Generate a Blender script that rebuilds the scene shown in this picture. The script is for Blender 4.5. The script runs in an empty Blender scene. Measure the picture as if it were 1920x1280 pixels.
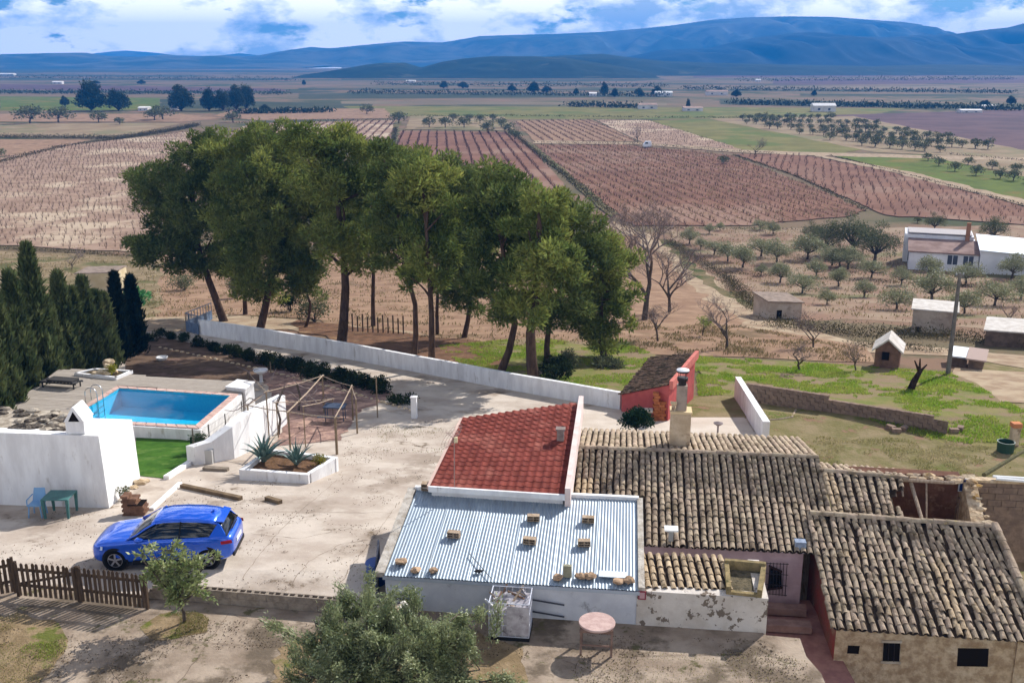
import bpy, bmesh, math, random
import numpy as np
from mathutils import Vector, Matrix
R = math.radians
random.seed(7); rng = np.random.default_rng(7)
sc = bpy.context.scene
col = sc.collection
# ------------------------------------------------------------------ camera
F = 1900.0; PITCH = math.atan(530.0/F); CH = 14.0
cp, sp = math.cos(PITCH), math.sin(PITCH)
cd = bpy.data.cameras.new('camera'); cam = bpy.data.objects.new('camera', cd); col.objects.link(cam)
cam.location = (0, 0, CH); cam.rotation_euler = (math.pi/2-PITCH, 0, 0)
cd.sensor_fit = 'HORIZONTAL'; cd.sensor_width = 36.0; cd.lens = 36.0*F/1920.0
cd.clip_start = 0.1; cd.clip_end = 60000
sc.camera = cam
# ------------------------------------------------------------------ sky + sun
SUN = Vector((0.66, 0.75, 0.70)).normalized()
elev = math.asin(SUN.z); az = math.atan2(SUN.x, SUN.y)
world = bpy.data.worlds.new('World'); sc.world = world; world.use_nodes = True
nt = world.node_tree; N = nt.nodes; Lk = nt.links
for n in list(N): N.remove(n)
wout = N.new('ShaderNodeOutputWorld'); wbg = N.new('ShaderNodeBackground')
sky = N.new('ShaderNodeTexSky'); sky.sky_type = 'NISHITA'; sky.sun_disc = False
sky.sun_elevation = elev; sky.sun_rotation = az; sky.altitude = 500; sky.air_density = 1.0; sky.dust_density = 0.3; sky.ozone_density = 2.5
wbg.inputs['Strength'].default_value = 0.058
tc = N.new('ShaderNodeTexCoord')
def wmap(scale, loc=(0, 0, 0)):
    m = N.new('ShaderNodeMapping'); m.inputs['Scale'].default_value = scale; m.inputs['Location'].default_value = loc
    Lk.new(tc.outputs['Generated'], m.inputs['Vector']); return m
def wnoise(m, sc_, det, rough=.55):
    n = N.new('ShaderNodeTexNoise'); n.inputs['Scale'].default_value = sc_; n.inputs['Detail'].default_value = det
    n.inputs['Roughness'].default_value = rough; Lk.new(m.outputs[0], n.inputs['Vector']); return n
def wramp(src, stops):
    r = N.new('ShaderNodeValToRGB'); e = r.color_ramp.elements
    while len(e) < len(stops): e.new(.5)
    for k, (p, c) in enumerate(stops): e[k].position = p; e[k].color = (*c, 1) if len(c) == 3 else c
    Lk.new(src, r.inputs[0]); return r
n1 = wnoise(wmap((1, 1, 2.6), (3.1, 1.7, .35)), 9.0, 10, .62)
sepz = N.new('ShaderNodeSeparateXYZ'); Lk.new(tc.outputs['Generated'], sepz.inputs[0])
mrz = N.new('ShaderNodeMapRange'); mrz.inputs[1].default_value = .07; mrz.inputs[2].default_value = .40; mrz.inputs[3].default_value = 0.0; mrz.inputs[4].default_value = .12
Lk.new(sepz.outputs[2], mrz.inputs[0])                  # towers overlap towards the horizon, gaps open overhead
sub = N.new('ShaderNodeMath'); sub.operation = 'SUBTRACT'; Lk.new(n1.outputs[0], sub.inputs[0]); Lk.new(mrz.outputs[0], sub.inputs[1])
cover = wramp(sub.outputs[0], [(.40, (0, 0, 0)), (.455, (1, 1, 1))])
n2 = wnoise(wmap((1, 1, 2.3), (3.12, 1.72, .31)), 11.0, 8, .6)
shade = wramp(n2.outputs[0], [(.38, (8.5, 10.4, 13.2)), (.45, (18.0, 18.6, 19.0)), (.52, (29.0, 27.6, 25.6))])
bmix = N.new('ShaderNodeMix'); bmix.data_type = 'RGBA'; bmix.blend_type = 'MULTIPLY'; bmix.inputs[0].default_value = 1.0
Lk.new(sky.outputs[0], bmix.inputs[6]); bmix.inputs[7].default_value = (.60, .86, 1.2, 1)
wm = N.new('ShaderNodeMix'); wm.data_type = 'RGBA'
Lk.new(cover.outputs[0], wm.inputs[0]); Lk.new(bmix.outputs[2], wm.inputs[6]); Lk.new(shade.outputs[0], wm.inputs[7])
Lk.new(wm.outputs[2], wbg.inputs['Color']); Lk.new(wbg.outputs[0], wout.inputs[0])
sd = bpy.data.lights.new('sun', 'SUN'); sd.energy = 5.0; sd.angle = R(0.5); sd.color = (1.0, .965, .92)
so = bpy.data.objects.new('sun', sd); col.objects.link(so); so.rotation_euler = (-SUN).to_track_quat('-Z', 'Y').to_euler(); so.location = (0, 0, 60)
sc.view_settings.view_transform = 'Standard'; sc.view_settings.look = 'None'; sc.view_settings.gamma = 1.0
sc.view_settings.use_curve_mapping = False; sc.view_settings.exposure = 0.45
cy = sc.cycles
cy.max_bounces = 6; cy.diffuse_bounces = 3; cy.glossy_bounces = 2; cy.transmission_bounces = 4; cy.volume_bounces = 0; cy.transparent_max_bounces = 8
cy.use_denoising = True; cy.caustics_reflective = False; cy.caustics_refractive = False
cy.volume_step_rate = 5
# ------------------------------------------------------------------ where things stand
def ray(u, v):
    a = (u-960.0)/F; b = (v-640.0)/F
    return a, cp-b*sp, sp+b*cp                     # right, forward, down for unit depth
def G(u, v, z=0.0):
    a, f, d = ray(u, v); t = (CH-z)/d
    return Vector((a*t, f*t, z))
def GY(u, v, Y):
    a, f, d = ray(u, v); t = Y/f
    return Vector((a*t, Y, CH-d*t))
BP = [26, 46, 110, 125, 150, 190]
def lerp_tab(tab, y):
    if y <= tab[0][0]: return tab[0][1]
    for (a, za), (b, zb) in zip(tab, tab[1:]):
        if y <= b: return za+(zb-za)*(y-a)/(b-a)
    return tab[-1][1]
ZT = [(46, -2.6), (110, -10.92), (125, -12.0), (150, -12.8), (190, -13.0)]
ZY = [(26, 0.0), (110, -10.92), (125, -12.0)]
def zt(y): return lerp_tab(ZT, y)
def zy(y): return lerp_tab(ZY, y)
def hit(u, v, fn):
    a, f, d = ray(u, v); lo, hi = 1.0, 2.0
    while CH-d*hi > fn(f*hi):
        hi *= 1.5
        if hi > 1e6: break
    for _ in range(60):
        m = (lo+hi)/2
        if CH-d*m > fn(f*m): lo = m
        else: hi = m
    return Vector((a*lo, f*lo, fn(f*lo)))
def GT(u, v): return hit(u, v, zt)
def GYD(u, v): return hit(u, v, zy)
def topz(u, v, Y): return GY(u, v, Y).z
def pxm(Y, v=640): return F/(Y/ray(960, v)[1])       # picture pixels (of 1920) per metre at depth Y
# ------------------------------------------------------------------ materials
def S(r, g, b, k=1.0):
    def c(x):
        x /= 255.0
        return (x/12.92 if x <= .04045 else ((x+.055)/1.055)**2.4)*k
    return (c(r), c(g), c(b))
MC = {}
def mat(name, c1, c2=None, scale=3.0, detail=5, lo=.35, hi=.65, rough=.88, bump=0.0, bscale=None, c3=None, s3=.4, t3=(.55, .68), metal=0.0,
        island=0.0, objrand=0.0, spec=.3, stretch=(1, 1, 1), transl=None, coat=0.0, c4=None, s4=2.0, t4=(.55, .62), hue=0.0):
    if name in MC: return MC[name]
    if rough >= .69 and spec == .3: spec = .03
    m = bpy.data.materials.new(name); m.use_nodes = True; t = m.node_tree; n = t.nodes; l = t.links
    for q in list(n): n.remove(q)
    out = n.new('ShaderNodeOutputMaterial'); bs = n.new('ShaderNodeBsdfPrincipled')
    bs.inputs['Roughness'].default_value = rough; bs.inputs['Metallic'].default_value = metal
    bs.inputs['Specular IOR Level'].default_value = spec; bs.inputs['Coat Weight'].default_value = coat
    geo = n.new('ShaderNodeNewGeometry'); mp = n.new('ShaderNodeMapping'); mp.inputs['Scale'].default_value = stretch
    l.new(geo.outputs['Position'], mp.inputs['Vector'])
    def noise(s, d=5, r=.6):
        q = n.new('ShaderNodeTexNoise'); q.inputs['Scale'].default_value = s; q.inputs['Detail'].default_value = d; q.inputs['Roughness'].default_value = r
        l.new(mp.outputs[0], q.inputs['Vector']); return q.outputs[0]
    def ramp(src, a, b):
        q = n.new('ShaderNodeMapRange'); q.interpolation_type = 'SMOOTHSTEP'; q.inputs[1].default_value = a; q.inputs[2].default_value = b
        l.new(src, q.inputs[0]); return q.outputs[0]
    def mixc(f, A, B):
        q = n.new('ShaderNodeMix'); q.data_type = 'RGBA'; l.new(f, q.inputs[0])
        for s_, i_ in ((A, 6), (B, 7)):
            if isinstance(s_, tuple): q.inputs[i_].default_value = (*s_, 1)
            else: l.new(s_, q.inputs[i_])
        return q.outputs[2]
    cur = c1
    if c2: cur = mixc(ramp(noise(scale, detail), lo, hi), c1, c2)
    if c3: cur = mixc(ramp(noise(s3, 6, .65), *t3), cur, c3)
    if c4: cur = mixc(ramp(noise(s4, 6, .7), *t4), cur, c4)
    if island or objrand:
        oi = n.new('ShaderNodeObjectInfo'); ad = n.new('ShaderNodeMath'); ad.operation = 'ADD'
        l.new(oi.outputs['Random'], ad.inputs[0]); l.new(geo.outputs['Random Per Island'], ad.inputs[1])
        fr = n.new('ShaderNodeMath'); fr.operation = 'FRACT'; l.new(ad.outputs[0], fr.inputs[0])
        hs = n.new('ShaderNodeHueSaturation'); k = island or objrand
        mr = n.new('ShaderNodeMapRange'); mr.inputs[3].default_value = 1-k; mr.inputs[4].default_value = 1+k; l.new(fr.outputs[0], mr.inputs[0])
        l.new(mr.outputs[0], hs.inputs['Value'])
        if hue:
            m5 = n.new('ShaderNodeMath'); m5.operation = 'MULTIPLY'; m5.inputs[1].default_value = 7.31; l.new(fr.outputs[0], m5.inputs[0])
            f2 = n.new('ShaderNodeMath'); f2.operation = 'FRACT'; l.new(m5.outputs[0], f2.inputs[0])
            m6 = n.new('ShaderNodeMapRange'); m6.inputs[3].default_value = .5-hue; m6.inputs[4].default_value = .5+hue; l.new(f2.outputs[0], m6.inputs[0])
            l.new(m6.outputs[0], hs.inputs['Hue'])
        if isinstance(cur, tuple): hs.inputs['Color'].default_value = (*cur, 1)
        else: l.new(cur, hs.inputs['Color'])
        cur = hs.outputs[0]
    if isinstance(cur, tuple): bs.inputs['Base Color'].default_value = (*cur, 1)
    else: l.new(cur, bs.inputs['Base Color'])
    if bump:
        bn = n.new('ShaderNodeBump'); bn.inputs['Strength'].default_value = min(1, bump); bn.inputs['Distance'].default_value = .05*max(1, bump)
        l.new(noise(bscale or scale*3, 5), bn.inputs['Height']); l.new(bn.outputs[0], bs.inputs['Normal'])
    if transl:
        tr = n.new('ShaderNodeBsdfTranslucent'); ms = n.new('ShaderNodeMixShader'); ms.inputs[0].default_value = transl
        if isinstance(cur, tuple): tr.inputs[0].default_value = (*cur, 1)
        else: l.new(cur, tr.inputs[0])
        l.new(bs.outputs[0], ms.inputs[1]); l.new(tr.outputs[0], ms.inputs[2]); l.new(ms.outputs[0], out.inputs[0])
    else: l.new(bs.outputs[0], out.inputs[0])
    MC[name] = m; return m
# ------------------------------------------------------------------ mesh building
def fast_mesh(name, V, faces_n, idx):
    """V (n,3), idx flat loop indices, faces_n verts per face"""
    me = bpy.data.meshes.new(name); V = np.asarray(V, np.float32); idx = np.asarray(idx, np.int32).ravel(); nf = len(idx)//faces_n
    me.vertices.add(len(V)); me.vertices.foreach_set('co', V.ravel())
    me.loops.add(len(idx)); me.loops.foreach_set('vertex_index', idx)
    me.polygons.add(nf); me.polygons.foreach_set('loop_start', np.arange(nf, dtype=np.int32)*faces_n)
    me.update(calc_edges=True); return me
class MB:
    def __init__(s): s.v = []; s.f = []
    def face(s, pts):
        i = len(s.v); s.v += [tuple(p) for p in pts]; s.f.append(tuple(range(i, i+len(pts)))); return s
    def box(s, c, size, ex=None, ey=None, ez=None):
        c = Vector(c); ex = Vector(ex or (1, 0, 0)).normalized(); ez = Vector(ez or (0, 0, 1)).normalized()
        ey = Vector(ey).normalized() if ey else ez.cross(ex).normalized()
        hx, hy, hz = (q/2 for q in size); i = len(s.v)
        for dx, dy, dz in ((-1,-1,-1),(1,-1,-1),(1,1,-1),(-1,1,-1),(-1,-1,1),(1,-1,1),(1,1,1),(-1,1,1)):
            s.v.append(tuple(c+ex*hx*dx+ey*hy*dy+ez*hz*dz))
        s.f += [tuple(i+k for k in q) for q in ((0,3,2,1),(4,5,6,7),(0,1,5,4),(1,2,6,5),(2,3,7,6),(3,0,4,7))]; return s
    def hexa(s, b, t):                                # bottom loop, top loop (same count)
        n = len(b); i = len(s.v); s.v += [tuple(p) for p in b]+[tuple(p) for p in t]
        s.f.append(tuple(i+k for k in reversed(range(n)))); s.f.append(tuple(i+n+k for k in range(n)))
        for k in range(n): s.f.append((i+k, i+(k+1) % n, i+n+(k+1) % n, i+n+k))
        return s
    def prism(s, poly, z0, z1):
        return s.hexa([(p[0], p[1], z0) for p in poly], [(p[0], p[1], z1) for p in poly])
    def tube(s, pts, rad, n=6, cap=True):
        pts = [Vector(p) for p in pts]; rad = rad if isinstance(rad, (list, tuple)) else [rad]*len(pts); base = len(s.v)
        for k, p in enumerate(pts):
            d = (pts[min(k+1, len(pts)-1)]-pts[max(k-1, 0)]).normalized()
            a = d.orthogonal().normalized() if k == 0 else (a-d*a.dot(d)).normalized()
            b = d.cross(a)
            for j in range(n):
                q = 2*math.pi*j/n; s.v.append(tuple(p+(a*math.cos(q)+b*math.sin(q))*rad[k]))
        for k in range(len(pts)-1):
            for j in range(n):
                s.f.append((base+k*n+j, base+k*n+(j+1) % n, base+(k+1)*n+(j+1) % n, base+(k+1)*n+j))
        if cap:
            s.f.append(tuple(base+j for j in reversed(range(n)))); s.f.append(tuple(base+(len(pts)-1)*n+j for j in range(n)))
        return s
    def lathe(s, c, prof, n=16, ax=(0, 0, 1)):
        c = Vector(c); ax = Vector(ax).normalized(); a = ax.orthogonal().normalized(); b = ax.cross(a); base = len(s.v)
        for r, h in prof:
            for j in range(n):
                q = 2*math.pi*j/n; s.v.append(tuple(c+ax*h+(a*math.cos(q)+b*math.sin(q))*r))
        for k in range(len(prof)-1):
            for j in range(n):
                s.f.append((base+k*n+j, base+k*n+(j+1) % n, base+(k+1)*n+(j+1) % n, base+(k+1)*n+j))
        s.f.append(tuple(base+j for j in reversed(range(n)))); s.f.append(tuple(base+(len(prof)-1)*n+j for j in range(n))); return s
    def rock(s, c, size, seed=0, n=1):
        r = random.Random(seed); bm = bmesh.new(); bmesh.ops.create_icosphere(bm, subdivisions=n, radius=.5); i = len(s.v)
        for v in bm.verts:
            k = 1+r.uniform(-.22, .22); s.v.append((c[0]+v.co.x*size[0]*k, c[1]+v.co.y*size[1]*k, c[2]+v.co.z*size[2]*k))
        for f in bm.faces: s.f.append(tuple(i+q.index for q in f.verts))
        bm.free(); return s
    def mesh(s, name):
        me = bpy.data.meshes.new(name); me.from_pydata(s.v, [], s.f); me.update(); return me
    def build(s, name, m, parent=None, smooth=False, **kw):
        me = s.mesh(name)
        bm = bmesh.new(); bm.from_mesh(me); bmesh.ops.recalc_face_normals(bm, faces=bm.faces); bm.to_mesh(me); bm.free()
        if smooth:
            for p in me.polygons: p.use_smooth = True
        return link(name, me, m, parent, **kw)
LOC = {}
def link(name, me, m=None, parent=None, label=None, cat=None, group=None, kind=None, local=False):
    if m is not None:
        if len(me.materials) == 0: me.materials.append(m)
    o = bpy.data.objects.new(name, me); col.objects.link(o)
    if parent is not None:
        o.parent = parent
        if not local and parent.name in LOC: o.matrix_parent_inverse = LOC[parent.name]
    tag(o, label, cat, group, kind); return o
def tag(o, label=None, cat=None, group=None, kind=None):
    for k, v in (('label', label), ('category', cat), ('group', group), ('kind', kind)):
        if v: o[k] = v
    return o
def thing(name, label, cat, loc, group=None, rz=0.0):
    o = bpy.data.objects.new(name, None); col.objects.link(o); o.empty_display_size = .3
    o.location = loc; o.rotation_euler = (0, 0, rz)
    LOC[o.name] = Matrix.Translation(-Vector(loc)) if rz == 0 else (Matrix.Translation(Vector(loc)) @ Matrix.Rotation(rz, 4, 'Z')).inverted()
    return tag(o, label, cat, group)
def sharp_bevel(o, w=.01, seg=2):
    b = o.modifiers.new('bevel', 'BEVEL'); b.width = w; b.segments = seg; b.limit_method = 'ANGLE'; return o
def copy_tree(o, parent=None):
    c = o.copy(); col.objects.link(c); c.parent = parent
    for ch in o.children: copy_tree(ch, c)
    return c
def drape(poly, fn, off=0.0, extra=(), depth=None, cutx=()):
    """a sheet cut where the slope changes, following height fn(Y)"""
    bm = bmesh.new(); vs = [bm.verts.new((p[0], p[1], 0)) for p in poly]; bm.faces.new(vs)
    for y in list(BP)+list(extra):
        bmesh.ops.bisect_plane(bm, geom=bm.verts[:]+bm.edges[:]+bm.faces[:], plane_co=(0, y, 0), plane_no=(0, 1, 0))
    for x in cutx:
        bmesh.ops.bisect_plane(bm, geom=bm.verts[:]+bm.edges[:]+bm.faces[:], plane_co=(x, 0, 0), plane_no=(1, 0, 0))
    for v in bm.verts: v.co.z = fn(v.co.y)+off
    if depth:
        for e in [e for e in bm.edges if e.is_boundary]:
            a, b = e.verts; q = [bm.verts.new((p.co.x, p.co.y, p.co.z-depth)) for p in (a, b)]; bm.faces.new((a, b, q[1], q[0]))
    bmesh.ops.recalc_face_normals(bm, faces=bm.faces)
    me = bpy.data.meshes.new('sheet'); bm.to_mesh(me); bm.free()
    up = sum(p.normal.z*p.area for p in me.polygons)
    if up < 0: me.flip_normals()
    return me
def roughen(poly, amp=.12, step=.8, seed=1):
    r = random.Random(seed); out = []
    for a, b in zip(poly, poly[1:]+poly[:1]):
        d = Vector((b[0]-a[0], b[1]-a[1], 0)); L = d.length; n = max(1, min(24, int(L/step))); e = Vector((-d.y, d.x, 0)).normalized() if L > 0 else Vector()
        for k in range(n):
            q = Vector((a[0], a[1], 0))+d*k/n+e*(r.gauss(0, amp) if k else 0); out.append(q)
    return out
def inside(p, poly):
    x, y = p[0], p[1]; c = False; j = len(poly)-1
    for i in range(len(poly)):
        xi, yi = poly[i][0], poly[i][1]; xj, yj = poly[j][0], poly[j][1]
        if (yi > y) != (yj > y) and x < (xj-xi)*(y-yi)/(yj-yi)+xi: c = not c
        j = i
    return c
#@@LAND
# ================================================================== LAND
from mathutils import noise as mn
m_ground = mat('plain_soil', S(112, 96, 76), S(90, 86, 62), scale=.012, detail=8, lo=.42, hi=.58, c3=S(122, 98, 80), s3=.05, t3=(.52, .6), bump=.6, bscale=1.2, c4=S(70, 74, 50), s4=.006, t4=(.54, .58))
link('ground', drape([(-42000, -80), (42000, -80), (42000, 46000), (-42000, 46000)], zt, extra=(400, 900, 2500, 7000), cutx=(-3000, -500, -100, 100, 500, 3000)), m_ground, kind='structure')
def P(*uv): return [GT(u, v) for u, v in uv]
nfield = [0]
def field(name, uvs, m, off=None):
    nfield[0] += 1
    return link(name, drape(roughen(P(*uvs), .35, 2.5, nfield[0]), zt, off if off is not None else .004+.004*nfield[0]), m, kind='structure')
soil_pink = mat('soil_pink', S(156, 132, 114), S(136, 111, 93), scale=.25, detail=7, c3=S(179, 160, 137), s3=.05, t3=(.5, .62), bump=.8, bscale=2.2)
soil_red = mat('soil_red', S(129, 95, 78), S(108, 78, 64), scale=.12, detail=7, c3=S(139, 111, 94), s3=.03, t3=(.5, .62), bump=.8, bscale=2.0)
soil_pale = mat('soil_pale', S(144, 127, 101), S(129, 110, 86), scale=.1, detail=7, c3=S(120, 113, 82), s3=.04, t3=(.52, .62), bump=.5, bscale=2)
soil_sand = mat('soil_sand', S(151, 124, 100), S(130, 103, 83), scale=.5, detail=7, c3=S(112, 93, 71), s3=.15, t3=(.55, .66), bump=.8, bscale=3)
soil_olive = mat('soil_olive', S(145, 126, 105), S(129, 102, 85), scale=.18, detail=7, c3=S(111, 106, 76), s3=.06, t3=(.53, .62), bump=.7, bscale=3)
soil_purple = mat('soil_purple', S(99, 77, 79), S(82, 65, 68), scale=.05, detail=6, bump=.4, bscale=1)
crop_green = mat('crop_green', S(92, 104, 41), S(78, 90, 35), scale=.2, detail=6, c3=S(116, 102, 54), s3=.05, t3=(.52, .66), bump=.5, bscale=6)
crop_tan = mat('crop_tan', S(117, 112, 66), S(103, 98, 56), scale=.1, detail=6, c3=S(91, 100, 51), s3=.03, t3=(.5, .6), bump=.4, bscale=4)
track_m = mat('track_dirt', S(167, 149, 124), S(142, 120, 98), scale=.8, detail=6, bump=.4, bscale=4)
weeds_m = mat('weedy_bank', S(96, 90, 60), S(120, 104, 78), scale=.5, detail=6, c3=S(70, 78, 42), s3=.4, t3=(.5, .6), bump=1, bscale=4)
far_dark = mat('far_scrub', S(59, 66, 49), S(73, 74, 56), scale=.03, detail=6)
far_tan = mat('far_stubble', S(122, 111, 89), S(108, 96, 78), scale=.01, detail=6)
far_white = mat('far_greenhouse_plastic', S(205, 212, 220), rough=.6)
# far strips of the plain
field('field', [(0, 158), (520, 166), (560, 174), (0, 168)], soil_purple)
field('field', [(0, 181), (300, 184), (300, 206), (0, 208)], crop_green)
field('field', [(300, 186), (700, 196), (690, 205), (300, 204)], far_dark)
field('field', [(560, 176), (1000, 174), (1300, 182), (560, 186)], far_dark)
field('field', [(640, 190), (1250, 193), (1250, 198), (640, 195)], far_tan)
field('field', [(640, 199), (1700, 203), (1600, 222), (960, 224), (700, 217)], crop_tan)
field('field', [(0, 128), (260, 131), (600, 133), (0, 137)], far_dark)
field('field', [(440, 127.2), (640, 126.3), (640, 128.2), (440, 129.0)], far_white)
field('field', [(700, 140), (1250, 142), (1220, 147), (700, 146)], far_tan)
field('field', [(1300, 140), (1900, 136), (1920, 142), (1300, 146)], soil_purple)
field('field', [(1450, 150), (1920, 146), (1920, 156), (1450, 160)], soil_purple)
field('field', [(1300, 162), (1800, 162), (1800, 166), (1300, 168)], far_tan)
field('field', [(1350, 186), (1920, 198), (1920, 206), (1350, 196)], far_dark)
field('field', [(1200, 205), (1600, 209), (1640, 219), (1250, 219)], crop_tan)
field('field', [(1560, 216), (1920, 206), (2000, 300), (1780, 288)], soil_purple)
field('field', [(1210, 226), (1330, 224), (1640, 278), (1560, 290), (1390, 282)], crop_tan)
field('field', [(1330, 223), (1600, 218), (1960, 290), (1960, 300), (1640, 286)], soil_pale)
for k_, (a_, b_, c_, d_) in enumerate([(0, 620, 132, 135), (640, 1250, 148, 151), (0, 560, 147, 150), (1260, 1920, 168, 171), (0, 640, 170, 174), (900, 1500, 156, 158), (1500, 1920, 176, 180), (560, 1250, 166, 169), (0, 400, 140, 143)]):
    field('field', [(a_, c_), (b_, c_+1.5), (b_-60, d_+1.5), (a_, d_)], far_dark)
# left of the pine grove
V1 = [(-120, 318), (150, 270), (372, 246), (420, 300), (300, 420), (280, 474), (130, 468), (-120, 452)]
field('vineyard_soil', V1, soil_pink)
field('field', [(-100, 261), (170, 263), (60, 290), (-100, 300)], soil_sand)
field('field', [(-100, 231), (340, 232), (250, 252), (170, 258), (-100, 257)], soil_pale)
field('field', [(-100, 214), (340, 214), (420, 222), (340, 229), (-100, 229)], soil_sand)
field('field', [(440, 205), (720, 204), (740, 222), (480, 226), (400, 218)], soil_sand)
# middle vineyards
VA = [(470, 232), (742, 226), (738, 246), (690, 288), (500, 288), (430, 250)]
VB = [(742, 246), (950, 248), (985, 268), (1070, 360), (1000, 400), (760, 330), (735, 290)]
VC = [(1002, 272), (1170, 272), (1370, 292), (1470, 330), (1625, 395), (1600, 405), (1400, 424), (1190, 424), (1150, 400)]
VD = [(966, 227), (1112, 225), (1195, 266), (1000, 264)]
VE = [(1116, 225), (1215, 226), (1392, 281), (1205, 268)]
VJ = [(1380, 290), (1500, 290), (1680, 326), (1960, 398), (1960, 425), (1660, 404), (1490, 330)]
for poly, m in ((VA, soil_pink), (VB, soil_red), (VC, soil_red), (VD, soil_sand), (VE, soil_pink), (VJ, soil_red)): field('vineyard_soil', poly, m)
field('field', [(1555, 291), (1740, 291), (2000, 352), (2000, 398), (1700, 325)], crop_green)
field('field', [(1740, 294), (2000, 300), (2000, 350)], soil_pale)
field('track', [(1000, 264), (1200, 268), (1392, 282), (1500, 286), (1960, 298), (1960, 304), (1500, 292), (1380, 287), (1195, 272), (1000, 270)], track_m)
field('track', [(1498, 287), (1512, 287), (1700, 322), (1960, 386), (1960, 397), (1690, 328)], track_m)
field('track', [(984, 268), (996, 268), (1160, 402), (1146, 408)], weeds_m)
field('track', [(740, 228), (752, 228), (744, 290), (728, 300), (735, 260)], weeds_m)
field('field', [(770, 218), (945, 220), (970, 246), (760, 243)], soil_pale)
nfield[0] = 0
field('field', [(1900, 428), (2500, 420), (2500, 700), (1900, 640)], soil_olive)
field('field', [(-500, 470), (-60, 470), (-60, 640), (-500, 700)], soil_sand)
# the olive grove, the farm track and the plots round it
field('field', [(1230, 428), (1620, 428), (1960, 420), (1960, 628), (1640, 600), (1420, 600), (1300, 470)], soil_olive)
field('field', [(1150, 425), (1215, 440), (1300, 480), (1430, 590), (1330, 640), (1180, 640), (1120, 560)], soil_sand)
field('track', [(1120, 418), (1150, 415), (1225, 442), (1330, 515), (1450, 590), (1430, 604), (1390, 600), (1250, 480)], track_m)
field('field', [(1236, 450), (1262, 452), (1450, 586), (1436, 590)], weeds_m)
field('track', [(1400, 592), (1460, 604), (1600, 640), (1760, 652), (1980, 672), (1980, 700), (1800, 668), (1600, 660), (1440, 630), (1390, 612)], track_m)
field('field', [(1180, 610), (1400, 614), (1620, 650), (1640, 680), (1320, 668), (1180, 664)], soil_sand)
field('field', [(1790, 690), (1980, 700), (1980, 760), (1850, 752), (1780, 712)], track_m)
field('field', [(270, 480), (600, 470), (1200, 440), (1190, 640), (900, 660), (700, 640), (600, 600), (430, 590), (270, 600)], soil_sand)
field('field', [(-80, 470), (300, 480), (300, 620), (-80, 640)], mat('soil_dry_grass', S(142, 124, 98), S(116, 102, 76), scale=.5, detail=7, c3=S(96, 94, 60), s3=.2, t3=(.52, .62), bump=.8, bscale=4))
field('track', [(270, 596), (420, 590), (560, 600), (900, 640), (880, 655), (540, 618), (270, 622)], track_m)
# ---------------- grassy ground at the right and under the grove
grass_m = mat('grass_ground', S(106, 112, 58), S(128, 118, 76), scale=.9, detail=7, c3=S(130, 112, 88), s3=.35, t3=(.46, .58), bump=1, bscale=9)
dry_m = mat('dry_weeds', S(135, 120, 91), S(111, 104, 67), scale=.9, detail=8, c3=S(93, 99, 48), s3=.4, t3=(.53, .62), bump=1, bscale=7, c4=S(131, 104, 84), s4=.8, t4=(.56, .64))
link('dry_field', drape(roughen([Vector((9, -20, 0)), Vector((90, -20, 0)), Vector((90, 62, 0)), Vector((30, 62, 0)), Vector((12, 45, 0))], .3, 2, 5), zt, .004), dry_m, kind='structure')
GR1 = [(1300, 668), (1420, 676), (1640, 690), (1780, 700), (1860, 740), (1960, 800), (1960, 840), (1780, 838), (1400, 740), (1310, 745)]
GR2 = [(820, 650), (1000, 634), (1190, 650), (1240, 672), (1170, 740), (1040, 735), (900, 715)]
field('grass_field', [(1280, 745), (1400, 735), (1800, 815), (1960, 850), (1960, 1000), (1500, 960), (1280, 830)], dry_m)
field('grass_field', GR1, grass_m); field('grass_field', GR2, grass_m)
field('field', [(560, 600), (760, 625), (900, 640), (960, 700), (700, 655), (560, 625)], mat('pine_litter', S(118, 88, 68), S(92, 70, 54), scale=1.2, detail=7, c3=S(140, 112, 84), s3=.6, bump=1, bscale=8))
# ---------------- mountains
def hill(name, prof, D, front, back, m, zb=-16, nu=170, rows=22, rough=.6, seed=0.0, spur=1.0):
    us = np.linspace(prof[0][0], prof[-1][0], nu); vs = np.interp(us, [p[0] for p in prof], [p[1] for p in prof])
    V = []; ts = np.concatenate([np.linspace(-1, 0, rows), np.linspace(.15, 1, 6)])
    for t in ts:
        for u, v in zip(us, vs):
            p = GY(u, v, D); top = max(p.z-zb, 0)
            p.z = 0
            w = mn.fractal(Vector((p.x/D*9*spur, seed, t*1.3)), 1.0, 2.0, 5)
            tt = abs(t); sft = (1-tt)**(1.15) if t < 0 else (1-tt)
            if t < 0:
                ridge = 1-abs(mn.noise(Vector((p.x/D*26*spur, seed+4, t*2.2))))*2
                sft *= 1+rough*(ridge*.5+w*.5)*math.sin(math.pi*min(1, tt*1.0))*1.2
                sft = min(sft, (1-tt*.5))
            tiny = mn.fractal(Vector((p.x/D*160, seed, t*9)), 1.0, 2.0, 3)*.018*math.sin(math.pi*min(1, 1-tt*.6))
            V.append((p.x, D+(t*front if t < 0 else t*back), zb-1+max(0, sft+tiny)*top+ (1 if tt < .999 else 0)))
    idx = []
    for r in range(len(ts)-1):
        for k in range(nu-1): idx += [r*nu+k, r*nu+k+1, (r+1)*nu+k+1, (r+1)*nu+k]
    me = fast_mesh(name, V, 4, idx)
    for p in me.polygons: p.use_smooth = True
    return link(name, me, m, kind='structure')
hill_far = mat('mountain_rock_scrub', S(57, 64, 52), S(79, 79, 67), scale=.006, detail=8, c3=S(43, 52, 38), s3=.004, t3=(.42, .58), bump=1, bscale=.02)
hill_wood = mat('hill_woodland', S(26, 36, 22), S(37, 47, 29), scale=.02, detail=8, c3=S(75, 76, 54), s3=.008, t3=(.60, .68), bump=1, bscale=.05)
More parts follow.
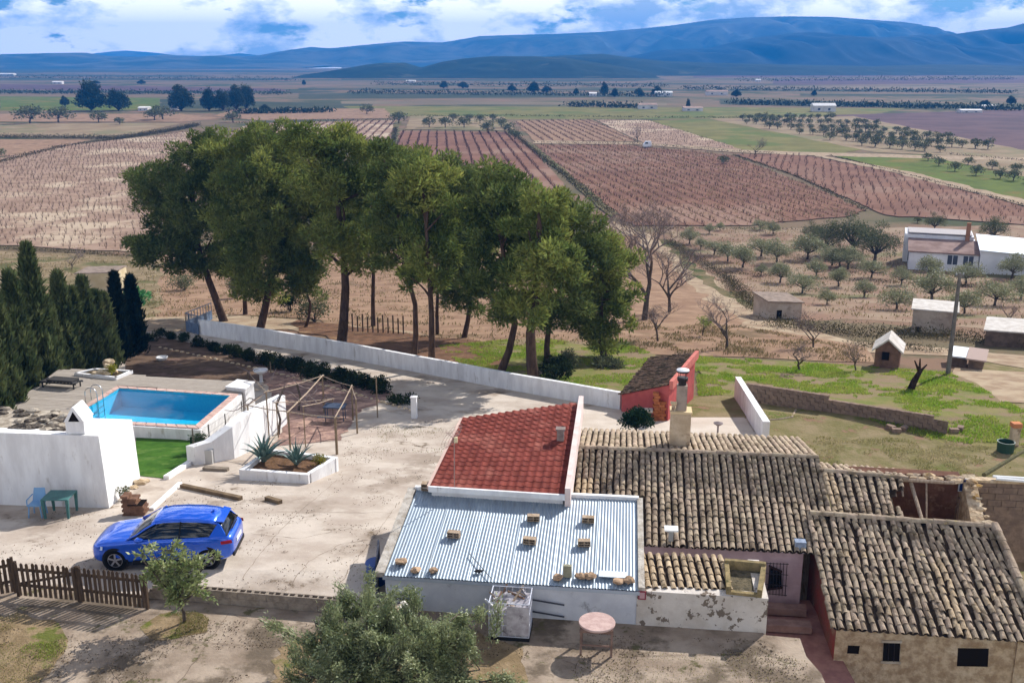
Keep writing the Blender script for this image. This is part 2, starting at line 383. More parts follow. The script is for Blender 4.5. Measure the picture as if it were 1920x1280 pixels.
hill_near = mat('mountain_scrub_thin_haze', S(24, 30, 24), S(38, 42, 34), scale=.008, detail=8, c3=S(16, 22, 16), s3=.006, t3=(.42, .56), bump=1, bscale=.03)  # scrub colour darkened to imitate the thinner haze before the near range
hill_far = mat('mountain_rock_haze_tint', S(74, 78, 70), S(96, 94, 84), scale=.006, detail=8, c3=S(50, 58, 46), s3=.004, t3=(.42, .58), bump=1, bscale=.02)  # lighter copy for the other ranges, thicker haze put into the colour
hill('mountain_range', [(380, 112), (430, 104), (480, 106), (540, 98), (580, 88), (620, 91), (700, 83), (760, 78), (830, 80), (900, 68), (960, 66), (1040, 64), (1130, 60), (1200, 54), (1260, 48), (1330, 38), (1400, 33), (1480, 31), (1560, 32), (1640, 38), (1700, 42), (1750, 55), (1790, 66), (1860, 74), (1960, 80), (2100, 92)], 4300, 1000, 900, hill_far, seed=1, rough=.9, spur=1.5)
hill('mountain_range', [(1080, 122), (1180, 106), (1240, 94), (1330, 90), (1380, 78), (1420, 70), (1470, 64), (1520, 60), (1545, 62), (1600, 68), (1660, 70), (1720, 66), (1790, 64), (1850, 56), (1890, 52), (1920, 44), (1990, 30), (2100, 34), (2250, 60)], 3200, 900, 600, hill_near, seed=7, rough=.95, spur=1.6)
hill('mountain_range', [(-300, 104), (-160, 98), (0, 102), (90, 100), (160, 99), (200, 105), (260, 107), (310, 103), (360, 106), (420, 104), (470, 112), (560, 112), (640, 120)], 3600, 900, 600, hill_far, seed=13)
hill('mountain_range', [(150, 104), (200, 98), (235, 95), (290, 99), (330, 104), (400, 106), (450, 100), (500, 106), (560, 110)], 5600, 800, 500, hill_far, seed=17)
hill('hills', [(600, 136), (650, 128), (690, 121), (720, 118), (760, 118), (790, 127), (830, 116), (870, 110), (920, 106), (1000, 106), (1060, 108), (1120, 118), (1200, 130)], 1750, 330, 300, hill_wood, seed=21, rough=.8)
hill('hills', [(880, 140), (940, 120), (990, 109), (1060, 104), (1130, 101), (1180, 108), (1240, 114), (1330, 118), (1420, 120), (1520, 122), (1640, 124), (1760, 121), (1860, 122), (2000, 126)], 2150, 520, 400, hill_wood, seed=29, rough=.8)
# ---------------- haze
hm = bpy.data.materials.new('haze_air'); hm.use_nodes = True; ht = hm.node_tree
for q in list(ht.nodes): ht.nodes.remove(q)
ho = ht.nodes.new('ShaderNodeOutputMaterial'); hv = ht.nodes.new('ShaderNodeVolumePrincipled')
hv.inputs['Color'].default_value = (.03, .34, 1.0, 1); hv.inputs['Density'].default_value = 2.3e-4; hv.inputs['Anisotropy'].default_value = 0.0
ht.links.new(hv.outputs[0], ho.inputs['Volume'])
MB().box((0, 3000, 98), (18000, 6500, 234)).build('haze', hm, kind='stuff')
#@@YARD
# ================================================================== YARD AND TERRACE
conc = mat('yard_concrete', S(192, 180, 166), S(168, 154, 140), scale=.55, detail=8, c3=S(150, 136, 122), s3=.35, t3=(.53, .66), c4=S(116, 102, 86), s4=.7, t4=(.60, .68), bump=.35, bscale=5)
conc2 = mat('terrace_concrete', S(166, 150, 132), S(134, 118, 102), scale=.9, detail=9, c3=S(104, 92, 78), s3=.6, t3=(.49, .62), c4=S(98, 92, 66), s4=1.1, t4=(.57, .64), bump=.5, bscale=6)
white = mat('limewash_white', S(234, 233, 231), S(216, 214, 212), scale=1.4, detail=7, stretch=(1.6, 1.6, .45), c3=S(186, 180, 172), s3=1.8, t3=(.58, .72), c4=S(168, 158, 146), s4=3.5, t4=(.66, .74), bump=.15, bscale=8, rough=.9)
white_worn = mat('limewash_worn', S(206, 198, 188), S(186, 176, 164), scale=1.5, detail=6, c3=S(118, 106, 94), s3=2.6, t3=(.57, .582), bump=.3, bscale=8, rough=.9)
cream = mat('cream_paving', S(196, 184, 170), S(184, 170, 154), scale=.8, detail=6, bump=.2, bscale=6)
slope_poly = [GYD(-60, 900), GYD(-60, 690), GYD(130, 640), GYD(290, 610), GYD(380, 606)]
yard_far = [GYD(375, 626), GYD(560, 655), GYD(760, 692), GYD(960, 730), GYD(1160, 766)]
yr = [GYD(1240, 752), GYD(1320, 742), GYD(1376, 744), GYD(1428, 826)]
LWa, LWb = G(278, 1118), G(668, 1150)                 # line of the low block wall
ldir = (LWb-LWa).normalized()
HX = Vector((math.cos(R(6.5)), -math.sin(R(6.5)), 0)); HYv = Vector((math.sin(R(6.5)), math.cos(R(6.5)), 0))
yl = LWa-ldir*14; yr0 = LWa+ldir*((G(716, 1150)-LWa).dot(ldir))
yard = [yl, yr0, Vector((-2.6, 28.0, 0)), Vector((-1.6, 34.5, 0)), Vector((2.2, 35.0, 0)), Vector((10.8, 33.9, 0))]+list(reversed(yr))+list(reversed(yard_far))+list(reversed(slope_poly))
link('yard', drape(yard, zy, .012, depth=.25), conc, kind='structure')
# front terrace at the camera's side of the low wall
tr_edge = [G(1436, 1190), G(1500, 1196), G(1512, 1230), G(1540, 1262), G(1556, 1300), G(1570, 1420)]
terr = [yl+Vector((0, -.01, 0)), yr0+Vector((0, -.01, 0)), Vector((-3.6, 24.2, 0)), Vector((6.2, 23.1, 0))]+tr_edge+[Vector((8, 4, 0)), Vector((-34, 4, 0)), Vector((-34, 27, 0))]
link('terrace', drape(terr, lambda y: 0.0, 0.0, depth=2.6), conc2, kind='structure')
dirt = mat('bare_earth', S(146, 126, 98), S(122, 104, 78), scale=1.6, detail=8, c3=S(96, 100, 50), s3=.9, t3=(.52, .62), bump=.8, bscale=9)
def sheet(name, uvs, z, m, kind='structure'):
    return link(name, drape(roughen([G(u, v, z) for u, v in uvs], .06, .25, 3), lambda y: z), m, kind=kind)
sheet('earth_patch', [(-60, 1165), (30, 1150), (110, 1168), (128, 1200), (100, 1250), (60, 1300), (-80, 1330)], .006, dirt)
sheet('earth_patch', [(262, 1175), (300, 1150), (365, 1146), (392, 1160), (388, 1185), (330, 1196), (280, 1196)], .006, dirt)
sheet('earth_patch', [(520, 1215), (600, 1180), (900, 1185), (980, 1215), (990, 1300), (500, 1320)], .006, dirt)
# slab joints and cracks in the yard: narrow sunk strips of dark grit
grit = mat('joint_grit', S(130, 114, 98), S(108, 94, 80), scale=6)
def joint(pts, w, fn, name='slab_joint', m=None):
    ps = [Vector((p.x, p.y, 0)) for p in pts]; mb = MB()
    for a, b in zip(ps, ps[1:]):
        d = (b-a); n = Vector((-d.y, d.x, 0)).normalized(); k = max(1, int(d.length/.22)); jv = [random.gauss(0, .022) for _ in range(k+1)]
        for i in range(k):
            p, q = a+d*i/k, a+d*(i+1)/k; w1 = w*random.uniform(.3, .9); p, q = p+n*jv[i], q+n*jv[i+1]
            mb.face([(p+n*w1/2)+Vector((0, 0, fn(p.y)+.018)), (p-n*w1/2)+Vector((0, 0, fn(p.y)+.018)), (q-n*w1/2)+Vector((0, 0, fn(q.y)+.018)), (q+n*w1/2)+Vector((0, 0, fn(q.y)+.018))])
    return mb.build(name, m or grit, kind='structure')
for pts in ([(455, 1085), (520, 1000), (560, 960), (632, 900)], [(632, 1105), (700, 1010), (745, 945)], [(520, 960), (740, 962)], [(545, 1100), (580, 1052), (640, 1020), (690, 1012)], [(470, 1000), (560, 1010), (660, 990)]):
    joint([GYD(u, v) for u, v in pts], .02, zy)
for pts in ([(430, 1150), (330, 1290)], [(140, 1150), (420, 1150), (560, 1180)], [(60, 1260), (300, 1200), (520, 1212)], [(1010, 1220), (1180, 1290)], [(1180, 1230), (1420, 1225), (1500, 1240)], [(200, 1240), (240, 1300)]):
    joint([G(u, v) for u, v in pts], .02, lambda y: 0.0)
# ---------------- white perimeter wall
def wall_strip(pts_base, ztops, thick, name, m, label, cat, cap=None, capm=None):
    root = thing(name, label, cat, pts_base[0]); mb = MB(); mc = MB()
    for (a, b), (za, zb) in zip(zip(pts_base, pts_base[1:]), zip(ztops, ztops[1:])):
        d = Vector((b.x-a.x, b.y-a.y, 0)).normalized(); n = Vector((-d.y, d.x, 0))*thick
        mb.hexa([(a.x, a.y, a.z-.4), (b.x, b.y, b.z-.4), (b.x+n.x, b.y+n.y, b.z-.4), (a.x+n.x, a.y+n.y, a.z-.4)],
                [(a.x, a.y, za), (b.x, b.y, zb), (b.x+n.x, b.y+n.y, zb), (a.x+n.x, a.y+n.y, za)])
        if cap:
            e = n.normalized()*cap; a2 = a-e; b2 = b-e; n2 = n+e*2
            mc.hexa([(a2.x, a2.y, za+.004), (b2.x, b2.y, zb+.004), (b2.x+n2.x, b2.y+n2.y, zb+.004), (a2.x+n2.x, a2.y+n2.y, za+.004)],
                    [(a2.x, a2.y, za+.06), (b2.x, b2.y, zb+.06), (b2.x+n2.x, b2.y+n2.y, zb+.06), (a2.x+n2.x, a2.y+n2.y, za+.06)])
    mb.build('masonry', m, root)
    if cap: mc.build('coping', capm or m, root)
    return root
wb = [(372, 627, 599), (470, 643, 613), (560, 657, 628), (660, 675, 645), (760, 694, 664), (860, 713, 682), (960, 732, 701), (1060, 750, 718), (1162, 768, 736)]
pts = [GYD(u, v) for u, v, _ in wb]
wall_strip(pts, [topz(u, t, p.y) for (u, v, t), p in zip(wb, pts)], .22, 'perimeter_wall', white, 'long low whitewashed wall running from the blue gate to the pink shed', 'wall')
# low white wall right of the rear courtyard
wb = [(1376, 746, 706), (1428, 828, 790)]
pts = [GYD(u, v) for u, v, _ in wb]
wall_strip(pts, [topz(u, t, p.y) for (u, v, t), p in zip(wb, pts)], .3, 'courtyard_wall', white, 'short white wall closing the paved courtyard behind the tiled house', 'wall')
link('courtyard_paving', drape([GYD(1092, 762), GYD(1165, 772), GYD(1250, 782), GYD(1310, 745), GYD(1372, 748), GYD(1425, 828), GYD(1300, 850), GYD(1080, 850)], zy, .03), cream, kind='structure')
# ---------------- hollow block wall along the front of the yard
block_m = mat('concrete_block', S(150, 138, 124), S(128, 116, 104), scale=6, detail=4, bump=.3, bscale=20, objrand=.12)
dark = mat('dark_void', S(30, 26, 24), rough=1)
nrm = Vector((-ldir.y, ldir.x, 0))
def hollow_block(L=.4, H=.2, W=.2):
    mb = MB(); t = .035
    for y in (-W/2+t/2, W/2-t/2): mb.box((0, y, H/2), (L, t, H))
    for x in (-L/2+t/2, 0, L/2-t/2): mb.box((x, 0, H/2), (t, W-2*t-.002, H-.004))
    mb.box((0, 0, .02), (L-.01, W-2*t-.004, .03)); return mb.mesh('hollow_block')
blk_me = hollow_block(.395, .195, .19); blk_me.materials.append(block_m)
lw = thing('block_wall', 'low grey wall of hollow concrete blocks between picket fence and olive tree', 'wall', LWa)
Llen = (LWb-LWa).length; nb = int(Llen/.4); rotz = math.atan2(ldir.y, ldir.x)
for r in range(2):
    for i in range(nb-(1 if r % 2 else 0)):
        p = LWa+ldir*(.2+i*.4+(.2 if r % 2 else 0)); o = link('block', blk_me, None, lw)
        o.location = (p.x+random.uniform(-.004, .004), p.y, .01+r*.2); o.rotation_euler = (0, 0, rotz+random.uniform(-.01, .01))
# ---------------- picket fence
wood_dark = mat('picket_wood', S(92, 76, 62), S(70, 58, 48), scale=4, stretch=(6, 6, .6), bump=.4, bscale=20, objrand=.2)
def picket_run(a, b, h0, n, label, braced=False):
    root = thing('picket_fence', label, 'fence', a); d = (b-a); L = d.length; e = d.normalized(); nn = Vector((-e.y, e.x, 0)); a = Vector((a.x, a.y, a.z))
    rz = math.atan2(e.y, e.x); slope = math.atan2(d.z, Vector((d.x, d.y)).length)
    me = MB(); w = .085
    me.hexa([(-w/2, -.01, 0), (w/2, -.01, 0), (w/2, .01, 0), (-w/2, .01, 0)], [(-w/2, -.01, h0-.04), (w/2, -.01, h0-.04), (w/2, .01, h0-.04), (-w/2, .01, h0-.04)])
    me.hexa([(-w/2, -.01, h0-.04), (w/2, -.01, h0-.04), (w/2, .01, h0-.04), (-w/2, .01, h0-.04)], [(-.012, -.01, h0), (.012, -.01, h0), (.012, .01, h0), (-.012, .01, h0)])
    me = me.mesh('picket'); me.materials.append(wood_dark)
    for i in range(n):
        p = a+d*((i+.5)/n); o = link('picket', me, None, root); o.location = p+Vector((0, 0, .05))+nn*-.03; o.rotation_euler = (random.uniform(-.03, .03), random.uniform(-.02, .02), rz)
    for h in (.3, h0-.22):
        MB().box((a+b)/2+Vector((0, 0, h+.05)), (L, .035, .08), ex=d).build('rail', wood_dark, root)
    for p in (a, b):
        MB().box(p+Vector((0, 0, (h0+.06)/2)), (.075, .075, h0+.06), ex=e).build('post', wood_dark, root)
    if braced:
        p, q = a+Vector((0, 0, .35)), b+Vector((0, 0, h0-.17)); MB().box((p+q)/2+nn*.035, ((q-p).length, .03, .07), ex=(q-p)).build('brace', wood_dark, root)
    return root
picket_run(G(36, 1117), G(150, 1127), .98, 12, 'dark wooden picket gate with a diagonal brace, left of the plain panel', True)
picket_run(G(154, 1127.5), G(277, 1141), .98, 14, 'dark wooden picket panel standing against the grey block wall')
picket_run(G(-70, 1128), G(30, 1110), 1.0, 10, 'weathered picket panel at the lower left corner, set at an angle')
# ---------------- pool terrace
pr = GYD(366, 826); DZ = topz(366, 804, pr.y)          # level of the pool coping
def D(u, v, dz=0.0): return G(u, v, DZ+dz)
cop_m = mat('pool_coping_stone', S(206, 176, 162), S(190, 158, 146), scale=3, bump=.2, objrand=.06)
tile_blue = mat('pool_tile', S(92, 208, 238), S(74, 194, 232), scale=14, rough=.35)
deck_m = mat('grey_decking', S(168, 158, 146), S(152, 142, 130), scale=3, stretch=(1, 9, 1), bump=.2, objrand=.05)
pool = thing('swimming_pool', 'raised rectangular swimming pool with turquoise water and pink coping', 'swimming pool', D(365, 805, -.7))
wi = [D(132, 783), D(366, 797), D(432, 741), D(224, 727)]                  # inner edge
for k in range(4): wi[k].z = DZ
cen = sum(wi, Vector())/4
def grow(q, d):
    out = []
    for k in range(len(q)):
        a, b, c = q[k-1], q[k], q[(k+1) % len(q)]
        e1 = (b-a).normalized(); e2 = (c-b).normalized(); n1_ = Vector((e1.y, -e1.x, 0)); n2_ = Vector((e2.y, -e2.x, 0))
        bis = (n1_+n2_).normalized(); out.append(b+bis*(d/max(.3, bis.dot(n1_))))
    return out
wo = grow(wi, .30); ws = grow(wi, .42)
# shell: floor and four inner faces
sh = MB(); fl = [Vector((p.x, p.y, DZ-.95)) for p in wi]
for k in range(4): sh.face([wi[k], wi[(k+1) % 4], fl[(k+1) % 4], fl[k]])
sh.face(fl); sh.build('basin', tile_blue, pool)
st = MB()
for k in range(4):
    a, b, c, d_ = ws[k], ws[(k+1) % 4], wi[(k+1) % 4], wi[k]; zb_ = zy(min(a.y, b.y))-1.4; dn = Vector((0, 0, .05))
    a, b, c, d_ = (q-dn for q in (a, b, c, d_)); c = c+(b-c)*.02; d_ = d_+(a-d_)*.02
    st.hexa([(q.x, q.y, zb_) for q in (a, b, c, d_)], [a, b, c, d_])
st.build('retaining_wall', white, pool)
for k in range(4):                                      # coping stones one by one
    a, b, c, d_ = wo[k], wo[(k+1) % 4], wi[(k+1) % 4], wi[k]; n = max(4, int((b-a).length/.5))
    for i in range(n):
        t0, t1 = i/n+.004, (i+1)/n-.004; q = [a.lerp(b, t0), a.lerp(b, t1), d_.lerp(c, t1), d_.lerp(c, t0)]
        MB().hexa([p-Vector((0, 0, .045)) for p in q], [p+Vector((0, 0, random.uniform(0, .004))) for p in q]).build('coping_stone', cop_m, pool)
wmat = bpy.data.materials.new('pool_water'); wmat.use_nodes = True; wt = wmat.node_tree
for q in list(wt.nodes): wt.nodes.remove(q)
_o = wt.nodes.new('ShaderNodeOutputMaterial'); _g = wt.nodes.new('ShaderNodeBsdfGlass'); _g.inputs['IOR'].default_value = 1.33; _g.inputs['Roughness'].default_value = 0.0; _g.inputs[0].default_value = (.55, .90, .97, 1)
_t = wt.nodes.new('ShaderNodeBsdfTransparent'); _t.inputs[0].default_value = (.36, .90, .98, 1); _gl = wt.nodes.new('ShaderNodeBsdfGlossy'); _gl.inputs[1].default_value = .03
_fr = wt.nodes.new('ShaderNodeFresnel'); _fr.inputs[0].default_value = 1.15; _mx = wt.nodes.new('ShaderNodeMixShader')
_b = wt.nodes.new('ShaderNodeBump'); _b.inputs['Strength'].default_value = .04; _n = wt.nodes.new('ShaderNodeTexNoise'); _n.inputs['Scale'].default_value = 3.5; _ge = wt.nodes.new('ShaderNodeNewGeometry')
wt.links.new(_ge.outputs['Position'], _n.inputs['Vector']); wt.links.new(_n.outputs[0], _b.inputs['Height']); wt.links.new(_b.outputs[0], _gl.inputs['Normal']); wt.links.new(_b.outputs[0], _fr.inputs['Normal'])
wt.links.new(_fr.outputs[0], _mx.inputs[0]); wt.links.new(_t.outputs[0], _mx.inputs[1]); wt.links.new(_gl.outputs[0], _mx.inputs[2]); wt.links.new(_mx.outputs[0], _o.inputs[0])
MB().face([Vector((p.x, p.y, DZ-.07)) for p in grow(wi, -.003)]).build('water', wmat, pool)
# deck of boards round the far and left sides
dk = [D(14, 763), D(110, 691), D(160, 692), D(250, 702), D(446, 714), D(446, 716), ws[2], ws[3], ws[0]+Vector((-.25, 0.0, 0)), D(60, 770)]
dk_poly = [D(14, 763), D(110, 691), D(160, 692), D(250, 702), D(450, 715), wo[2]+Vector((0.15, .15, 0)), wo[3], wo[0]]
deck = thing('pool_deck', 'grey boarded sun deck around two sides of the swimming pool', 'deck', D(14, 763, -.6))
mbx = MB(); inner = [Vector((p.x, p.y, 0)) for p in dk_poly]
cx = sum(inner, Vector())/len(inner)
mbx.hexa([(p.x, p.y, zy(p.y)-1.3) for p in inner], [(p.x, p.y, DZ-.05) for p in inner]); mbx.build('base', mat('deck_base', S(150, 140, 130), S(120, 110, 100), scale=2), deck)
# boards, clipped by the deck outline
def clip_line(poly, p0, d):
    hits = []
    for a, b in zip(poly, poly[1:]+poly[:1]):
        e = b-a; den = d.x*e.y-d.y*e.x
        if abs(den) < 1e-9: continue
        t = ((a.x-p0.x)*e.y-(a.y-p0.y)*e.x)/den; s = ((a.x-p0.x)*d.y-(a.y-p0.y)*d.x)/den
        if 0 <= s < 1: hits.append(t)
    return sorted(hits)
bd = (Vector((wi[1].x-wi[0].x, wi[1].y-wi[0].y, 0))).normalized(); bn = Vector((-bd.y, bd.x, 0))
proj = [(p-cx).dot(bn) for p in inner]; t = min(proj)+.1
while t < max(proj):
    h = clip_line(inner, cx+bn*t, bd)
    for i in range(0, len(h)-1, 2):
        if h[i+1]-h[i] > .25:
            p = cx+bn*t+bd*(h[i]+h[i+1])/2; MB().box((p.x, p.y, DZ-.03+random.uniform(-.003, .003)), (h[i+1]-h[i]-.04, .185, .04), ex=bd).build('board', deck_m, deck)
    t += .2
# lower step of paving in front of the deck, at the left
MB().prism([D(10, 800, -.3), D(60, 772, -.3), D(130, 775, -.3), D(120, 800, -.3)], DZ-2, DZ-.3).build('paved_step', cop_m, label='pink paved step below the deck beside the white barbecue house', cat='step')
# white block at the far right pool corner
pb = thing('white_pedestal', 'white plastered block at the far right corner of the pool', 'pedestal', D(440, 735, -.5))
q = [D(425, 731), D(460, 735), D(476, 722), D(446, 718)]
MB().hexa([(p.x, p.y, zy(p.y)-1) for p in q], [(p.x, p.y, DZ+.12) for p in q]).build('block', white, pb)
q = grow([Vector((p.x, p.y, 0)) for p in q], .05)
MB().hexa([(p.x, p.y, DZ+.124) for p in q], [(p.x, p.y, DZ+.19) for p in q]).build('cap', white, pb)
# pool ladder
steel = mat('stainless_steel', S(200, 205, 210), rough=.25, metal=1.0)
lad = thing('pool_ladder', 'stainless steel ladder at the left edge of the pool', 'ladder', D(165, 752))
lp = wi[0].lerp(wi[3], .52); lo_ = (wi[3]-wi[0]).normalized(); inw = Vector((lo_.y, -lo_.x, 0))
for s in (-1, 1):
    c = lp+lo_*.24*s
    pts = [c-inw*.42+Vector((0, 0, 0))]+[c+inw*(-.42+.3*(1-math.cos(q)))+Vector((0, 0, .45+.3*math.sin(q))) for q in np.linspace(0, math.pi, 9)]+[c+inw*.18+Vector((0, 0, -.9))]
    MB().tube(pts, .022, 6).build('rail', steel, lad, smooth=True)
for h in (-.25, -.5, -.75): MB().box(lp+inw*.18+Vector((0, 0, h)), (.5, .08, .025), ex=lo_).build('step', steel, lad)
# stacked black sun lounger
blk = mat('black_plastic', S(34, 34, 36), S(48, 48, 50), scale=4, rough=.5)
sl = thing('sun_lounger', 'black slatted sun lounger folded flat on the grey deck', 'sun lounger', D(110, 725))
a = D(82, 722); b = D(150, 727); ex = (b-a).normalized(); cc = (a+b)/2; ey = Vector((-ex.y, ex.x, 0)); Lg = (b-a).length
for s in (-1, 1): MB().box(cc+ey*s*.28+Vector((0, 0, .26)), (Lg, .05, .06), ex=ex).build('side_rail', blk, sl)
for i in range(11): MB().box(cc+ex*(-Lg/2+.07+i*(Lg-.14)/10)+Vector((0, 0, .30)), (.1, .6, .03), ex=ex).build('slat', blk, sl)
for i in (-1, 1):
    for j in (-1, 1): MB().box(cc+ex*i*(Lg/2-.15)+ey*j*.26+Vector((0, 0, .12)), (.05, .05, .24), ex=ex).build('leg', blk, sl)
MB().box(cc+ex*.1+Vector((0, 0, .37)), (Lg*.7, .58, .09), ex=ex).build('cushion', mat('lounger_cushion', S(70, 68, 66)), sl)
# corner planter with rocks on the deck
rk = mat('limestone_rock', S(206, 188, 160), S(176, 152, 120), scale=4, bump=.6, bscale=9)
cpn = thing('corner_planter', 'white kerbed planter with a heap of pale rocks on the deck', 'planter', D(190, 705))
q = [D(143, 703), D(218, 711), D(246, 699), D(178, 695)]
for k in range(4):
    a, b = q[k], q[(k+1) % 4]; MB().box((a+b)/2+Vector((0, 0, .05)), ((b-a).length+.12, .14, .16), ex=(b-a)).build('kerb', white, cpn)
MB().hexa([p+Vector((0, 0, -.05)) for p in q], [p+Vector((0, 0, .06)) for p in q]).build('soil', mat('planter_soil', S(92, 78, 58), S(70, 62, 44), scale=5, bump=.6), cpn)
for i, (u, v, s_) in enumerate(((205, 688, .5), (190, 696, .42), (178, 697, .3), (200, 700, .34), (214, 694, .3), (207, 680, .34))):
    p = D(u if v > 685 else 203, min(v+6, 704) if v > 685 else 700, .06); MB().rock((p.x, p.y, DZ+.06+s_*.25+(.3 if v < 690 else 0)), (s_*1.2, s_, s_*.8), i, 2).build('rock', rk, cpn)
# ---------------- lawn in front of the pool
lawn_m = mat('artificial_lawn', S(72, 108, 42), S(58, 92, 34), scale=2, c3=S(88, 116, 54), s3=1.2, t3=(.5, .6), bump=.8, bscale=40)
lawn = [GYD(255, 815), GYD(367, 828), GYD(366, 862), GYD(312, 898), GYD(255, 892)]
link('lawn', drape(lawn, zy, .03), lawn_m, kind='structure')
# sloping white kerbs
def kerb(uv, w, h, name, label, m=white, fn=zy, cat='kerb'):
    mb = MB(); ps = [hit(u, v, fn) for u, v in uv]
    for a, b in zip(ps, ps[1:]): mb.box((a+b)/2+Vector((0, 0, h/2)), ((b-a).length, w, h), ex=(b-a))
    return mb.build(name, m, label=label, cat=cat)
kerb([(312, 899), (363, 866)], .22, .16, 'lawn_kerb', 'white kerb along the right side of the green lawn')
kerb([(284, 957), (338, 908)], .16, .10, 'ramp_kerb', 'pale kerb beside the ramp, behind the blue car')
# big white retaining wall stepping down right of the pool
rw = thing('retaining_wall', 'bright white sloping retaining wall between pool and pergola', 'wall', GYD(400, 870))
bpts = [(366, 872, 838), (400, 868, 828), (440, 860, 800), (470, 846, 776), (505, 822, 757), (538, 795, 741)]
ps = [GYD(u, v) for u, v, _ in bpts]; mb = MB()
for (p, q, s, e) in zip(ps, ps[1:], bpts, bpts[1:]):
    z0, z1 = topz(s[0], s[2], p.y), topz(e[0], e[2], q.y); n = Vector((-.7, .3, 0))*.5
    mb.hexa([(p.x, p.y, p.z-.3), (q.x, q.y, q.z-.3), (q.x+n.x, q.y+n.y, q.z-.3), (p.x+n.x, p.y+n.y, p.z-.3)], [(p.x, p.y, z0), (q.x, q.y, z1), (q.x+n.x, q.y+n.y, z1), (p.x+n.x, p.y+n.y, z0)])
mb.build('masonry', white, rw)
pa, pb_ = ps[-1], ps[-1]+Vector((1.0, .5, 0)); zt_ = topz(538, 741, pa.y)
# chain-link fence on top of the pool's right wall
chain = mat('galvanised_steel', S(120, 120, 118), rough=.5, metal=.6)
cf = thing('wire_fence', 'wire fence on grey posts beside the pool above the white wall', 'fence', GYD(365, 870))
fp = [(366, 866, 806), (395, 850, 798), (425, 822, 778), (456, 800, 755)]
fps = [GYD(u, v) for u, v, _ in fp]; tps = [Vector((p.x, p.y, topz(u, t, p.y))) for (u, v, t), p in zip(fp, fps)]
for p, t_ in zip(fps, tps): MB().tube([p-Vector((0, 0, .2)), t_+Vector((0, 0, .06))], .03, 6).build('post', mat('fence_post', S(96, 90, 82)), cf)
wires = MB()
for k in range(3):
    L = (fps[k+1]-fps[k]).length
    for h in (.25, .5, .75, 1.0): wires.tube([fps[k].lerp(tps[k], h), fps[k+1].lerp(tps[k+1], h)], .006, 3, False)
    for i in range(1, 12): t_ = i/12; wires.tube([fps[k].lerp(fps[k+1], t_), tps[k].lerp(tps[k+1], t_)], .004, 3, False)
wires.build('mesh', chain, cf)
gp = GYD(361, 862); MB().tube([gp, Vector((gp.x, gp.y, topz(361, 820, gp.y)))], .035, 6).build('gate_post', mat('dark_green_paint', S(30, 48, 38)), cf)
# ---------------- planter with agaves
plz = topz(636, 852, GYD(636, 880).y)
pl = thing('agave_planter', 'white walled planter holding two agaves in brown soil', 'planter', GYD(560, 905))
pq = [G(448, 880, plz), G(578, 890, plz), G(634, 856, plz), G(502, 840, plz)]
for k in range(4):
    a, b = pq[k], pq[(k+1) % 4]; e = (b-a).normalized(); n = Vector((-e.y, e.x, 0))*.18
    a2, b2 = (a, b) if k % 2 == 0 else (a+e*.18, b-e*.18)
    MB().hexa([(a2.x, a2.y, zy(a.y)-.6), (b2.x, b2.y, zy(b.y)-.6), (b2.x+n.x, b2.y+n.y, zy(b.y)-.6), (a2.x+n.x, a2.y+n.y, zy(a.y)-.6)], [a2, b2, b2+n, a2+n]).build('wall', white, pl)
sq = grow(pq, -.17); MB().hexa([(p.x, p.y, plz-.6) for p in sq], [(p.x, p.y, plz-.16) for p in sq]).build('soil', mat('agave_soil', S(120, 92, 70), S(92, 70, 52), scale=3, bump=.8, bscale=8), pl)
agave_m = mat('agave_leaf', S(104, 128, 122), S(84, 108, 100), scale=4, island=.2, rough=.6)
def agave(p, h, n, label, seed):
    r = random.Random(seed); root = thing('agave', label, 'agave', p)
    for i in range(n):
        az_ = i*2.399+r.uniform(-.2, .2); el = R(34+50*(i/n)); L = h*r.uniform(.85, 1.1); mb = MB(); pts = []
        for k in range(6):
            s = k/5; e = el+.15*(1-s)-.25*s*s*(1-i/n); rr = L*s*math.cos(e); zz = L*s*math.sin(e); wd = (.058+.015*(i < n/2))*h*(1-s**2.2)*(0.7+.6*math.sin(math.pi*min(1, s+.25)))
            c = Vector((math.cos(az_)*rr, math.sin(az_)*rr, zz+.02)); sd_ = Vector((-math.sin(az_), math.cos(az_), 0)); up_ = Vector((-math.cos(az_)*math.sin(e), -math.sin(az_)*math.sin(e), math.cos(e)))
            pts.append((c-sd_*wd+up_*wd*.4, c, c+sd_*wd+up_*wd*.4, c-up_*wd*.35))
        for A, B in zip(pts, pts[1:]):
            mb.face([A[0], A[1], B[1], B[0]]); mb.face([A[1], A[2], B[2], B[1]]); mb.face([A[2], A[3], B[3], B[2]]); mb.face([A[3], A[0], B[0], B[3]])
        link('leaf', mb.mesh('leaf'), agave_m, root, local=True)
    return root
agave(G(495, 866, plz-.16), 1.25, 26, 'large blue-green agave in the left part of the white planter', 1)
agave(G(556, 872, plz-.16), 1.05, 22, 'smaller blue-green agave in the right part of the white planter', 2)
# ---------------- reddish paving under the pergola and garden soil
pav = mat('red_paving', S(142, 116, 106), S(118, 94, 86), scale=2.5, c3=S(170, 140, 124), s3=1.2, t3=(.5, .6), bump=.5, bscale=6)
link('patio_paving', drape(roughen([GYD(505, 838), GYD(640, 826), GYD(665, 780), GYD(735, 742), GYD(690, 712), GYD(560, 700), GYD(480, 690), GYD(540, 790)], .12, .5, 4), zy, .03), pav, kind='structure')
gsoil = mat('garden_soil', S(104, 86, 72), S(84, 68, 56), scale=1.2, c3=S(120, 96, 86), s3=.5, bump=.9, bscale=6)
link('garden_bed', drape([GYD(235, 705), GYD(235, 655), GYD(300, 632), GYD(420, 655), GYD(560, 690), GYD(740, 738), GYD(690, 715), GYD(470, 715)], zy, .022), gsoil, kind='structure')
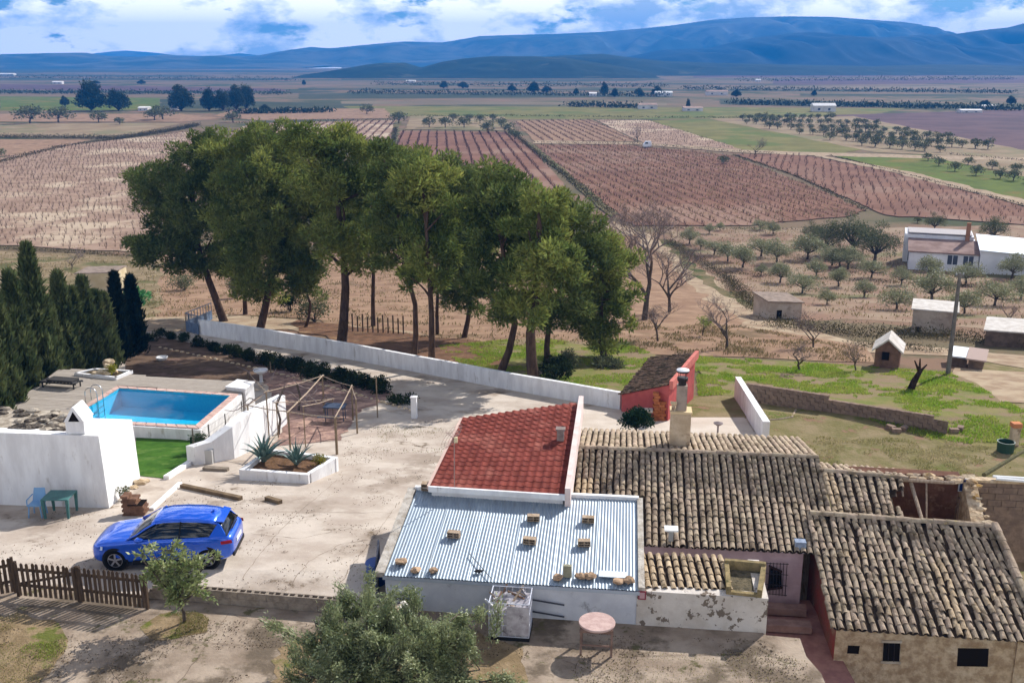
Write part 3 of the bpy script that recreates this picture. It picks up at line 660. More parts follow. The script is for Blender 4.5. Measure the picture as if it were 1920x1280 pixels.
# ================================================================== HOUSES
tile_m = mat('clay_canal_tile', S(172, 155, 134), S(142, 126, 108), scale=5, detail=5, c3=S(116, 102, 84), s3=1.6, t3=(.50, .64), c4=S(172, 154, 112), s4=2.6, t4=(.62, .70), bump=.5, bscale=22, island=.17, hue=.008)
tile_warm = mat('clay_canal_tile_warm', S(186, 166, 138), S(158, 138, 112), scale=5, c3=S(116, 100, 78), s3=2.2, t3=(.54, .66), bump=.5, bscale=22, island=.18)
chan_m = mat('channel_tile_dark', S(74, 62, 52), S(52, 44, 38), scale=5, c3=S(38, 34, 30), s3=2, bump=.6, bscale=14)  # channel tiles coloured darker than the cover tiles
stone_m = mat('rubble_masonry', S(200, 178, 148), S(160, 136, 108), scale=5.0, detail=7, c3=S(214, 196, 168), s3=1.0, t3=(.52, .66), c4=S(152, 118, 62), s4=.8, t4=(.60, .68), bump=1.4, bscale=7)
redplaster = mat('red_worn_plaster', S(150, 76, 70), S(128, 92, 80), scale=1.4, detail=7, c3=S(150, 128, 106), s3=.9, t3=(.52, .62), bump=.8, bscale=8)
pinkpl = mat('pink_plaster', S(186, 96, 92), S(170, 84, 82), scale=1.5, c3=S(150, 90, 80), s3=2, t3=(.58, .7), bump=.3, bscale=8)
lilac = mat('lilac_plaster', S(196, 172, 178), S(180, 156, 162), scale=2, bump=.2)
def tile_mesh(r1=.092, r2=.074, L=.36, seg=5, hgt=.85):
    V = []; Fc = []; th = .016
    for yy, r in ((0, r1), (L, r2)):
        for rr in (r, r-th):
            for k in range(seg+1):
                q = math.pi*k/seg; V.append((-math.cos(q)*rr, yy, math.sin(q)*rr*hgt))
    n = seg+1
    for k in range(seg):
        Fc.append((k, k+1, 2*n+k+1, 2*n+k)); Fc.append((n+k+1, n+k, 3*n+k, 3*n+k+1)); Fc.append((k+1, k, n+k, n+k+1))
    me = bpy.data.meshes.new('canal_tile'); me.from_pydata(V, [], Fc); me.update(); return me
TILE = [tile_mesh(.078, .066, .36), tile_mesh(.081, .066, .37), tile_mesh(.075, .065, .355)]
for t_ in TILE:
    t_.materials.append(tile_m)
    for p in t_.polygons: p.use_smooth = False
TILEW = [m.copy() for m in TILE]
for t_ in TILEW: t_.materials.clear(); t_.materials.append(tile_warm)
def canal_roof(root, e0, e1, r1, r0, cols=None, rows=None, sp=.195, ex=.27, maxobj=300, keep=None, tiles=None, jit=1.0, name='roof', warm=lambda s, t: False, wob=.0):
    """e0,e1 eave left/right, r0,r1 ridge left/right"""
    tiles = tiles or TILE
    cols = cols or int(((e1-e0).length+(r1-r0).length)/2/sp); rows = rows or int(((r0-e0).length)/ex)
    def B(s, t): return (e0.lerp(e1, s)).lerp(r0.lerp(r1, s), t)
    # channel tiles: concave strips
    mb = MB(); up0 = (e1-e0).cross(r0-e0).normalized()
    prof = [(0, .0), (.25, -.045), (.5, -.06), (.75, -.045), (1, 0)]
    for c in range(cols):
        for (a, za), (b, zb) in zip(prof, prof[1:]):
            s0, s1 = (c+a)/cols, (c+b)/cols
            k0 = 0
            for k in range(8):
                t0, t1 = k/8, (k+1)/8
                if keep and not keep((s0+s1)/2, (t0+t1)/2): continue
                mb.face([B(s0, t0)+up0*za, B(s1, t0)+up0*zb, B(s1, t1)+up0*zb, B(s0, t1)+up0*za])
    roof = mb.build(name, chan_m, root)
    mats = []
    r = random.Random(int(abs(e0.x*100))+cols)
    for c in range(cols+1):
        s = c/cols; cj = r.uniform(-.3, .3)/cols*jit; offr = r.uniform(-.4, .4)
        for k in range(rows):
            t = (k+offr*.5)/rows; t = max(-.02, t)
            if keep and not keep(min(s, .999), min(t, .999)): continue
            p = B(min(max(s+cj*.3+r.uniform(-.06, .06)/cols*jit+wob*math.sin(k*.7+c)/cols, 0), 1), t); d = (B(s, min(1, t+.05))-B(s, t-.05 if t > .05 else t)).normalized(); xx = d.cross(up0).normalized(); zz = xx.cross(d).normalized()
            M = Matrix((( xx.x, d.x, zz.x, p.x), (xx.y, d.y, zz.y, p.y), (xx.z, d.z, zz.z, p.z), (0, 0, 0, 1)))
            M = M @ Matrix.Translation((0, 0, -.012+r.uniform(-.008, .008)*jit)) @ Matrix.Rotation(r.uniform(-.05, .05)*jit, 4, 'Z') @ Matrix.Rotation(R(-3.5)+r.uniform(-.02, .02)*jit, 4, 'X') @ Matrix.Rotation(r.uniform(-.06, .06)*jit, 4, 'Y')
            set_ = TILEW if warm(s, t) else tiles
            mats.append((M, set_[r.randrange(3)]))
    cpos = Vector((0, 0, CH)); mats.sort(key=lambda q: (q[0].translation-cpos).length)
    for M, me in mats[:maxobj]:
        o = link('roof_tile', me, None, roof); o.matrix_basis = M
    if len(mats) > maxobj:
        Vs = []; I = []; off = 0
        for M, me in mats[maxobj:]:
            v = np.array([tuple(M @ q.co) for q in me.vertices], np.float32); f = np.array([list(p.vertices) for p in me.polygons], np.int32)
            Vs.append(v); I.append(f+off); off += len(v)
        link('roof_tiles', fast_mesh('roof_tiles', np.concatenate(Vs), 4, np.concatenate(I)), tiles[0].materials[0], roof, kind='stuff')
    return roof
def ridge_row(roof, a, b, me=None, r=.11, step=.34, seed=1):
    d = (b-a); n = max(2, int(d.length/step)); e = d.normalized(); rr = random.Random(seed)
    base = tile_mesh(r, r*.88, step*1.15, 6, .8); base.materials.append(tile_m)
    for i in range(n):
        p = a+d*(i/n)+Vector((0, 0, rr.uniform(-.012, .012))); o = link('ridge_tile', base, None, roof)
        zz = Vector((0, 0, 1)); xx = e.cross(zz).normalized(); zz = xx.cross(e)
        o.matrix_basis = Matrix(((xx.x, e.x, zz.x, p.x), (xx.y, e.y, zz.y, p.y), (xx.z, e.z, zz.z, p.z), (0, 0, 0, 1))) @ Matrix.Rotation(rr.uniform(-.04, .04), 4, 'Z')
def solid(pts, z0, z1): return MB().prism(pts, z0, z1)
def wallbox(root, a, b, thick, z0, z1, m, name='wall', inward=1):
    """vertical wall from a to b (plan), thickness towards the left normal*inward; z1 may be a pair"""
    e = Vector((b.x-a.x, b.y-a.y, 0)).normalized(); n = Vector((-e.y, e.x, 0))*thick*inward; za, zb = z1 if isinstance(z1, tuple) else (z1, z1)
    return MB().hexa([(a.x, a.y, z0), (b.x, b.y, z0), (b.x+n.x, b.y+n.y, z0), (a.x+n.x, a.y+n.y, z0)], [(a.x, a.y, za), (b.x, b.y, zb), (b.x+n.x, b.y+n.y, zb), (a.x+n.x, a.y+n.y, za)]).build(name, m, root)
# ---------------------------------------------------------------- main tiled house
mh = thing('tiled_house', 'long low house with a weathered clay tile roof and stone chimney', 'house', Vector((5, 28, -2.6)))
ZR, ZE = 1.85, .78
rL, rR_ = G(1078, 838, ZR), G(1532, 857, ZR); eL, eR = G(1062, 1014, ZE), G(1574, 1039, ZE)
def keep_main(s, t):
    p = (eL.lerp(eR, s)).lerp(rL.lerp(rR_, s), t)
    q = p-G(1200, 938, 1.3)
    return not (q.dot(HX) < .12 and q.dot(HYv) < .15)
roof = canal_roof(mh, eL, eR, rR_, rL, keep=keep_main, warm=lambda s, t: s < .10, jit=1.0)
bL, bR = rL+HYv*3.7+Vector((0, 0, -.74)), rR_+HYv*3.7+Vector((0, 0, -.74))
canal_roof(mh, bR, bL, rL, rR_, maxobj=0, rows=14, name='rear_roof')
ridge_row(roof, rL+Vector((0, 0, .0)), rR_+Vector((0, 0, .0)), seed=3)
ins = .12
wallbox(mh, eL+HYv*.35+HX*.1, eR+HYv*.35-HX*.9, .4, -2.6, ZE-.02, lilac, 'front_wall')
wallbox(mh, bL-HYv*.3+HX*.1, bR-HYv*.3-HX*.1, .3, -2.8, 1.0, stone_m, 'rear_wall')
g0 = eR+HYv*.35-HX*.12; g1 = bR-HYv*.3-HX*.12
MB().hexa([(g0.x, g0.y, -2.6), (g1.x, g1.y, -2.8), (g1.x-.3, g1.y, -2.8), (g0.x-.3, g0.y, -2.6)], [(g0.x, g0.y, ZE), (g1.x, g1.y, 1.0), (g1.x-.3, g1.y, 1.0), (g0.x-.3, g0.y, ZE)]).build('end_wall', stone_m, mh)
# eave board, gutter line under the front tiles
ga = eL+HX*1.65; gb = eR-HX*.9
MB().box((ga+gb)/2+Vector((0, 0, -.10))+HYv*.30, ((gb-ga).length, .06, .16), ex=(gb-ga)).build('fascia', mat('fascia_lilac', S(150, 122, 126), S(130, 106, 110), scale=3), mh)
MB().tube([ga+HYv*.22+Vector((0, 0, -.12)), gb+HYv*.22+Vector((0, 0, -.12))], .02, 6).build('gutter_pipe', mat('pale_pvc', S(206, 196, 196)), mh)
# grilled window in the patio wall
wY = (eR.lerp(eL, .17)+HYv*.33).y
iron = mat('black_iron', S(38, 30, 32), rough=.6); glass_d = mat('dark_glass', S(26, 30, 36), rough=.12, spec=.6)
wn = thing  # alias not used for parts
a, b = GY(1434, 1050, wY), GY(1478, 1052, wY); c, d_ = GY(1474, 1114, wY), GY(1434, 1110, wY)
off = -HYv*.035
wi_ = [a.lerp(c, .16).lerp(b, .06), b.lerp(d_, .30), c.lerp(a, .22), d_.lerp(b, .12)]
win = MB().hexa([p+HYv*.02 for p in wi_], [p+off*.4 for p in wi_]).build('window', glass_d, mh)
for k in range(4): 
    p, q = [(wi_[0], wi_[1]), (wi_[1], wi_[2]), (wi_[2], wi_[3]), (wi_[3], wi_[0])][k]; MB().box((p+q)/2+off, ((q-p).length+.05, .05, .05), ex=(q-p), ey=HYv).build('window_frame', mat('window_frame_dark', S(70, 52, 50)), win)
for k in range(7):
    p, q = a.lerp(b, (k+.5)/7)+off*3, d_.lerp(c, (k+.5)/7)+off*3; MB().tube([p, q], .01, 5).build('grille_bar', iron, win)
for t_ in (.03, .35, .68, .97): MB().tube([a.lerp(d_, t_)+off*3, b.lerp(c, t_)+off*3], .011, 5).build('grille_bar', iron, win)
# chimney with metal cowl
ch0 = G(1272, 832, 1.75)
plast = mat('chimney_render', S(206, 186, 158), S(184, 162, 134), scale=2.2, c3=S(140, 118, 96), s3=2, t3=(.55, .68), bump=.4, bscale=9)
def at_up(u, v): return topz(u, v, ch0.y)
sh_ = (pxm(ch0.y, 780))
def hbox(u0, u1, v0, v1, dep, yo=0.0):
    a, b = GY(u0, v1, ch0.y+yo), GY(u1, v1, ch0.y+yo); zt1 = topz((u0+u1)/2, v0, ch0.y+yo)
    return (a+b)/2+HYv*dep/2, (b.x-a.x), a.z, zt1
cpart = MB(); c, w_, z0, z1 = hbox(1256, 1293, 776, 834, .55); cpart.box((c.x, c.y, (z0+z1)/2-.15), (w_, .55, z1-z0+.3), ex=HX); chim = cpart.build('chimney', plast, mh)
c2_, w2, z02, z12 = hbox(1262, 1291, 772, 777, .6); MB().box((c.x, c.y, z1+.035), (w_+.06, .61, .07), ex=HX).build('chimney_cap', mat('terracotta_slab', S(214, 190, 150)), chim)
c3_, w3, z03, z13 = hbox(1269, 1288, 726, 776, .3); MB().box((c3_.x, c3_.y+.12, (z1+.07+z13)/2), (w3, .3, z13-z1-.07), ex=HX).build('flue', mat('flue_cement', S(168, 152, 138), S(140, 124, 112), scale=3), chim)
sm = mat('sooty_metal', S(34, 30, 30), S(52, 46, 44), scale=6, rough=.6)
zc0 = z13; zc1 = topz(1279, 712, ch0.y); zc2 = topz(1279, 697, ch0.y)
MB().lathe((c3_.x, c3_.y+.12, zc0), [(.13, 0), (.13, (zc1-zc0)*.5), (.17, (zc1-zc0)*.55), (.18, zc1-zc0)], 14).build('flue_pipe', sm, chim)
for k in range(4):
    q = k*math.pi/2+.4; MB().tube([(c3_.x+.15*math.cos(q), c3_.y+.12+.15*math.sin(q), zc1-.02), (c3_.x+.17*math.cos(q), c3_.y+.12+.17*math.sin(q), zc2-.05)], .01, 4).build('cowl_strut', sm, chim)
MB().lathe((c3_.x, c3_.y+.12, zc2-.09), [(.2, 0), (.21, .03), (.2, .05)], 16).build('cowl_ring', sm, chim)
MB().lathe((c3_.x, c3_.y+.12, zc2-.03), [(.215, 0), (.20, .03), (.10, .06), (.02, .07)], 16).build('cowl_lid', mat('galvanised_lid', S(226, 226, 226), rough=.4, metal=.3), chim)
p4, w4, z04, z14 = hbox(1258, 1266, 760, 800, .15); MB().box((p4.x, p4.y+.05, (z1+.07+z14)/2), (.12, .14, max(.1, z14-z1-.07)), ex=HX).build('small_flue', plast, chim)
MB().box((p4.x, p4.y+.05, max(z14, z1+.17)+.04), (.2, .2, .05), ex=HX).build('small_flue_cap', mat('terracotta_slab', S(214, 190, 150)), chim)
# roof vent box low on the front slope
vb = G(1258, 1004, 1.02); ve = thing('roof_vent', 'white flat-topped vent box low on the tiled roof slope', 'vent', vb)
MB().box(vb+Vector((0, 0, .03)), (.13, .13, .34), ex=HX).build('pipe', mat('vent_grey', S(150, 150, 148)), ve)
MB().box(vb+Vector((0, 0, .22)), (.38, .3, .05), ex=HX).build('lid', mat('vent_white', S(232, 232, 228)), ve)
# ---------------------------------------------------------------- tin roofed building
tb = thing('tin_roofed_building', 'low white building with a pale corrugated metal roof', 'building', Vector((0, 24, 0)))
fR = G(1436, 1186, 0); fL = fR-HX*((G(720, 1150, 0)-fR).length*1.0); fL = Vector((-3.42, fR.y+.114*(fR.x+3.42), 0))
ex = (fR-fL).normalized(); ey = Vector((-ex.y, ex.x, 0))
def TBp(u, v, z): return G(u, v, z)
tfl, tfr = TBp(722, 1077, .98), TBp(1196, 1106, .98); tbr, tbl = TBp(1194, 941, 1.5), TBp(781, 921, 1.5)
tin = mat('white_corrugated_metal', S(150, 163, 174), S(134, 148, 160), scale=1.2, stretch=(4, .6, 1), c3=S(134, 140, 142), s3=1.8, t3=(.56, .72), rough=.42, metal=.15, spec=.5)
def corrugated(root, a, b, c, d, pitch=.085, h=.012, name='roof', m=None, th=.0):
    n = int((b-a).length/pitch)*4; up0 = (b-a).cross(d-a).normalized(); V = []; 
    for k in range(n+1):
        s = k/n; z = h*math.sin(2*math.pi*k/4); V += [a.lerp(b, s)+up0*z, d.lerp(c, s)+up0*z]
    Fc = [(2*k, 2*k+2, 2*k+3, 2*k+1) for k in range(n)]
    me = bpy.data.meshes.new(name); me.from_pydata([tuple(v) for v in V], [], Fc); me.update()
    for p in me.polygons: p.use_smooth = True
    return link(name, me, m, root)
lift = Vector((0, 0, .05)); troof = thing  # noqa
sheets = 6; o_ = (tfl-tbl).normalized()*.1
for k in range(sheets):                                  # six sheets side by side, overlapping
    s0, s1 = k/sheets, (k+1)/sheets+.006
    zz = Vector((0, 0, .05+.006*(k % 2)))
    corrugated(tb, tfl.lerp(tfr, s0)+o_+zz, tfl.lerp(tfr, s1)+o_+zz, tbl.lerp(tbr, s1)+zz, tbl.lerp(tbr, s0)+zz, name='roof_sheet', m=tin)
wl = [tfl, tfr, tbr, tbl]
MB().hexa([(p.x, p.y, -.6) for p in wl], [p-Vector((0, 0, .02)) for p in wl]).build('wall', mat('tin_building_plaster', S(206, 208, 212), S(190, 192, 198), scale=1.5, c3=S(150, 150, 154), s3=1.6, t3=(.6, .7), bump=.2), tb)
MB().box((tfl+tfr)/2+o_*.4+Vector((0, 0, -.05)), ((tfr-tfl).length+.1, .06, .1), ex=(tfr-tfl)).build('gutter', mat('grey_gutter', S(170, 178, 188), rough=.5), tb)
MB().box((tbl+tbr)/2+HYv*.06+Vector((0, 0, .07)), ((tbr-tbl).length+.1, .14, .16), ex=(tbr-tbl)).build('rear_upstand', white, tb)
e_ = (tfl-tbl)
MB().box((tfl+tbl)/2-HX*.14+Vector((0, 0, .03)), (e_.length+.1, .24, .14), ex=e_).build('left_parapet', mat('mortar_edge', S(196, 188, 176), S(160, 150, 136), scale=4, bump=.6, bscale=14), tb)
e_ = (tfr-tbr)
MB().box((tfr+tbr)/2+HX*.09+Vector((0, 0, .03)), (e_.length+.1, .16, .18), ex=e_).build('right_coping', mat('mortar_edge'), tb) if False else MB().box((tfr+tbr)/2+HX*.09+Vector((0, 0, .03)), (e_.length+.1, .16, .18), ex=e_).build('right_coping', MC['mortar_edge'], tb)
# front wall goes on to the right, worn limewash; its tin-building half carries dark slats
wallbox(tb, Vector((tfr.x, tfr.y, 0))-HX*.02-HYv*.02, fR, .32, -.6, (.98, .97), white_worn, 'worn_wall')
r0_ = fR-HX*.16
wallbox(tb, fR+HYv*.3, fR+HYv*2.0, .3, -1.2, (.97, 1.0), white_worn, 'return_wall')
fwY = (GY(1020, 1140, tfl.lerp(tfr, .63).y)).y-.015
for (u0, v0, u1, v1) in ((995, 1122, 1058, 1129), (995, 1144, 1058, 1151), (1057, 1106, 1057, 1172), (760, 1092, 760, 1106), (930, 1100, 930, 1112)):
    p, q = GY(u0, v0, fwY), GY(u1, v1, fwY-.0*1); p = p-HYv*.03; q = q-HYv*.03+Vector((0, -.114*(q.x-p.x), 0)); MB().box((p+q)/2, ((q-p).length, .03, .03), ex=(q-p)).build('iron_bar', mat('grey_iron_bar', S(72, 74, 82)), tb)
# dark door leaf leaning at the left end and the blue drum in its shade
ddl = thing('door_leaf', 'dark grey door leaf standing at the left end of the tin roofed building', 'door', G(716, 1068, 0))
p, q = G(712, 1072), Vector((tfl.x-.3, tfl.y+.5, 0)); MB().box((p+q)/2+Vector((0, 0, .5)), ((q-p).length, .05, 1.0), ex=(q-p)).build('panel', mat('door_slate', S(78, 80, 90), S(66, 68, 78), scale=4), ddl)
MB().box((p+q)/2+Vector((0, -.04, .55)), (.05, .06, .12), ex=(q-p)).build('handle', iron, ddl)
bdp = G(706, 1092); MB().lathe(bdp, [(.26, 0), (.28, .03), (.28, .3), (.3, .32), (.28, .34), (.28, .6), (.3, .62), (.27, .66), (.22, .66)], 18).build('blue_drum', mat('blue_plastic', S(34, 70, 140), rough=.45), label='blue plastic drum in the shade beside the tin roofed building', cat='drum')
# small lean-to tile roof and concrete tank
lt = thing('lean_to_roof', 'small lean-to roof of yellowish clay tiles beside the metal roof', 'roof', G(1280, 1100, .9))
a, b = G(1216, 1101, .98), G(1372, 1106, .98); c, d_ = G(1352, 1043, 1.12), G(1204, 1034, 1.12)
canal_roof(lt, a, b, c, d_, tiles=TILEW, sp=.195, rows=5, ex=.3, warm=lambda s, t: True)
MB().hexa([(p.x, p.y, -.3) for p in (a+HYv*.15, b+HYv*.15, c, d_)], [p-Vector((0, 0, .1)) for p in (a+HYv*.15, b+HYv*.15, c, d_)]).build('base', white_worn, lt)
tk = thing('concrete_tank', 'open mossy concrete tank standing on the worn white wall', 'tank', G(1395, 1112, .95))
mossy = mat('mossy_concrete', S(150, 132, 96), S(120, 108, 78), scale=5, c3=S(84, 82, 54), s3=3, bump=.6, bscale=14)
q = [G(1366, 1110, 1.0), G(1424, 1116, 1.0), G(1432, 1062, 1.12), G(1362, 1056, 1.12)]
for k in range(4):
    a, b = q[k], q[(k+1) % 4]; MB().box((a+b)/2-Vector((0, 0, .1)), ((b-a).length+.1, .12, .45 if k != 0 else .3), ex=Vector((b.x-a.x, b.y-a.y, 0))).build('side', mossy, tk)
MB().hexa([p-Vector((0, 0, .5)) for p in q], [p-Vector((0, 0, .12)) for p in q]).build('contents', mat('tank_mud', S(112, 102, 82), S(84, 78, 62), scale=7, bump=.8, bscale=16), tk)
# number plaque
pp = GY(1204, 1115, GY(1204, 1115, tfr.y).y-.06)
plq = MB().box(pp-HYv*.01, (.2, .02, .24), ex=HX).build('wall_plaque', mat('plaque_maroon', S(140, 70, 78)), label='small maroon tile plaque on the front wall under the metal roof', cat='plaque')
MB().box(pp-HYv*.024, (.13, .012, .16), ex=HX).build('emblem', mat('plaque_pale', S(186, 150, 150)), plq)
# ---------------------------------------------------------------- patio well
link('patio_floor', drape([Vector((6.3, 21.5, 0)), Vector((8.6, 21.5, 0)), Vector((8.6, 26.2, 0)), Vector((6.3, 26.2, 0))], lambda y: -1.05, depth=1.7), mat('patio_tiles', S(156, 116, 106), S(136, 98, 92), scale=3, bump=.3), kind='structure')
for k in range(2): MB().box(G(1474, 1165+14*k, -1.0+.0*k)+Vector((0, .5-.5*k, .1)), (1.3, .35, .2), ex=HX).build('patio_step', mat('patio_step_stone', S(150, 122, 112), S(130, 104, 96), scale=3), label=('upper' if k == 0 else 'lower')+' stone step in the patio well below the grilled window', cat='step')
# ---------------------------------------------------------------- barn at lower right
bn_ = thing('stone_barn', 'stone barn with an uneven clay tile roof and small dark windows', 'barn', Vector((12, 24, -2.6)))
bzR, bzE = 1.3, .0
brL, brR = G(1518, 962, bzR), G(1862, 986, bzR); beL, beR = G(1563, 1178, bzE), G(1962, 1204, bzE)
broof = canal_roof(bn_, beL, beR, brR, brL, sp=.2, jit=2.0, wob=.12, rows=15, warm=lambda s, t: (abs(s-.62) < .03 and t < .6) or random.random() < .03)
ridge_row(broof, brL, brR+HX*.1, r=.12, seed=5)
ridge_row(broof, beR-HX*.05+Vector((0, 0, .05)), brR+HX*.05+Vector((0, 0, .05)), r=.12, step=.33, seed=9)
wa, wb_ = beL+HYv*.22+HX*.12, beR+HYv*.22
bw = wallbox(bn_, wa, wb_, .5, -2.8, bzE-.06, stone_m, 'front_wall')
sa, sb = wa, brL+HX*.12
MB().hexa([(sa.x, sa.y, -2.8), (sb.x, sb.y, -2.8), (sb.x+.4, sb.y, -2.8), (sa.x+.4, sa.y, -2.8)], [(sa.x, sa.y, bzE-.06), (sb.x, sb.y, bzR-.12), (sb.x+.4, sb.y, bzR-.12), (sa.x+.4, sa.y, bzE-.06)]).build('gable_wall', redplaster, bn_)
wallbox(bn_, Vector((sb.x, sb.y, 0)), Vector((brR.x, brR.y, 0)), .35, -2.8, bzR-.08, stone_m, 'rear_wall')
re_, rb = beR+HYv*.22-HX*.2, brR-HX*.2
MB().hexa([(re_.x, re_.y, -2.8), (rb.x, rb.y, -2.8), (rb.x-.4, rb.y, -2.8), (re_.x-.4, re_.y, -2.8)], [(re_.x, re_.y, bzE-.1), (rb.x, rb.y, bzR-.12), (rb.x-.4, rb.y, bzR-.12), (re_.x-.4, re_.y, bzE-.1)]).build('right_gable_wall', stone_m, bn_)
wframe = mat('barn_window_surround', S(190, 178, 160), S(170, 156, 138), scale=4)
def barn_window(u0, v0, u1, v1, frame=True, bars=0):
    e = (wb_-wa).normalized(); e = Vector((e.x, e.y, 0)).normalized()
    def onwall(u, v):
        a_, f_, d__ = ray(u, v); t = (wa.x*e.y-wa.y*e.x)/(a_*e.y-f_*e.x); return Vector((a_*t, f_*t, CH-d__*t))
    A, B_, C_, D_ = onwall(u0, v0), onwall(u1, v0+1), onwall(u1-2, v1+1), onwall(u0-2, v1)
    n = Vector((e.y, -e.x, 0)); w = MB().hexa([p-n*.10 for p in (A, B_, C_, D_)], [p+n*.004 for p in (A, B_, C_, D_)]).build('window', dark, bn_)
    if frame:
        for p, q_ in ((A, B_), (B_, C_), (C_, D_), (D_, A)): MB().box((p+q_)/2+n*.008, ((q_-p).length+.08, .05, .06), ex=(q_-p), ey=n).build('window_surround', wframe, w)
    for k in range(bars): MB().tube([A.lerp(B_, (k+1)/(bars+1))+n*.02, D_.lerp(C_, (k+1)/(bars+1))+n*.02], .012, 5).build('bar', iron, w)
barn_window(1590, 1209, 1612, 1224, False); barn_window(1656, 1201, 1688, 1240, True, 2); barn_window(1796, 1214, 1854, 1248, False)
# ---------------------------------------------------------------- middle roof and ruined room
md = thing('ruined_outbuilding', 'half-collapsed outbuilding between tiled house and stone barn, open room and bare beams', 'outbuilding', Vector((11, 28.5, -2.6)))
mrL, mrR = G(1545, 882, 1.75), G(1700, 896, 1.75); meL, meR = G(1572, 984, 1.0), G(1722, 996, 1.0)
def keep_mid(s, t): return s < .78+.14*math.sin(t*9)*.5+.10*t
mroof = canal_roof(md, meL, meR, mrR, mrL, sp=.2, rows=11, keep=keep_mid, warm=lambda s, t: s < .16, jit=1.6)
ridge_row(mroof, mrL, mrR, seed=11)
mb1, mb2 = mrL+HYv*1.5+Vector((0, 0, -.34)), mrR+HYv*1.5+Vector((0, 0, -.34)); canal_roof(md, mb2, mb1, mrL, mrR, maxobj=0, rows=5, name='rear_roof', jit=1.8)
brown = mat('mud_plaster', S(112, 80, 66), S(92, 66, 54), scale=2, c3=S(134, 106, 86), s3=1.5, bump=.5, bscale=8)
p, q = G(1682, 893, 1.5), G(1802, 900, 1.5)
wallbox(md, Vector((p.x, p.y+.0, 0))-HX*1.4, Vector((q.x, q.y, 0)), .4, -2.6, 1.62, brown, 'back_wall')
q0 = Vector((q.x, q.y, 0)); q1 = q0-HYv*2.6-HX*.25
MB().hexa([(q1.x, q1.y, -2.6), (q0.x, q0.y, -2.6), (q0.x+.4, q0.y, -2.6), (q1.x+.4, q1.y, -2.6)], [(q1.x, q1.y, .55), (q0.x, q0.y, 1.7), (q0.x+.4, q0.y, 1.7), (q1.x+.4, q1.y, .55)]).build('broken_wall', stone_m, md)
timber = mat('grey_timber', S(176, 158, 138), S(148, 130, 112), scale=3, stretch=(5, 5, 1), bump=.4, bscale=14)
for (u0, v0, z0_, u1, v1, z1_, r_) in ((1708, 905, 1.55, 1728, 972, .95, .06), (1737, 905, 1.5, 1737, 972, .7, .03), (1690, 903, 1.6, 1693, 930, 1.3, .035), (1660, 897, 1.66, 1790, 905, 1.66, .06)):
    MB().tube([G(u0, v0, z0_), G(u1, v1, z1_)], [r_, r_*.9], 7).build('beam', timber, md)
rr = random.Random(4)
for k in range(34):
    t_ = rr.random(); pq_ = G(1690+110*t_, 893+6*t_+rr.uniform(-5, 4), 1.68) if k < 22 else q0.lerp(q1, rr.random())+Vector((rr.uniform(.05, .35), 0, 1.72-1.15*rr.random()))
    s_ = rr.uniform(.14, .34)
    MB().rock((pq_.x, pq_.y, pq_.z), (s_*1.5, s_, s_*.6), k).build('loose_stone', MC['rubble_masonry'] if k % 3 else tile_m, md)
# ---------------------------------------------------------------- block yard wall at far right and its small things
cinder = mat('brown_block', S(142, 122, 106), S(122, 104, 92), scale=5, bump=.4, bscale=18, objrand=.10)
def block_run(root, a, b, H, ztop_fn=None, L=.42, h=.21, m=cinder, th=.2, skip=None):
    e = Vector((b.x-a.x, b.y-a.y, 0)); n = int(e.length/L); ed = e.normalized(); nn_ = Vector((-ed.y, ed.x, 0))
    me = MB().box((0, 0, 0), (L-.012, th, h-.012)).mesh('block'); me.materials.append(m); rz = math.atan2(ed.y, ed.x)
    MB().hexa([(a.x+nn_.x*.03, a.y+nn_.y*.03, a.z-.5), (b.x+nn_.x*.03, b.y+nn_.y*.03, b.z-.5), (b.x-nn_.x*.03, b.y-nn_.y*.03, b.z-.5), (a.x-nn_.x*.03, a.y-nn_.y*.03, a.z-.5)],
              [(a.x+nn_.x*.03, a.y+nn_.y*.03, a.z+H*.7), (b.x+nn_.x*.03, b.y+nn_.y*.03, b.z+H*.5), (b.x-nn_.x*.03, b.y-nn_.y*.03, b.z+H*.5), (a.x-nn_.x*.03, a.y-nn_.y*.03, a.z+H*.7)]).build('mortar_core', grit, root)
    for r in range(int(H/h)+2):
        for i in range(n):
            s = (i+.5+(.5 if r % 2 else 0))/n
            if s > 1: continue
            p = a.lerp(b, s); z = p.z+h*(r+.5)
            if (ztop_fn and z > ztop_fn(s)) or (not ztop_fn and z > a.z+H): continue
            o = link('block', me, None, root); o.location = (p.x+nn_.x*random.uniform(-.008, .008), p.y, z); o.rotation_euler = (0, 0, rz)
wr = thing('block_wall', 'tall brown block wall at the right edge carrying a small solar panel', 'wall', Vector((15, 29.5, -2.6)))
wa_ = G(1800, 900, 1.55); wb2 = G(1990, 908, 1.55)
block_run(wr, Vector((wa_.x, wa_.y, -.9)), Vector((wb2.x, wb2.y, -.9)), 2.45)
MB().box(((wa_+wb2)/2)+Vector((0, .0, -1.75)), ((wb2-wa_).length, .2, 1.7), ex=(wb2-wa_)).build('footing', cinder, wr)
MB().box(((wa_+wb2)/2)+Vector((0, 0, .05)), ((wb2-wa_).length, .3, .07), ex=(wb2-wa_)).build('coping', stone_m, wr)
spn = thing('solar_panel', 'small dark blue solar panel fixed to the brown block wall', 'solar panel', G(1808, 922, 1.1))
pc = GY(1807, 909, wa_.y-.14); MB().box(pc, (.30, .04, .42), ex=HX).build('frame', mat('alu_frame', S(170, 176, 184), rough=.4), spn); MB().box(pc-HYv*.023, (.24, .02, .36), ex=HX).build('cells', mat('solar_cells', S(28, 44, 92), rough=.25), spn)
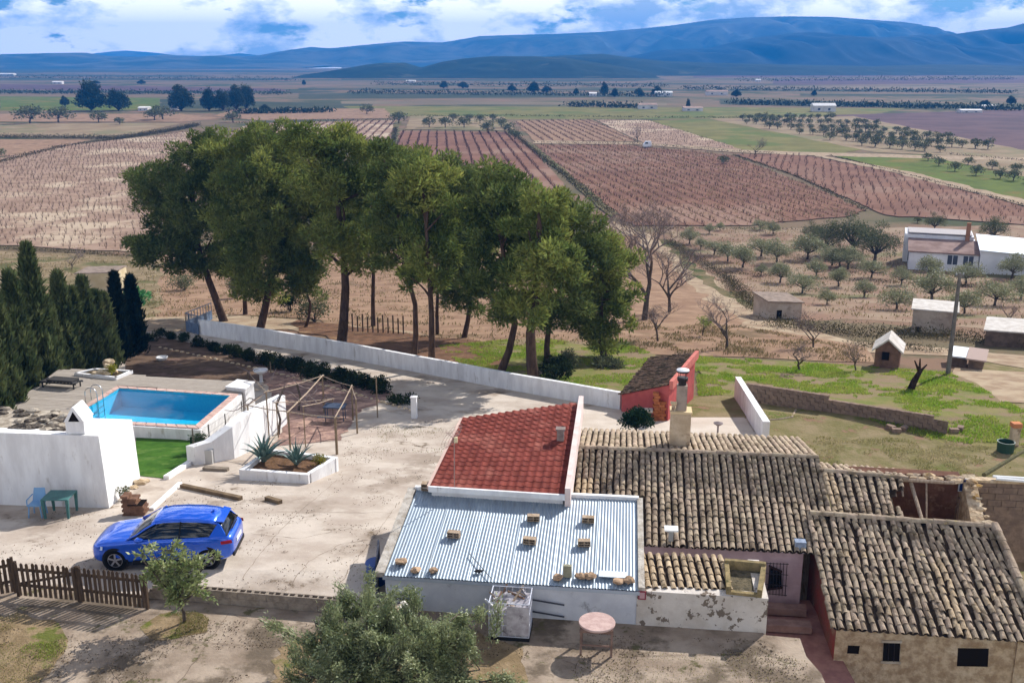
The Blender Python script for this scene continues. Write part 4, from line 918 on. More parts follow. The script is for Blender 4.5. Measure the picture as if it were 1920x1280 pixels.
for k in range(2): MB().tube([G(1862+6*k, 893+4*k, 1.72), G(1960, 899+6*k, 1.72)], .05, 8).build('white_pipe', mat('white_pvc', S(232, 232, 230), rough=.5), label=('upper' if k == 0 else 'lower')+' white pipe lying on top of the block wall at right', cat='pipe')
# ---------------------------------------------------------------- red concrete-tile roof
rh = thing('red_roofed_house', 'house wing with a dark red concrete tile roof and white parapet', 'house', Vector((-.5, 30, -1)))
r00, r10, r11, r01 = G(806, 914, 1.78), G(1058, 930, 1.78), G(1084, 757, 2.5), G(868, 786, 2.4)
red_m = mat('red_concrete_tile', S(130, 66, 56), S(108, 54, 46), scale=2.5, c3=S(144, 86, 74), s3=.8, t3=(.5, .66), rough=.7, objrand=.10, bump=.2)
def RB(s, t): return (r00.lerp(r10, s)).lerp(r01.lerp(r11, s), t)
cols_r, rows_r = 16, 18
rbase = MB().hexa([RB(s, t)-Vector((0, 0, .12)) for s, t in ((0, 0), (1, 0), (1, 1), (0, 1))], [RB(s, t) for s, t in ((0, 0), (1, 0), (1, 1), (0, 1))]).build('roof', red_m, rh)
# one S-shaped tile mesh
def stile():
    V = []; n = 8; Fc = []
    for yy in (0, 1):
        for zz in (0, -.12):
            for k in range(n+1):
                x = k/n; V.append((x-.5, yy, zz+(.5*math.sin(math.pi*min(1, x/.55)) if x < .55 else -.16*math.sin(math.pi*(x-.55)/.45))))
    m_ = n+1
    for k in range(n): Fc += [(k, k+1, 2*m_+k+1, 2*m_+k), (m_+k, m_+k+1, k+1, k)]
    me = bpy.data.meshes.new('red_tile'); me.from_pydata(V, [], Fc); me.update(); me.materials.append(red_m)
    return me
st_me = stile()
for c in range(cols_r):
    for k in range(rows_r):
        s, t0 = (c+.5)/cols_r, k/rows_r; p, p2 = RB(s, t0), RB(s, (k+1)/rows_r)
        xr = RB((c+1)/cols_r, t0)-RB(c/cols_r, t0); yv = (p2-p)*1.12; zz = xr.cross(yv).normalized(); lift_ = .05
        y2 = yv-zz*.03
        o = link('red_tile', st_me, None, rbase); o.matrix_basis = Matrix(((xr.x*1.02, y2.x, zz.x*.042, p.x+zz.x*lift_), (xr.y*1.02, y2.y, zz.y*.042, p.y+zz.y*lift_), (xr.z*1.02, y2.z, zz.z*.042, p.z+zz.z*lift_), (0, 0, 0, 1)))
wq = [RB(.01, .01), RB(.99, .01), RB(.99, .99), RB(.01, .99)]
MB().hexa([(p.x, p.y, -2.4) for p in wq], [p-Vector((0, 0, .14)) for p in wq]).build('wall', white, rh)
e_ = r11-r10; MB().box((r10+r11)/2+HX*.10+Vector((0, 0, -.1)), (e_.length+.1, .16, .75), ex=e_).build('parapet', mat('pinkish_limewash', S(232, 214, 206), S(218, 196, 186), scale=2, c3=S(190, 160, 150), s3=1.5, bump=.2), rh)
MB().box((r00+r10)/2-HYv*.08+Vector((0, 0, .0)), ((r10-r00).length+.05, .08, .17), ex=(r10-r00)).build('fascia', white, rh)
e_ = r01-r00; MB().box((r00+r01)/2-HX*.05+Vector((0, 0, .0)), (e_.length, .08, .12), ex=e_).build('verge', mat('verge_pale', S(206, 178, 164)), rh)
vp = RB(.90, .56)+Vector((0, 0, .06)); vt = thing('roof_vent', 'small grey masonry vent stack on the red tile roof', 'vent', vp)
MB().box(vp+Vector((0, 0, .16)), (.22, .2, .36), ex=HX).build('stack', mat('vent_mortar', S(150, 136, 128), S(120, 108, 102), scale=5), vt)
MB().box(vp+Vector((0, 0, .37)), (.3, .28, .05), ex=HX).build('cap', mat('vent_mortar'), vt) if 'vent_mortar' not in MC else MB().box(vp+Vector((0, 0, .37)), (.3, .28, .05), ex=HX).build('cap', MC['vent_mortar'], vt)
# dish aerial at the left edge of the red roof
dp = G(852, 914, 1.8); ms = thing('dish_antenna', 'wire grid dish antenna on a thin mast at the red roof', 'antenna', dp)
ztop = topz(855, 822, dp.y); mastm = mat('mast_steel', S(176, 150, 140), rough=.5, metal=.4)
MB().tube([dp, (dp.x+.02, dp.y, ztop)], .014, 6).build('mast', mastm, ms)
mb = MB(); dc = Vector((dp.x+.02, dp.y, ztop)); dn_ = Vector((-.75, .45, .45)).normalized(); da = dn_.orthogonal().normalized(); db = dn_.cross(da)
for rr_ in (.12, .24, .36, .46): mb.tube([dc+(da*math.cos(q)+db*math.sin(q))*rr_+dn_*rr_*rr_*.5 for q in np.linspace(0, 2*math.pi, 21)], .006, 3, False)
for q in np.linspace(0, 2*math.pi, 17)[:-1]: mb.tube([dc+(da*math.cos(q)+db*math.sin(q))*rr_+dn_*rr_*rr_*.5 for rr_ in (.02, .24, .46)], .005, 3, False)
mb.build('grid_dish', mastm, ms); MB().tube([dc, dc+dn_*.35], .01, 5).build('feed_arm', mastm, ms); MB().box(dc-dn_*.06, (.1, .08, .16)).build('bracket', mat('cream_box', S(226, 210, 170)), ms)
# ---------------------------------------------------------------- pink shed
ps_ = thing('pink_shed', 'pink plastered shed with a lichen-dark tile roof at the end of the white wall', 'shed', GYD(1165, 770))
A = GYD(1165, 772); B_ = GYD(1252, 790); C_ = GYD(1306, 745)+Vector((.0, 3.2, 0)); D_ = A+(C_-B_)
zA = topz(1165, 740, A.y); zB = topz(1252, 722, B_.y); zlow = A.z-.5
C_ = GY(1304, 664, B_.y+5.2); zC = C_.z; D_ = GY(1222, 672, A.y+5.2); zD = D_.z
front = MB().hexa([(A.x, A.y, zlow), (B_.x, B_.y, zlow), (C_.x, C_.y, zlow-.9), (D_.x, D_.y, zlow-.9)], [(A.x, A.y, zA), (B_.x, B_.y, zB), C_, D_]).build('wall', pinkpl, ps_)
shed_tile = mat('lichen_tile', S(122, 100, 84), S(96, 80, 66), scale=4, c3=S(70, 62, 50), s3=2, t3=(.48, .6), c4=S(150, 128, 104), s4=3, t4=(.6, .68), bump=.6, bscale=16, island=.25)
TILES_ = [m.copy() for m in TILE]
for t_ in TILES_: t_.materials.clear(); t_.materials.append(shed_tile)
upv = Vector((0, 0, .06))
hiA, hiB = Vector((B_.x, B_.y, zB))+upv, C_+upv; loA, loB = Vector((A.x, A.y, zA))+upv-HX*.1, D_+upv-HX*.1
sroof = canal_roof(ps_, loB, loA, hiA, hiB, tiles=TILES_, maxobj=240, jit=1.8, rows=8, sp=.23)
e_ = C_-Vector((B_.x, B_.y, zB)); MB().box((C_+Vector((B_.x, B_.y, zB)))/2+HX*.08+Vector((0, 0, .0)), (e_.length, .18, .4), ex=e_).build('parapet', mat('pink_parapet', S(200, 124, 112), S(188, 110, 100), scale=2), ps_)
dd = A.lerp(B_, .62); 
wv = GY(1224, 744, dd.y-.05); MB().box((wv.x, dd.y-.0, wv.z), (.22, .1, .26), ex=(B_-A)).build('window', mat('shed_window_dark', S(96, 40, 44)), ps_)
brk = mat('orange_brick', S(176, 110, 72), S(150, 88, 58), scale=3, bump=.5, bscale=12, objrand=.15)
bp0 = A.lerp(B_, .80)-HYv*.35; bme = MB().box((0, 0, 0), (.27, .24, .13)).mesh('brick'); bme.materials.append(brk)
bc = thing('brick_oven', 'stack of orange bricks forming an oven against the pink shed', 'oven', bp0)
for k in range(11):
    for i in range(2 if k < 8 else 1):
        o = link('brick', bme, None, bc); o.location = bp0+Vector((-.14+.29*i+(.07 if k % 2 else 0), .02*k, -.05+.14*k)); o.rotation_euler = (0, 0, random.uniform(-.06, .06)-.1)
MB().box(bp0+Vector((-.75, -.05, .62)), (.9, .5, .07), ex=HX).build('counter', cream, bc)
MB().box(bp0+Vector((-1.1, -.05, .28)), (.1, .45, .6), ex=HX).build('counter_leg', cream, bc)
# courtyard street lamp
lp_ = GYD(1345, 822); lm = thing('courtyard_lamp', 'grey courtyard lamp post with a wide flat shade', 'lamp', lp_); zl = topz(1345, 797, lp_.y); lg = mat('lamp_grey', S(132, 120, 118))
MB().tube([lp_, (lp_.x, lp_.y, zl)], .04, 8).build('post', lg, lm); MB().lathe((lp_.x, lp_.y, zl-.02), [(.06, 0), (.20, .1), (.21, .13), (.02, .2)], 14).build('shade', lg, lm)
# ---------------------------------------------------------------- white barbecue house at left
wbh = thing('white_barbecue_house', 'white flat-roofed masonry block with a gabled chimney, left of the lawn', 'outbuilding', GYD(205, 952))
f0 = GYD(206, 953); fYl = f0.y
f1 = GYD(-80, 944); b0 = GYD(264, 896); dv = Vector((b0.x-f0.x, b0.y-f0.y, 0)); 
zf = topz(192, 818, f0.y); zfl = topz(0, 812, f1.y); zbk = topz(256, 786, b0.y)
b1 = f1+dv
MB().hexa([(p.x, p.y, p.z-.5) for p in (f1, f0, b0, b1)], [Vector((f1.x, f1.y, zf)), Vector((f0.x-.12, f0.y+.05, zf)), Vector((b0.x-.1, b0.y, zbk)), Vector((b1.x, b1.y, zbk))]).build('masonry', white, wbh)
# sunken top with charred clutter and kerb
ash = mat('charred_clutter', S(60, 54, 50), S(120, 110, 98), scale=5, detail=6, c3=S(36, 32, 30), s3=3, bump=1, bscale=12)
cl_ = [Vector((f1.x, f1.y, 0))+dv*.25, Vector((f0.x, f0.y, 0))+dv*.25-Vector((1.4, 0, 0)), Vector((f0.x, f0.y, 0))+dv*.78-Vector((1.4, 0, 0)), Vector((f1.x, f1.y, 0))+dv*.78]
MB().hexa([(p.x, p.y, zf-.2) for p in cl_], [(p.x, p.y, lerp_tab([(0, 0), (1, 0)], 0)+zf+.03+(zbk-zf)*.3) for p in cl_]).build('rubble_bed', mat('rubble_pale', S(188, 176, 158), S(140, 128, 112), scale=3, bump=.8), wbh)
rr = random.Random(9)
for k in range(64):
    t_, s_ = rr.random(), rr.random(); p = (cl_[0].lerp(cl_[1], t_)).lerp(cl_[3].lerp(cl_[2], t_), s_); q_ = rr.uniform(.18, .42)
    MB().rock((p.x, p.y, zf+.06+(zbk-zf)*.3), (q_*1.6, q_, .16), k).build('charred_lump', ash if k % 3 else MC['rubble_pale'], wbh)
# gabled chimney
g0_ = Vector((f0.x-.95, f0.y+.22, 0)); gz = zf; gw, gd = .62, .75; gh = topz(170, 795, f0.y)-zf; gp_ = topz(180, 768, f0.y)-zf
chw = MB().box((g0_.x, g0_.y+gd/2, gz+gh/2), (gw, gd, gh)).build('chimney', white, wbh)
x0, x1, y0, y1 = g0_.x-gw/2, g0_.x+gw/2, g0_.y, g0_.y+gd
MB().hexa([(x0-.03, y0-.03, gz+gh+.002), (x1+.03, y0-.03, gz+gh+.002), (x1+.03, y1+.03, gz+gh+.002), (x0-.03, y1+.03, gz+gh+.002)], [(g0_.x-.03, y0-.03, gz+gp_), (g0_.x+.03, y0-.03, gz+gp_), (g0_.x+.03, y1+.03, gz+gp_), (g0_.x-.03, y1+.03, gz+gp_)]).build('chimney_gable', white, chw)
MB().hexa([(x0+.12, y0-.034, gz+gh+.02), (x1-.12, y0-.034, gz+gh+.02), (g0_.x, y0-.034, gz+gp_-.14)], [(x0+.12, y0-.02, gz+gh+.02), (x1-.12, y0-.02, gz+gh+.02), (g0_.x, y0-.02, gz+gp_-.14)]).build('smoke_opening', dark, chw)
#@@PLANTS
# ================================================================== PLANTS
def leaf_quads(pos, dirs, L, Wd, r):
    n = len(pos); d = dirs/np.linalg.norm(dirs, axis=1, keepdims=True)
    q = r.normal(size=(n, 3)); s = np.cross(d, q); s /= np.linalg.norm(s, axis=1, keepdims=True)+1e-9
    L = L*r.uniform(.65, 1.3, (n, 1)); Wd = Wd*r.uniform(.7, 1.3, (n, 1))
    return np.stack([pos, pos+d*L*.45+s*Wd*.5, pos+d*L, pos+d*L*.45-s*Wd*.5], 1).reshape(-1, 3)
def clump_leaves(cs, rs, cnt, L, Wd, r, out=.8, up=.25, rnd=.7, shell=.45):
    """leaves through the volume of ellipsoids cs/rs, denser near each surface"""
    P_, D_ = [], []
    for c, ra, k in zip(cs, rs, cnt):
        k = int(k); v = r.normal(size=(k, 3)); v /= np.linalg.norm(v, axis=1, keepdims=True)
        rad = (shell+(1-shell)*r.random((k, 1))**.6)*(1+.12*r.normal(size=(k, 1)))
        P_.append(np.asarray(c)+v*rad*np.asarray(ra)); D_.append(v*out+r.normal(size=(k, 3))*rnd+np.array([0, 0, up]))
    return leaf_quads(np.concatenate(P_), np.concatenate(D_), L, Wd, r)
def leaf_mesh(name, V): return fast_mesh(name, V, 4, np.arange(len(V)))
bark = mat('pine_bark', S(96, 78, 66), S(70, 56, 48), scale=3, stretch=(2, 2, .6), bump=.8, bscale=10)
bark_grey = mat('grey_bark', S(104, 94, 84), S(78, 70, 62), scale=4, bump=.6, bscale=14)
twig_m = mat('bare_twigs', S(140, 126, 120), S(112, 100, 96), scale=4)
pine_leaf = mat('pine_needles', S(116, 126, 70), S(76, 90, 48), scale=.35, detail=4, island=.35, hue=.02, rough=.7, transl=.3)
pine_leaf2 = mat('pine_needles_bright', S(140, 146, 76), S(94, 108, 56), scale=.35, detail=4, island=.35, hue=.02, rough=.7, transl=.32)
cyp_leaf = mat('cypress_foliage', S(104, 112, 72), S(66, 78, 48), scale=.8, c3=S(112, 92, 62), s3=.5, t3=(.60, .72), island=.4, hue=.02, rough=.75, transl=.25)
cyp_dark = mat('cypress_foliage_dark', S(36, 46, 34), S(28, 36, 26), scale=.8, island=.35, rough=.75, transl=.08)
olive_leaf = mat('olive_leaves', S(154, 154, 118), S(122, 126, 90), scale=.8, island=.35, hue=.015, rough=.6, transl=.2)
olive_near = mat('olive_leaves_near', S(150, 156, 116), S(116, 126, 84), scale=1.5, island=.4, hue=.02, rough=.5, transl=.25)
loquat_leaf = mat('loquat_leaves', S(160, 166, 116), S(120, 134, 80), scale=2, island=.4, hue=.02, rough=.45, transl=.38)
shrub_leaf = mat('shrub_leaves', S(54, 66, 40), S(40, 50, 30), scale=1, island=.35, hue=.02, transl=.15)
bush_leaf = mat('grey_bush_leaves', S(118, 120, 90), S(90, 96, 68), scale=.5, island=.35, hue=.02, transl=.15)
def limb(mb, a, b, r0, r1, r, seg=5, sag=.12, n=7):
    a, b = Vector(a), Vector(b); L = (b-a).length; pts = []
    o1 = Vector((r.normal(), r.normal(), r.normal()*.3))*L*sag
    for k in range(seg+1):
        t = k/seg; pts.append(a.lerp(b, t)+o1*math.sin(math.pi*t))
    mb.tube(pts, [r0+(r1-r0)*k/seg for k in range(seg+1)], n)
    return pts
# ---------------------------------------------------------------- the pine grove
PINES = [  # base u,v ; crown clumps as (u, v, rx px, rz px); label
 (420, 603, .34, [(300, 345, 55, 34), (268, 362, 34, 24), (262, 462, 34, 28), (300, 470, 40, 28), (330, 420, 60, 40), (352, 320, 55, 38), (392, 262, 26, 24), (400, 300, 60, 40), (380, 380, 70, 50), (400, 440, 60, 46), (340, 490, 34, 20), (390, 500, 40, 26)], 'leftmost pine of the grove, dark spreading crown over the blue gate'),
 (488, 616, .32, [(440, 290, 55, 40), (490, 260, 42, 26), (480, 330, 70, 50), (530, 300, 55, 40), (560, 350, 60, 50), (470, 410, 70, 54), (540, 420, 70, 56), (600, 380, 44, 50), (480, 490, 50, 40), (480, 545, 42, 30), (540, 500, 50, 36), (600, 440, 36, 34)], 'broad pine with a forked trunk, second of the grove from the gate'),
 (573, 614, .13, [(560, 500, 40, 36), (575, 540, 34, 26), (550, 455, 36, 30)], 'thin young pine between the forked pine and the big grey-trunked pine'),
 (640, 650, .36, [(560, 262, 34, 22), (600, 270, 40, 28), (640, 262, 36, 24), (610, 320, 60, 44), (660, 310, 48, 44), (690, 350, 40, 44), (640, 380, 60, 50), (660, 440, 50, 40), (700, 440, 34, 34), (615, 450, 40, 34), (690, 490, 36, 24)], 'tall pine with a thick pale trunk just behind the white wall'),
 (776, 674, .2, [(720, 300, 44, 30), (740, 350, 50, 46), (720, 400, 40, 40), (760, 420, 46, 46), (735, 470, 38, 36), (765, 500, 30, 26)], 'slender leaning pine left of the bent pine'),
 (809, 690, .22, [(780, 320, 46, 34), (810, 340, 50, 40), (790, 390, 50, 50), (830, 400, 44, 44), (800, 460, 46, 44), (820, 500, 34, 30), (770, 520, 26, 22)], 'bent pine whose trunk curves by the middle of the white wall'),
 (820, 628, .15, [(850, 330, 40, 34), (850, 390, 40, 44), (830, 450, 36, 40), (845, 500, 34, 30)], 'thin pine standing behind the bent pine'),
 (870, 634, .2, [(880, 350, 44, 30), (880, 400, 46, 44), (870, 460, 46, 44), (860, 520, 40, 36), (870, 560, 36, 28), (900, 500, 36, 34)], 'pine with a dark trunk in the second rank, centre of the grove'),
 (938, 700, .24, [(930, 345, 52, 34), (970, 360, 44, 32), (920, 400, 54, 44), (960, 420, 56, 46), (930, 470, 54, 46), (900, 540, 40, 30), (935, 530, 44, 36), (950, 575, 36, 22)], 'pine with a curved bare trunk rising from the green grass'),
 (1001, 720, .34, [(1010, 380, 46, 30), (990, 430, 50, 44), (1030, 430, 46, 44), (1010, 490, 50, 40), (980, 540, 40, 40), (1045, 470, 40, 30), (1000, 580, 40, 30), (1040, 520, 36, 30)], 'pine with the thickest straight grey trunk beside the white wall'),
 (1026, 688, .2, [(1060, 390, 44, 32), (1090, 410, 40, 34), (1080, 450, 44, 36), (1060, 520, 40, 34), (1070, 570, 44, 32), (1040, 585, 40, 28), (1100, 480, 36, 28)], 'forked pine growing behind the thick grey trunk'),
 (1133, 670, .22, [(1120, 470, 48, 38), (1150, 500, 38, 36), (1110, 530, 44, 34), (1150, 560, 38, 38), (1120, 590, 44, 36), (1160, 600, 30, 34), (1090, 600, 36, 30), (1130, 634, 40, 24), (1080, 560, 40, 34), (1165, 540, 24, 30)], 'low round pine at the right end of the grove'),
 (700, 612, .18, [(700, 300, 40, 28), (720, 340, 36, 34), (690, 400, 40, 36), (760, 300, 36, 24)], 'pine at the back of the grove behind the pale trunk'),
 (460, 590, .2, [(520, 250, 30, 20), (550, 275, 36, 28), (445, 340, 46, 36), (510, 380, 46, 40), (430, 470, 46, 36)], 'pine in the rear rank showing only its top above the forked pine'),
]
for i, (u, v, tr, cl, lab) in enumerate(PINES):
    r = np.random.default_rng(100+i); b = GT(u, v); Yc = b.y; root = thing('pine_tree', lab, 'tree', b, 'pines of the grove behind the white wall'); k = 1/pxm(Yc, 450)
    cs, rs, cnt = [], [], []
    for (cu, cv, rx, rz) in cl:
        dy = r.uniform(-1.6, 1.6); c = GY(cu, cv, Yc+dy); c = np.array(c)-np.array(b); RX, RZ = rx*k, rz*k
        # break each mass into smaller tufts on its surface
        RX *= 1.24; RZ *= 1.2; m = max(9, int(RX*RZ*4.6))
        vv = r.normal(size=(m, 3)); vv /= np.linalg.norm(vv, axis=1, keepdims=True)
        for w in vv:
            rad = r.uniform(.45, 1.0); s = r.uniform(.34, .72)*min(1.25, max(.75, RX*.6))
            cs.append(c+w*np.array([RX, RX*.9, RZ])*rad); rs.append(np.array([s*1.15, s*1.15, s*.7])); cnt.append(150*s/.45)
    V = clump_leaves(cs, rs, cnt, .34, .10, r, out=.9, up=.45, rnd=.55, shell=.35)
    link('crown', leaf_mesh('crown', V), pine_leaf2 if i in (1, 3, 9, 11, 5) else pine_leaf, root, local=True)
    mb = MB(); cen = np.mean(np.array([np.array(GY(c_[0], c_[1], Yc))-np.array(b) for c_ in cl]), 0); topc = max(cl, key=lambda q: -q[1]); tp = np.array(GY(topc[0], topc[1], Yc))-np.array(b)
    bend = Vector((r.normal()*.35, r.normal()*.3, 0)); mid = Vector((cen[0]*.55, 0, cen[2]*.62))
    pts = [Vector((0, 0, -.3)), Vector((0, 0, 0)), Vector((mid.x*.25, 0, mid.z*.3))+bend*.6, Vector((mid.x*.6, 0, mid.z*.65))+bend, mid+bend*.5, Vector((cen[0]*.8+tp[0]*.2, 0, (cen[2]+tp[2])/2)), Vector((tp[0]*.9, 0, tp[2]-.3))]
    mb.tube(pts, [tr*1.35, tr*1.1, tr*.9, tr*.78, tr*.62, tr*.35, .05], 9); mb.build('trunk', bark, root, smooth=True, local=True)
    for (cu, cv, rx, rz) in cl:
        c = Vector(np.array(GY(cu, cv, Yc))-np.array(b)); q = min(max((c.z*.72)/max(mid.z, .1), .5), 1.2); st_ = pts[3].lerp(pts[4], min(1, max(0, (q-.5)/.5))) if q < 1 else pts[4].lerp(pts[5], (q-1)/.2*.6)
        m2 = MB(); limb(m2, st_, c, tr*.38, .03, r, 5, .06, 6); m2.build('limb', bark, root, smooth=True, local=True)
# ---------------------------------------------------------------- cypress row
CYP = [(-6, 812, 560, 30, 'cut off by the left edge of the picture'), (22, 790, 545, 26, 'first whole one from the picture edge'), (52, 770, 507, 28, 'reddish-tipped, left of the tallest one'), (86, 748, 455, 30, 'the tallest of the row'), (108, 732, 560, 22, 'short, right of the tallest one'), (132, 720, 510, 24, 'pointed, fourth from the dark pair'), (153, 712, 540, 20, 'short, between two pointed ones'), (173, 704, 520, 22, 'pointed, in front of the cream hut'), (193, 696, 548, 20, 'short, below the cream hut'), (208, 690, 552, 18, 'last green one before the dark pair'), (-34, 830, 600, 30, 'mostly outside the picture')]
for i, (u, v, t_, w, lab) in enumerate(CYP+[(230, 676, 512, 19, None), (258, 664, 518, 19, None)]):
    r = np.random.default_rng(300+i); b = GYD(u, v); h = topz(u, t_, b.y)-b.z; k = 1/pxm(b.y); W_ = w*k*(.98 if lab else .8)
    full = (lab is None); lbl = ('green cypress by the deck, '+lab) if lab else ('almost black narrow cypress, '+('left' if u < 240 else 'right')+' of the dark pair at the row end')
    root = thing('cypress_tree', lbl, 'tree', b, 'cypresses in the row behind the pool deck')
    n = int(8200*(h/6.5)); zz = r.random(n)**.85; a = r.random(n)*2*math.pi
    flame = 1+.30*np.sin(a*5+zz*11)+.22*np.sin(a*9-zz*17)+.12*np.sin(a*3+zz*40)
    rad = W_*np.clip((1-zz)**.62, .03, 1)*np.clip(.75+zz*2, 0, 1)*flame*(.62+.5*r.random(n)**1.5)
    pos = np.stack([np.cos(a)*rad, np.sin(a)*rad, zz*h*.96], 1); dirs = np.stack([np.cos(a)*.35, np.sin(a)*.35, np.ones(n)], 1)+r.normal(size=(n, 3))*.28
    link('foliage', leaf_mesh('foliage', leaf_quads(pos, dirs, .46, .11, r)), cyp_dark if full else cyp_leaf, root, local=True)
    MB().tube([(0, 0, -.2), (0, 0, h*.9)], [.14, .02], 7).build('trunk', bark, root, local=True)
# ---------------------------------------------------------------- olive and other field trees: a few kinds, then copies
def make_tree(name, seed, h, w, trunk_h, nclump, leaves, L, Wd, leafm, barkm, open_=.0, tr=.1):
    r = np.random.default_rng(seed); cs, rs, cnt = [], [], []; root = thing(name, 'x', 'tree', (0, 0, 0))
    mb = MB(); nl = 4; pts0 = [Vector((0, 0, -.15)), Vector((r.normal()*.05, 0, trunk_h*.5)), Vector((r.normal()*.1, r.normal()*.08, trunk_h))]; mb.tube(pts0, [tr*1.3, tr, tr*.85], 7)
    mb.build('trunk', barkm, root, smooth=True, local=True)
    ctr = []
    for k in range(nclump):
        a = k*2.4+r.uniform(-.4, .4); rr_ = w*.5*math.sqrt((k+.6)/nclump)*r.uniform(.75, 1.0); z = trunk_h+(h-trunk_h)*(.16+.66*(1-(rr_/(w*.5))**2)*r.uniform(.35, 1.15))
        c = np.array([math.cos(a)*rr_, math.sin(a)*rr_, z]); s = w*r.uniform(.15, .23); cs.append(c); rs.append(np.array([s, s, s*.9])); cnt.append(leaves/nclump); ctr.append(Vector(c))
    m2 = MB()
    for c in ctr: limb(m2, pts0[-1], c, tr*.5, .012, r, 4, .1, 5)
    m2.build('branches', barkm, root, smooth=True, local=True)
    link('crown', leaf_mesh('crown', clump_leaves(cs, rs, cnt, L, Wd, r, out=.7, up=.2, rnd=.8, shell=.2)), leafm, root, local=True)
    return root
def bare_tree(name, seed, h, spread, tr=.1, depth=5, leafm=None, nleaf=0):
    r = random.Random(seed); root = thing(name, 'x', 'tree', (0, 0, 0)); mt, mt2 = MB(), MB(); tips = []
    def grow_(p, d, L, rad, lev):
        n = 3; pts = [p]; q = p
        for k in range(n):
            d = (d+Vector((r.gauss(0, .12), r.gauss(0, .12), r.gauss(.03, .08)))).normalized(); q = q+d*L/n; pts.append(q)
        (mt if lev < 2 else mt2).tube(pts, [rad*(1-.35*k/n) for k in range(n+1)], 6 if lev < 2 else (4 if lev < 4 else 3), False)
        if lev >= depth: tips.append(q); return
        for c in range(r.choice((2, 3, 3)) if lev else 4):
            a = r.uniform(0, 2*math.pi); t = Vector((math.cos(a), math.sin(a), r.uniform(-.1, .5)))*spread
            grow_(pts[-1] if c < 2 else pts[2], (d*.8+t).normalized(), L*r.uniform(.62, .85), rad*.6, lev+1)
    grow_(Vector((0, 0, -.1)), Vector((0.05, 0, 1)), h*.26, tr, 0)
    mt.build('trunk', bark_grey, root, smooth=True, local=True); mt2.build('branches', twig_m, root, local=True)
    if nleaf:
        rr_ = np.random.default_rng(seed); tp = np.array([tuple(t) for t in tips]); pos = tp[rr_.integers(0, len(tp), nleaf)]+rr_.normal(size=(nleaf, 3))*.12
        link('crown', leaf_mesh('crown', leaf_quads(pos, rr_.normal(size=(nleaf, 3))+np.array([0, 0, .4]), .12, .05, rr_)), leafm, root, local=True)
    return root
used = set()
def place(proto, p, s, label, group=None, rz=None, sx=1.0, cat=None):
    o = proto
    if proto.name in used: o = copy_tree(proto)
    used.add(proto.name); o.location = p; o.rotation_euler = (0, 0, random.uniform(0, 6.28) if rz is None else rz); o.scale = (s*sx, s*sx, s)
    o['label'] = label
    if group: o['group'] = group
    elif 'group' in o: del o['group']
    if cat: o['category'] = cat
    return o
OL = [make_tree('olive_tree', 500+k, 2.6, 3.0+.3*k, .6, 16, 2600, .18, .075, olive_leaf, bark_grey, tr=.11) for k in range(3)]
ORD = ['first', 'second', 'third', 'fourth', 'fifth', 'sixth', 'seventh', 'eighth', 'ninth', 'tenth', 'eleventh', 'twelfth']
rows_o = [('the front olive row below the white farmhouse', [(1550, 571, 30), (1620, 557, 34), (1681, 580, 48), (1746, 565, 62), (1808, 588, 48), (1865, 573, 55), (1914, 560, 42)]),
 ('the olive row along the dark ditch', [(1427, 517, 22), (1463, 530, 40), (1504, 550, 44), (1530, 519, 34), (1572, 537, 38), (1634, 521, 40), (1690, 534, 34), (1740, 520, 42), (1811, 532, 44), (1898, 522, 46)]),
 ('the back olive row beside the bare track', [(1293, 457, 30), (1314, 467, 22), (1339, 478, 32), (1364, 490, 36), (1393, 502, 44), (1427, 481, 40), (1456, 493, 44), (1514, 486, 50), (1560, 498, 42), (1590, 505, 42)]),
 ('the few olives against the vineyard edge', [(1425, 431, 22), (1449, 439, 24), (1330, 438, 18), (1350, 432, 16)])]
for lab, lst in rows_o:
    for k, (u, v, hp) in enumerate(sorted(lst)):
        p = GT(u, v); place(OL[(k*2+len(lst)) % 3], p, hp/pxm(p.y, v)/2.6, f'{ORD[k]} from the left of {lab}', 'olive trees of the grove')
BIG = [make_tree('evergreen_tree', 520+k, 4.2, 4.4, .8, 20, 3600, .2, .08, bush_leaf, bark_grey, tr=.16) for k in range(2)]
for k, (u, v, hp, lab) in enumerate([(1600, 478, 84, 'tall grey-green tree in the thicket left of the white farmhouse'), (1548, 478, 68, 'dark tree at the left end of the thicket by the farmhouse'), (1640, 492, 80, 'leafy tree touching the left wall of the white farmhouse'), (1862, 452, 50, 'tree rising behind the metal roof of the farmhouse'), (1752, 432, 36, 'low yellowish tree behind the flat roof of the farmhouse'), (1575, 500, 44, 'round grey bush in front of the farmhouse thicket'), (1525, 455, 44, 'dark bush at the upper left of the thicket')]):
    p = GT(u, v); place(BIG[k % 2], p, hp/pxm(p.y, v)/4.2, lab)
BT = [bare_tree('bare_tree', 600+k, 3.2, .85, .07, 6) for k in range(3)]
for k, (u, v, hp, lab) in enumerate([(1362, 655, 96, 'bare almond tree with purplish twigs behind the pink shed'), (1234, 640, 72, 'bare almond tree right of the low round pine'), (1525, 652, 66, 'pale bare tree beside the white track'), (1605, 696, 58, 'leafless bush-like tree next to the stone hut'), (1888, 612, 44, 'sparse grey tree above the ruined wall at right'), (135, 505, 34, 'bare pruned tree behind the cypress row'), (1500, 696, 60, 'sprawling bare tree with low branches on the grass'), (1195, 268, 30, 'small bare tree beside the white van'), (1415, 292, 30, 'rounded bare tree beside the distant track')]):
    p = GT(u, v); place(BT[k % 3], p, hp/pxm(p.y, v)/2.2, lab, sx=1.25 if k in (6, 8, 5) else 1.0, cat='bare tree')
BG = [bare_tree('tall_bare_tree', 640+k, 6.0, .75, .13, 7) for k in range(2)]
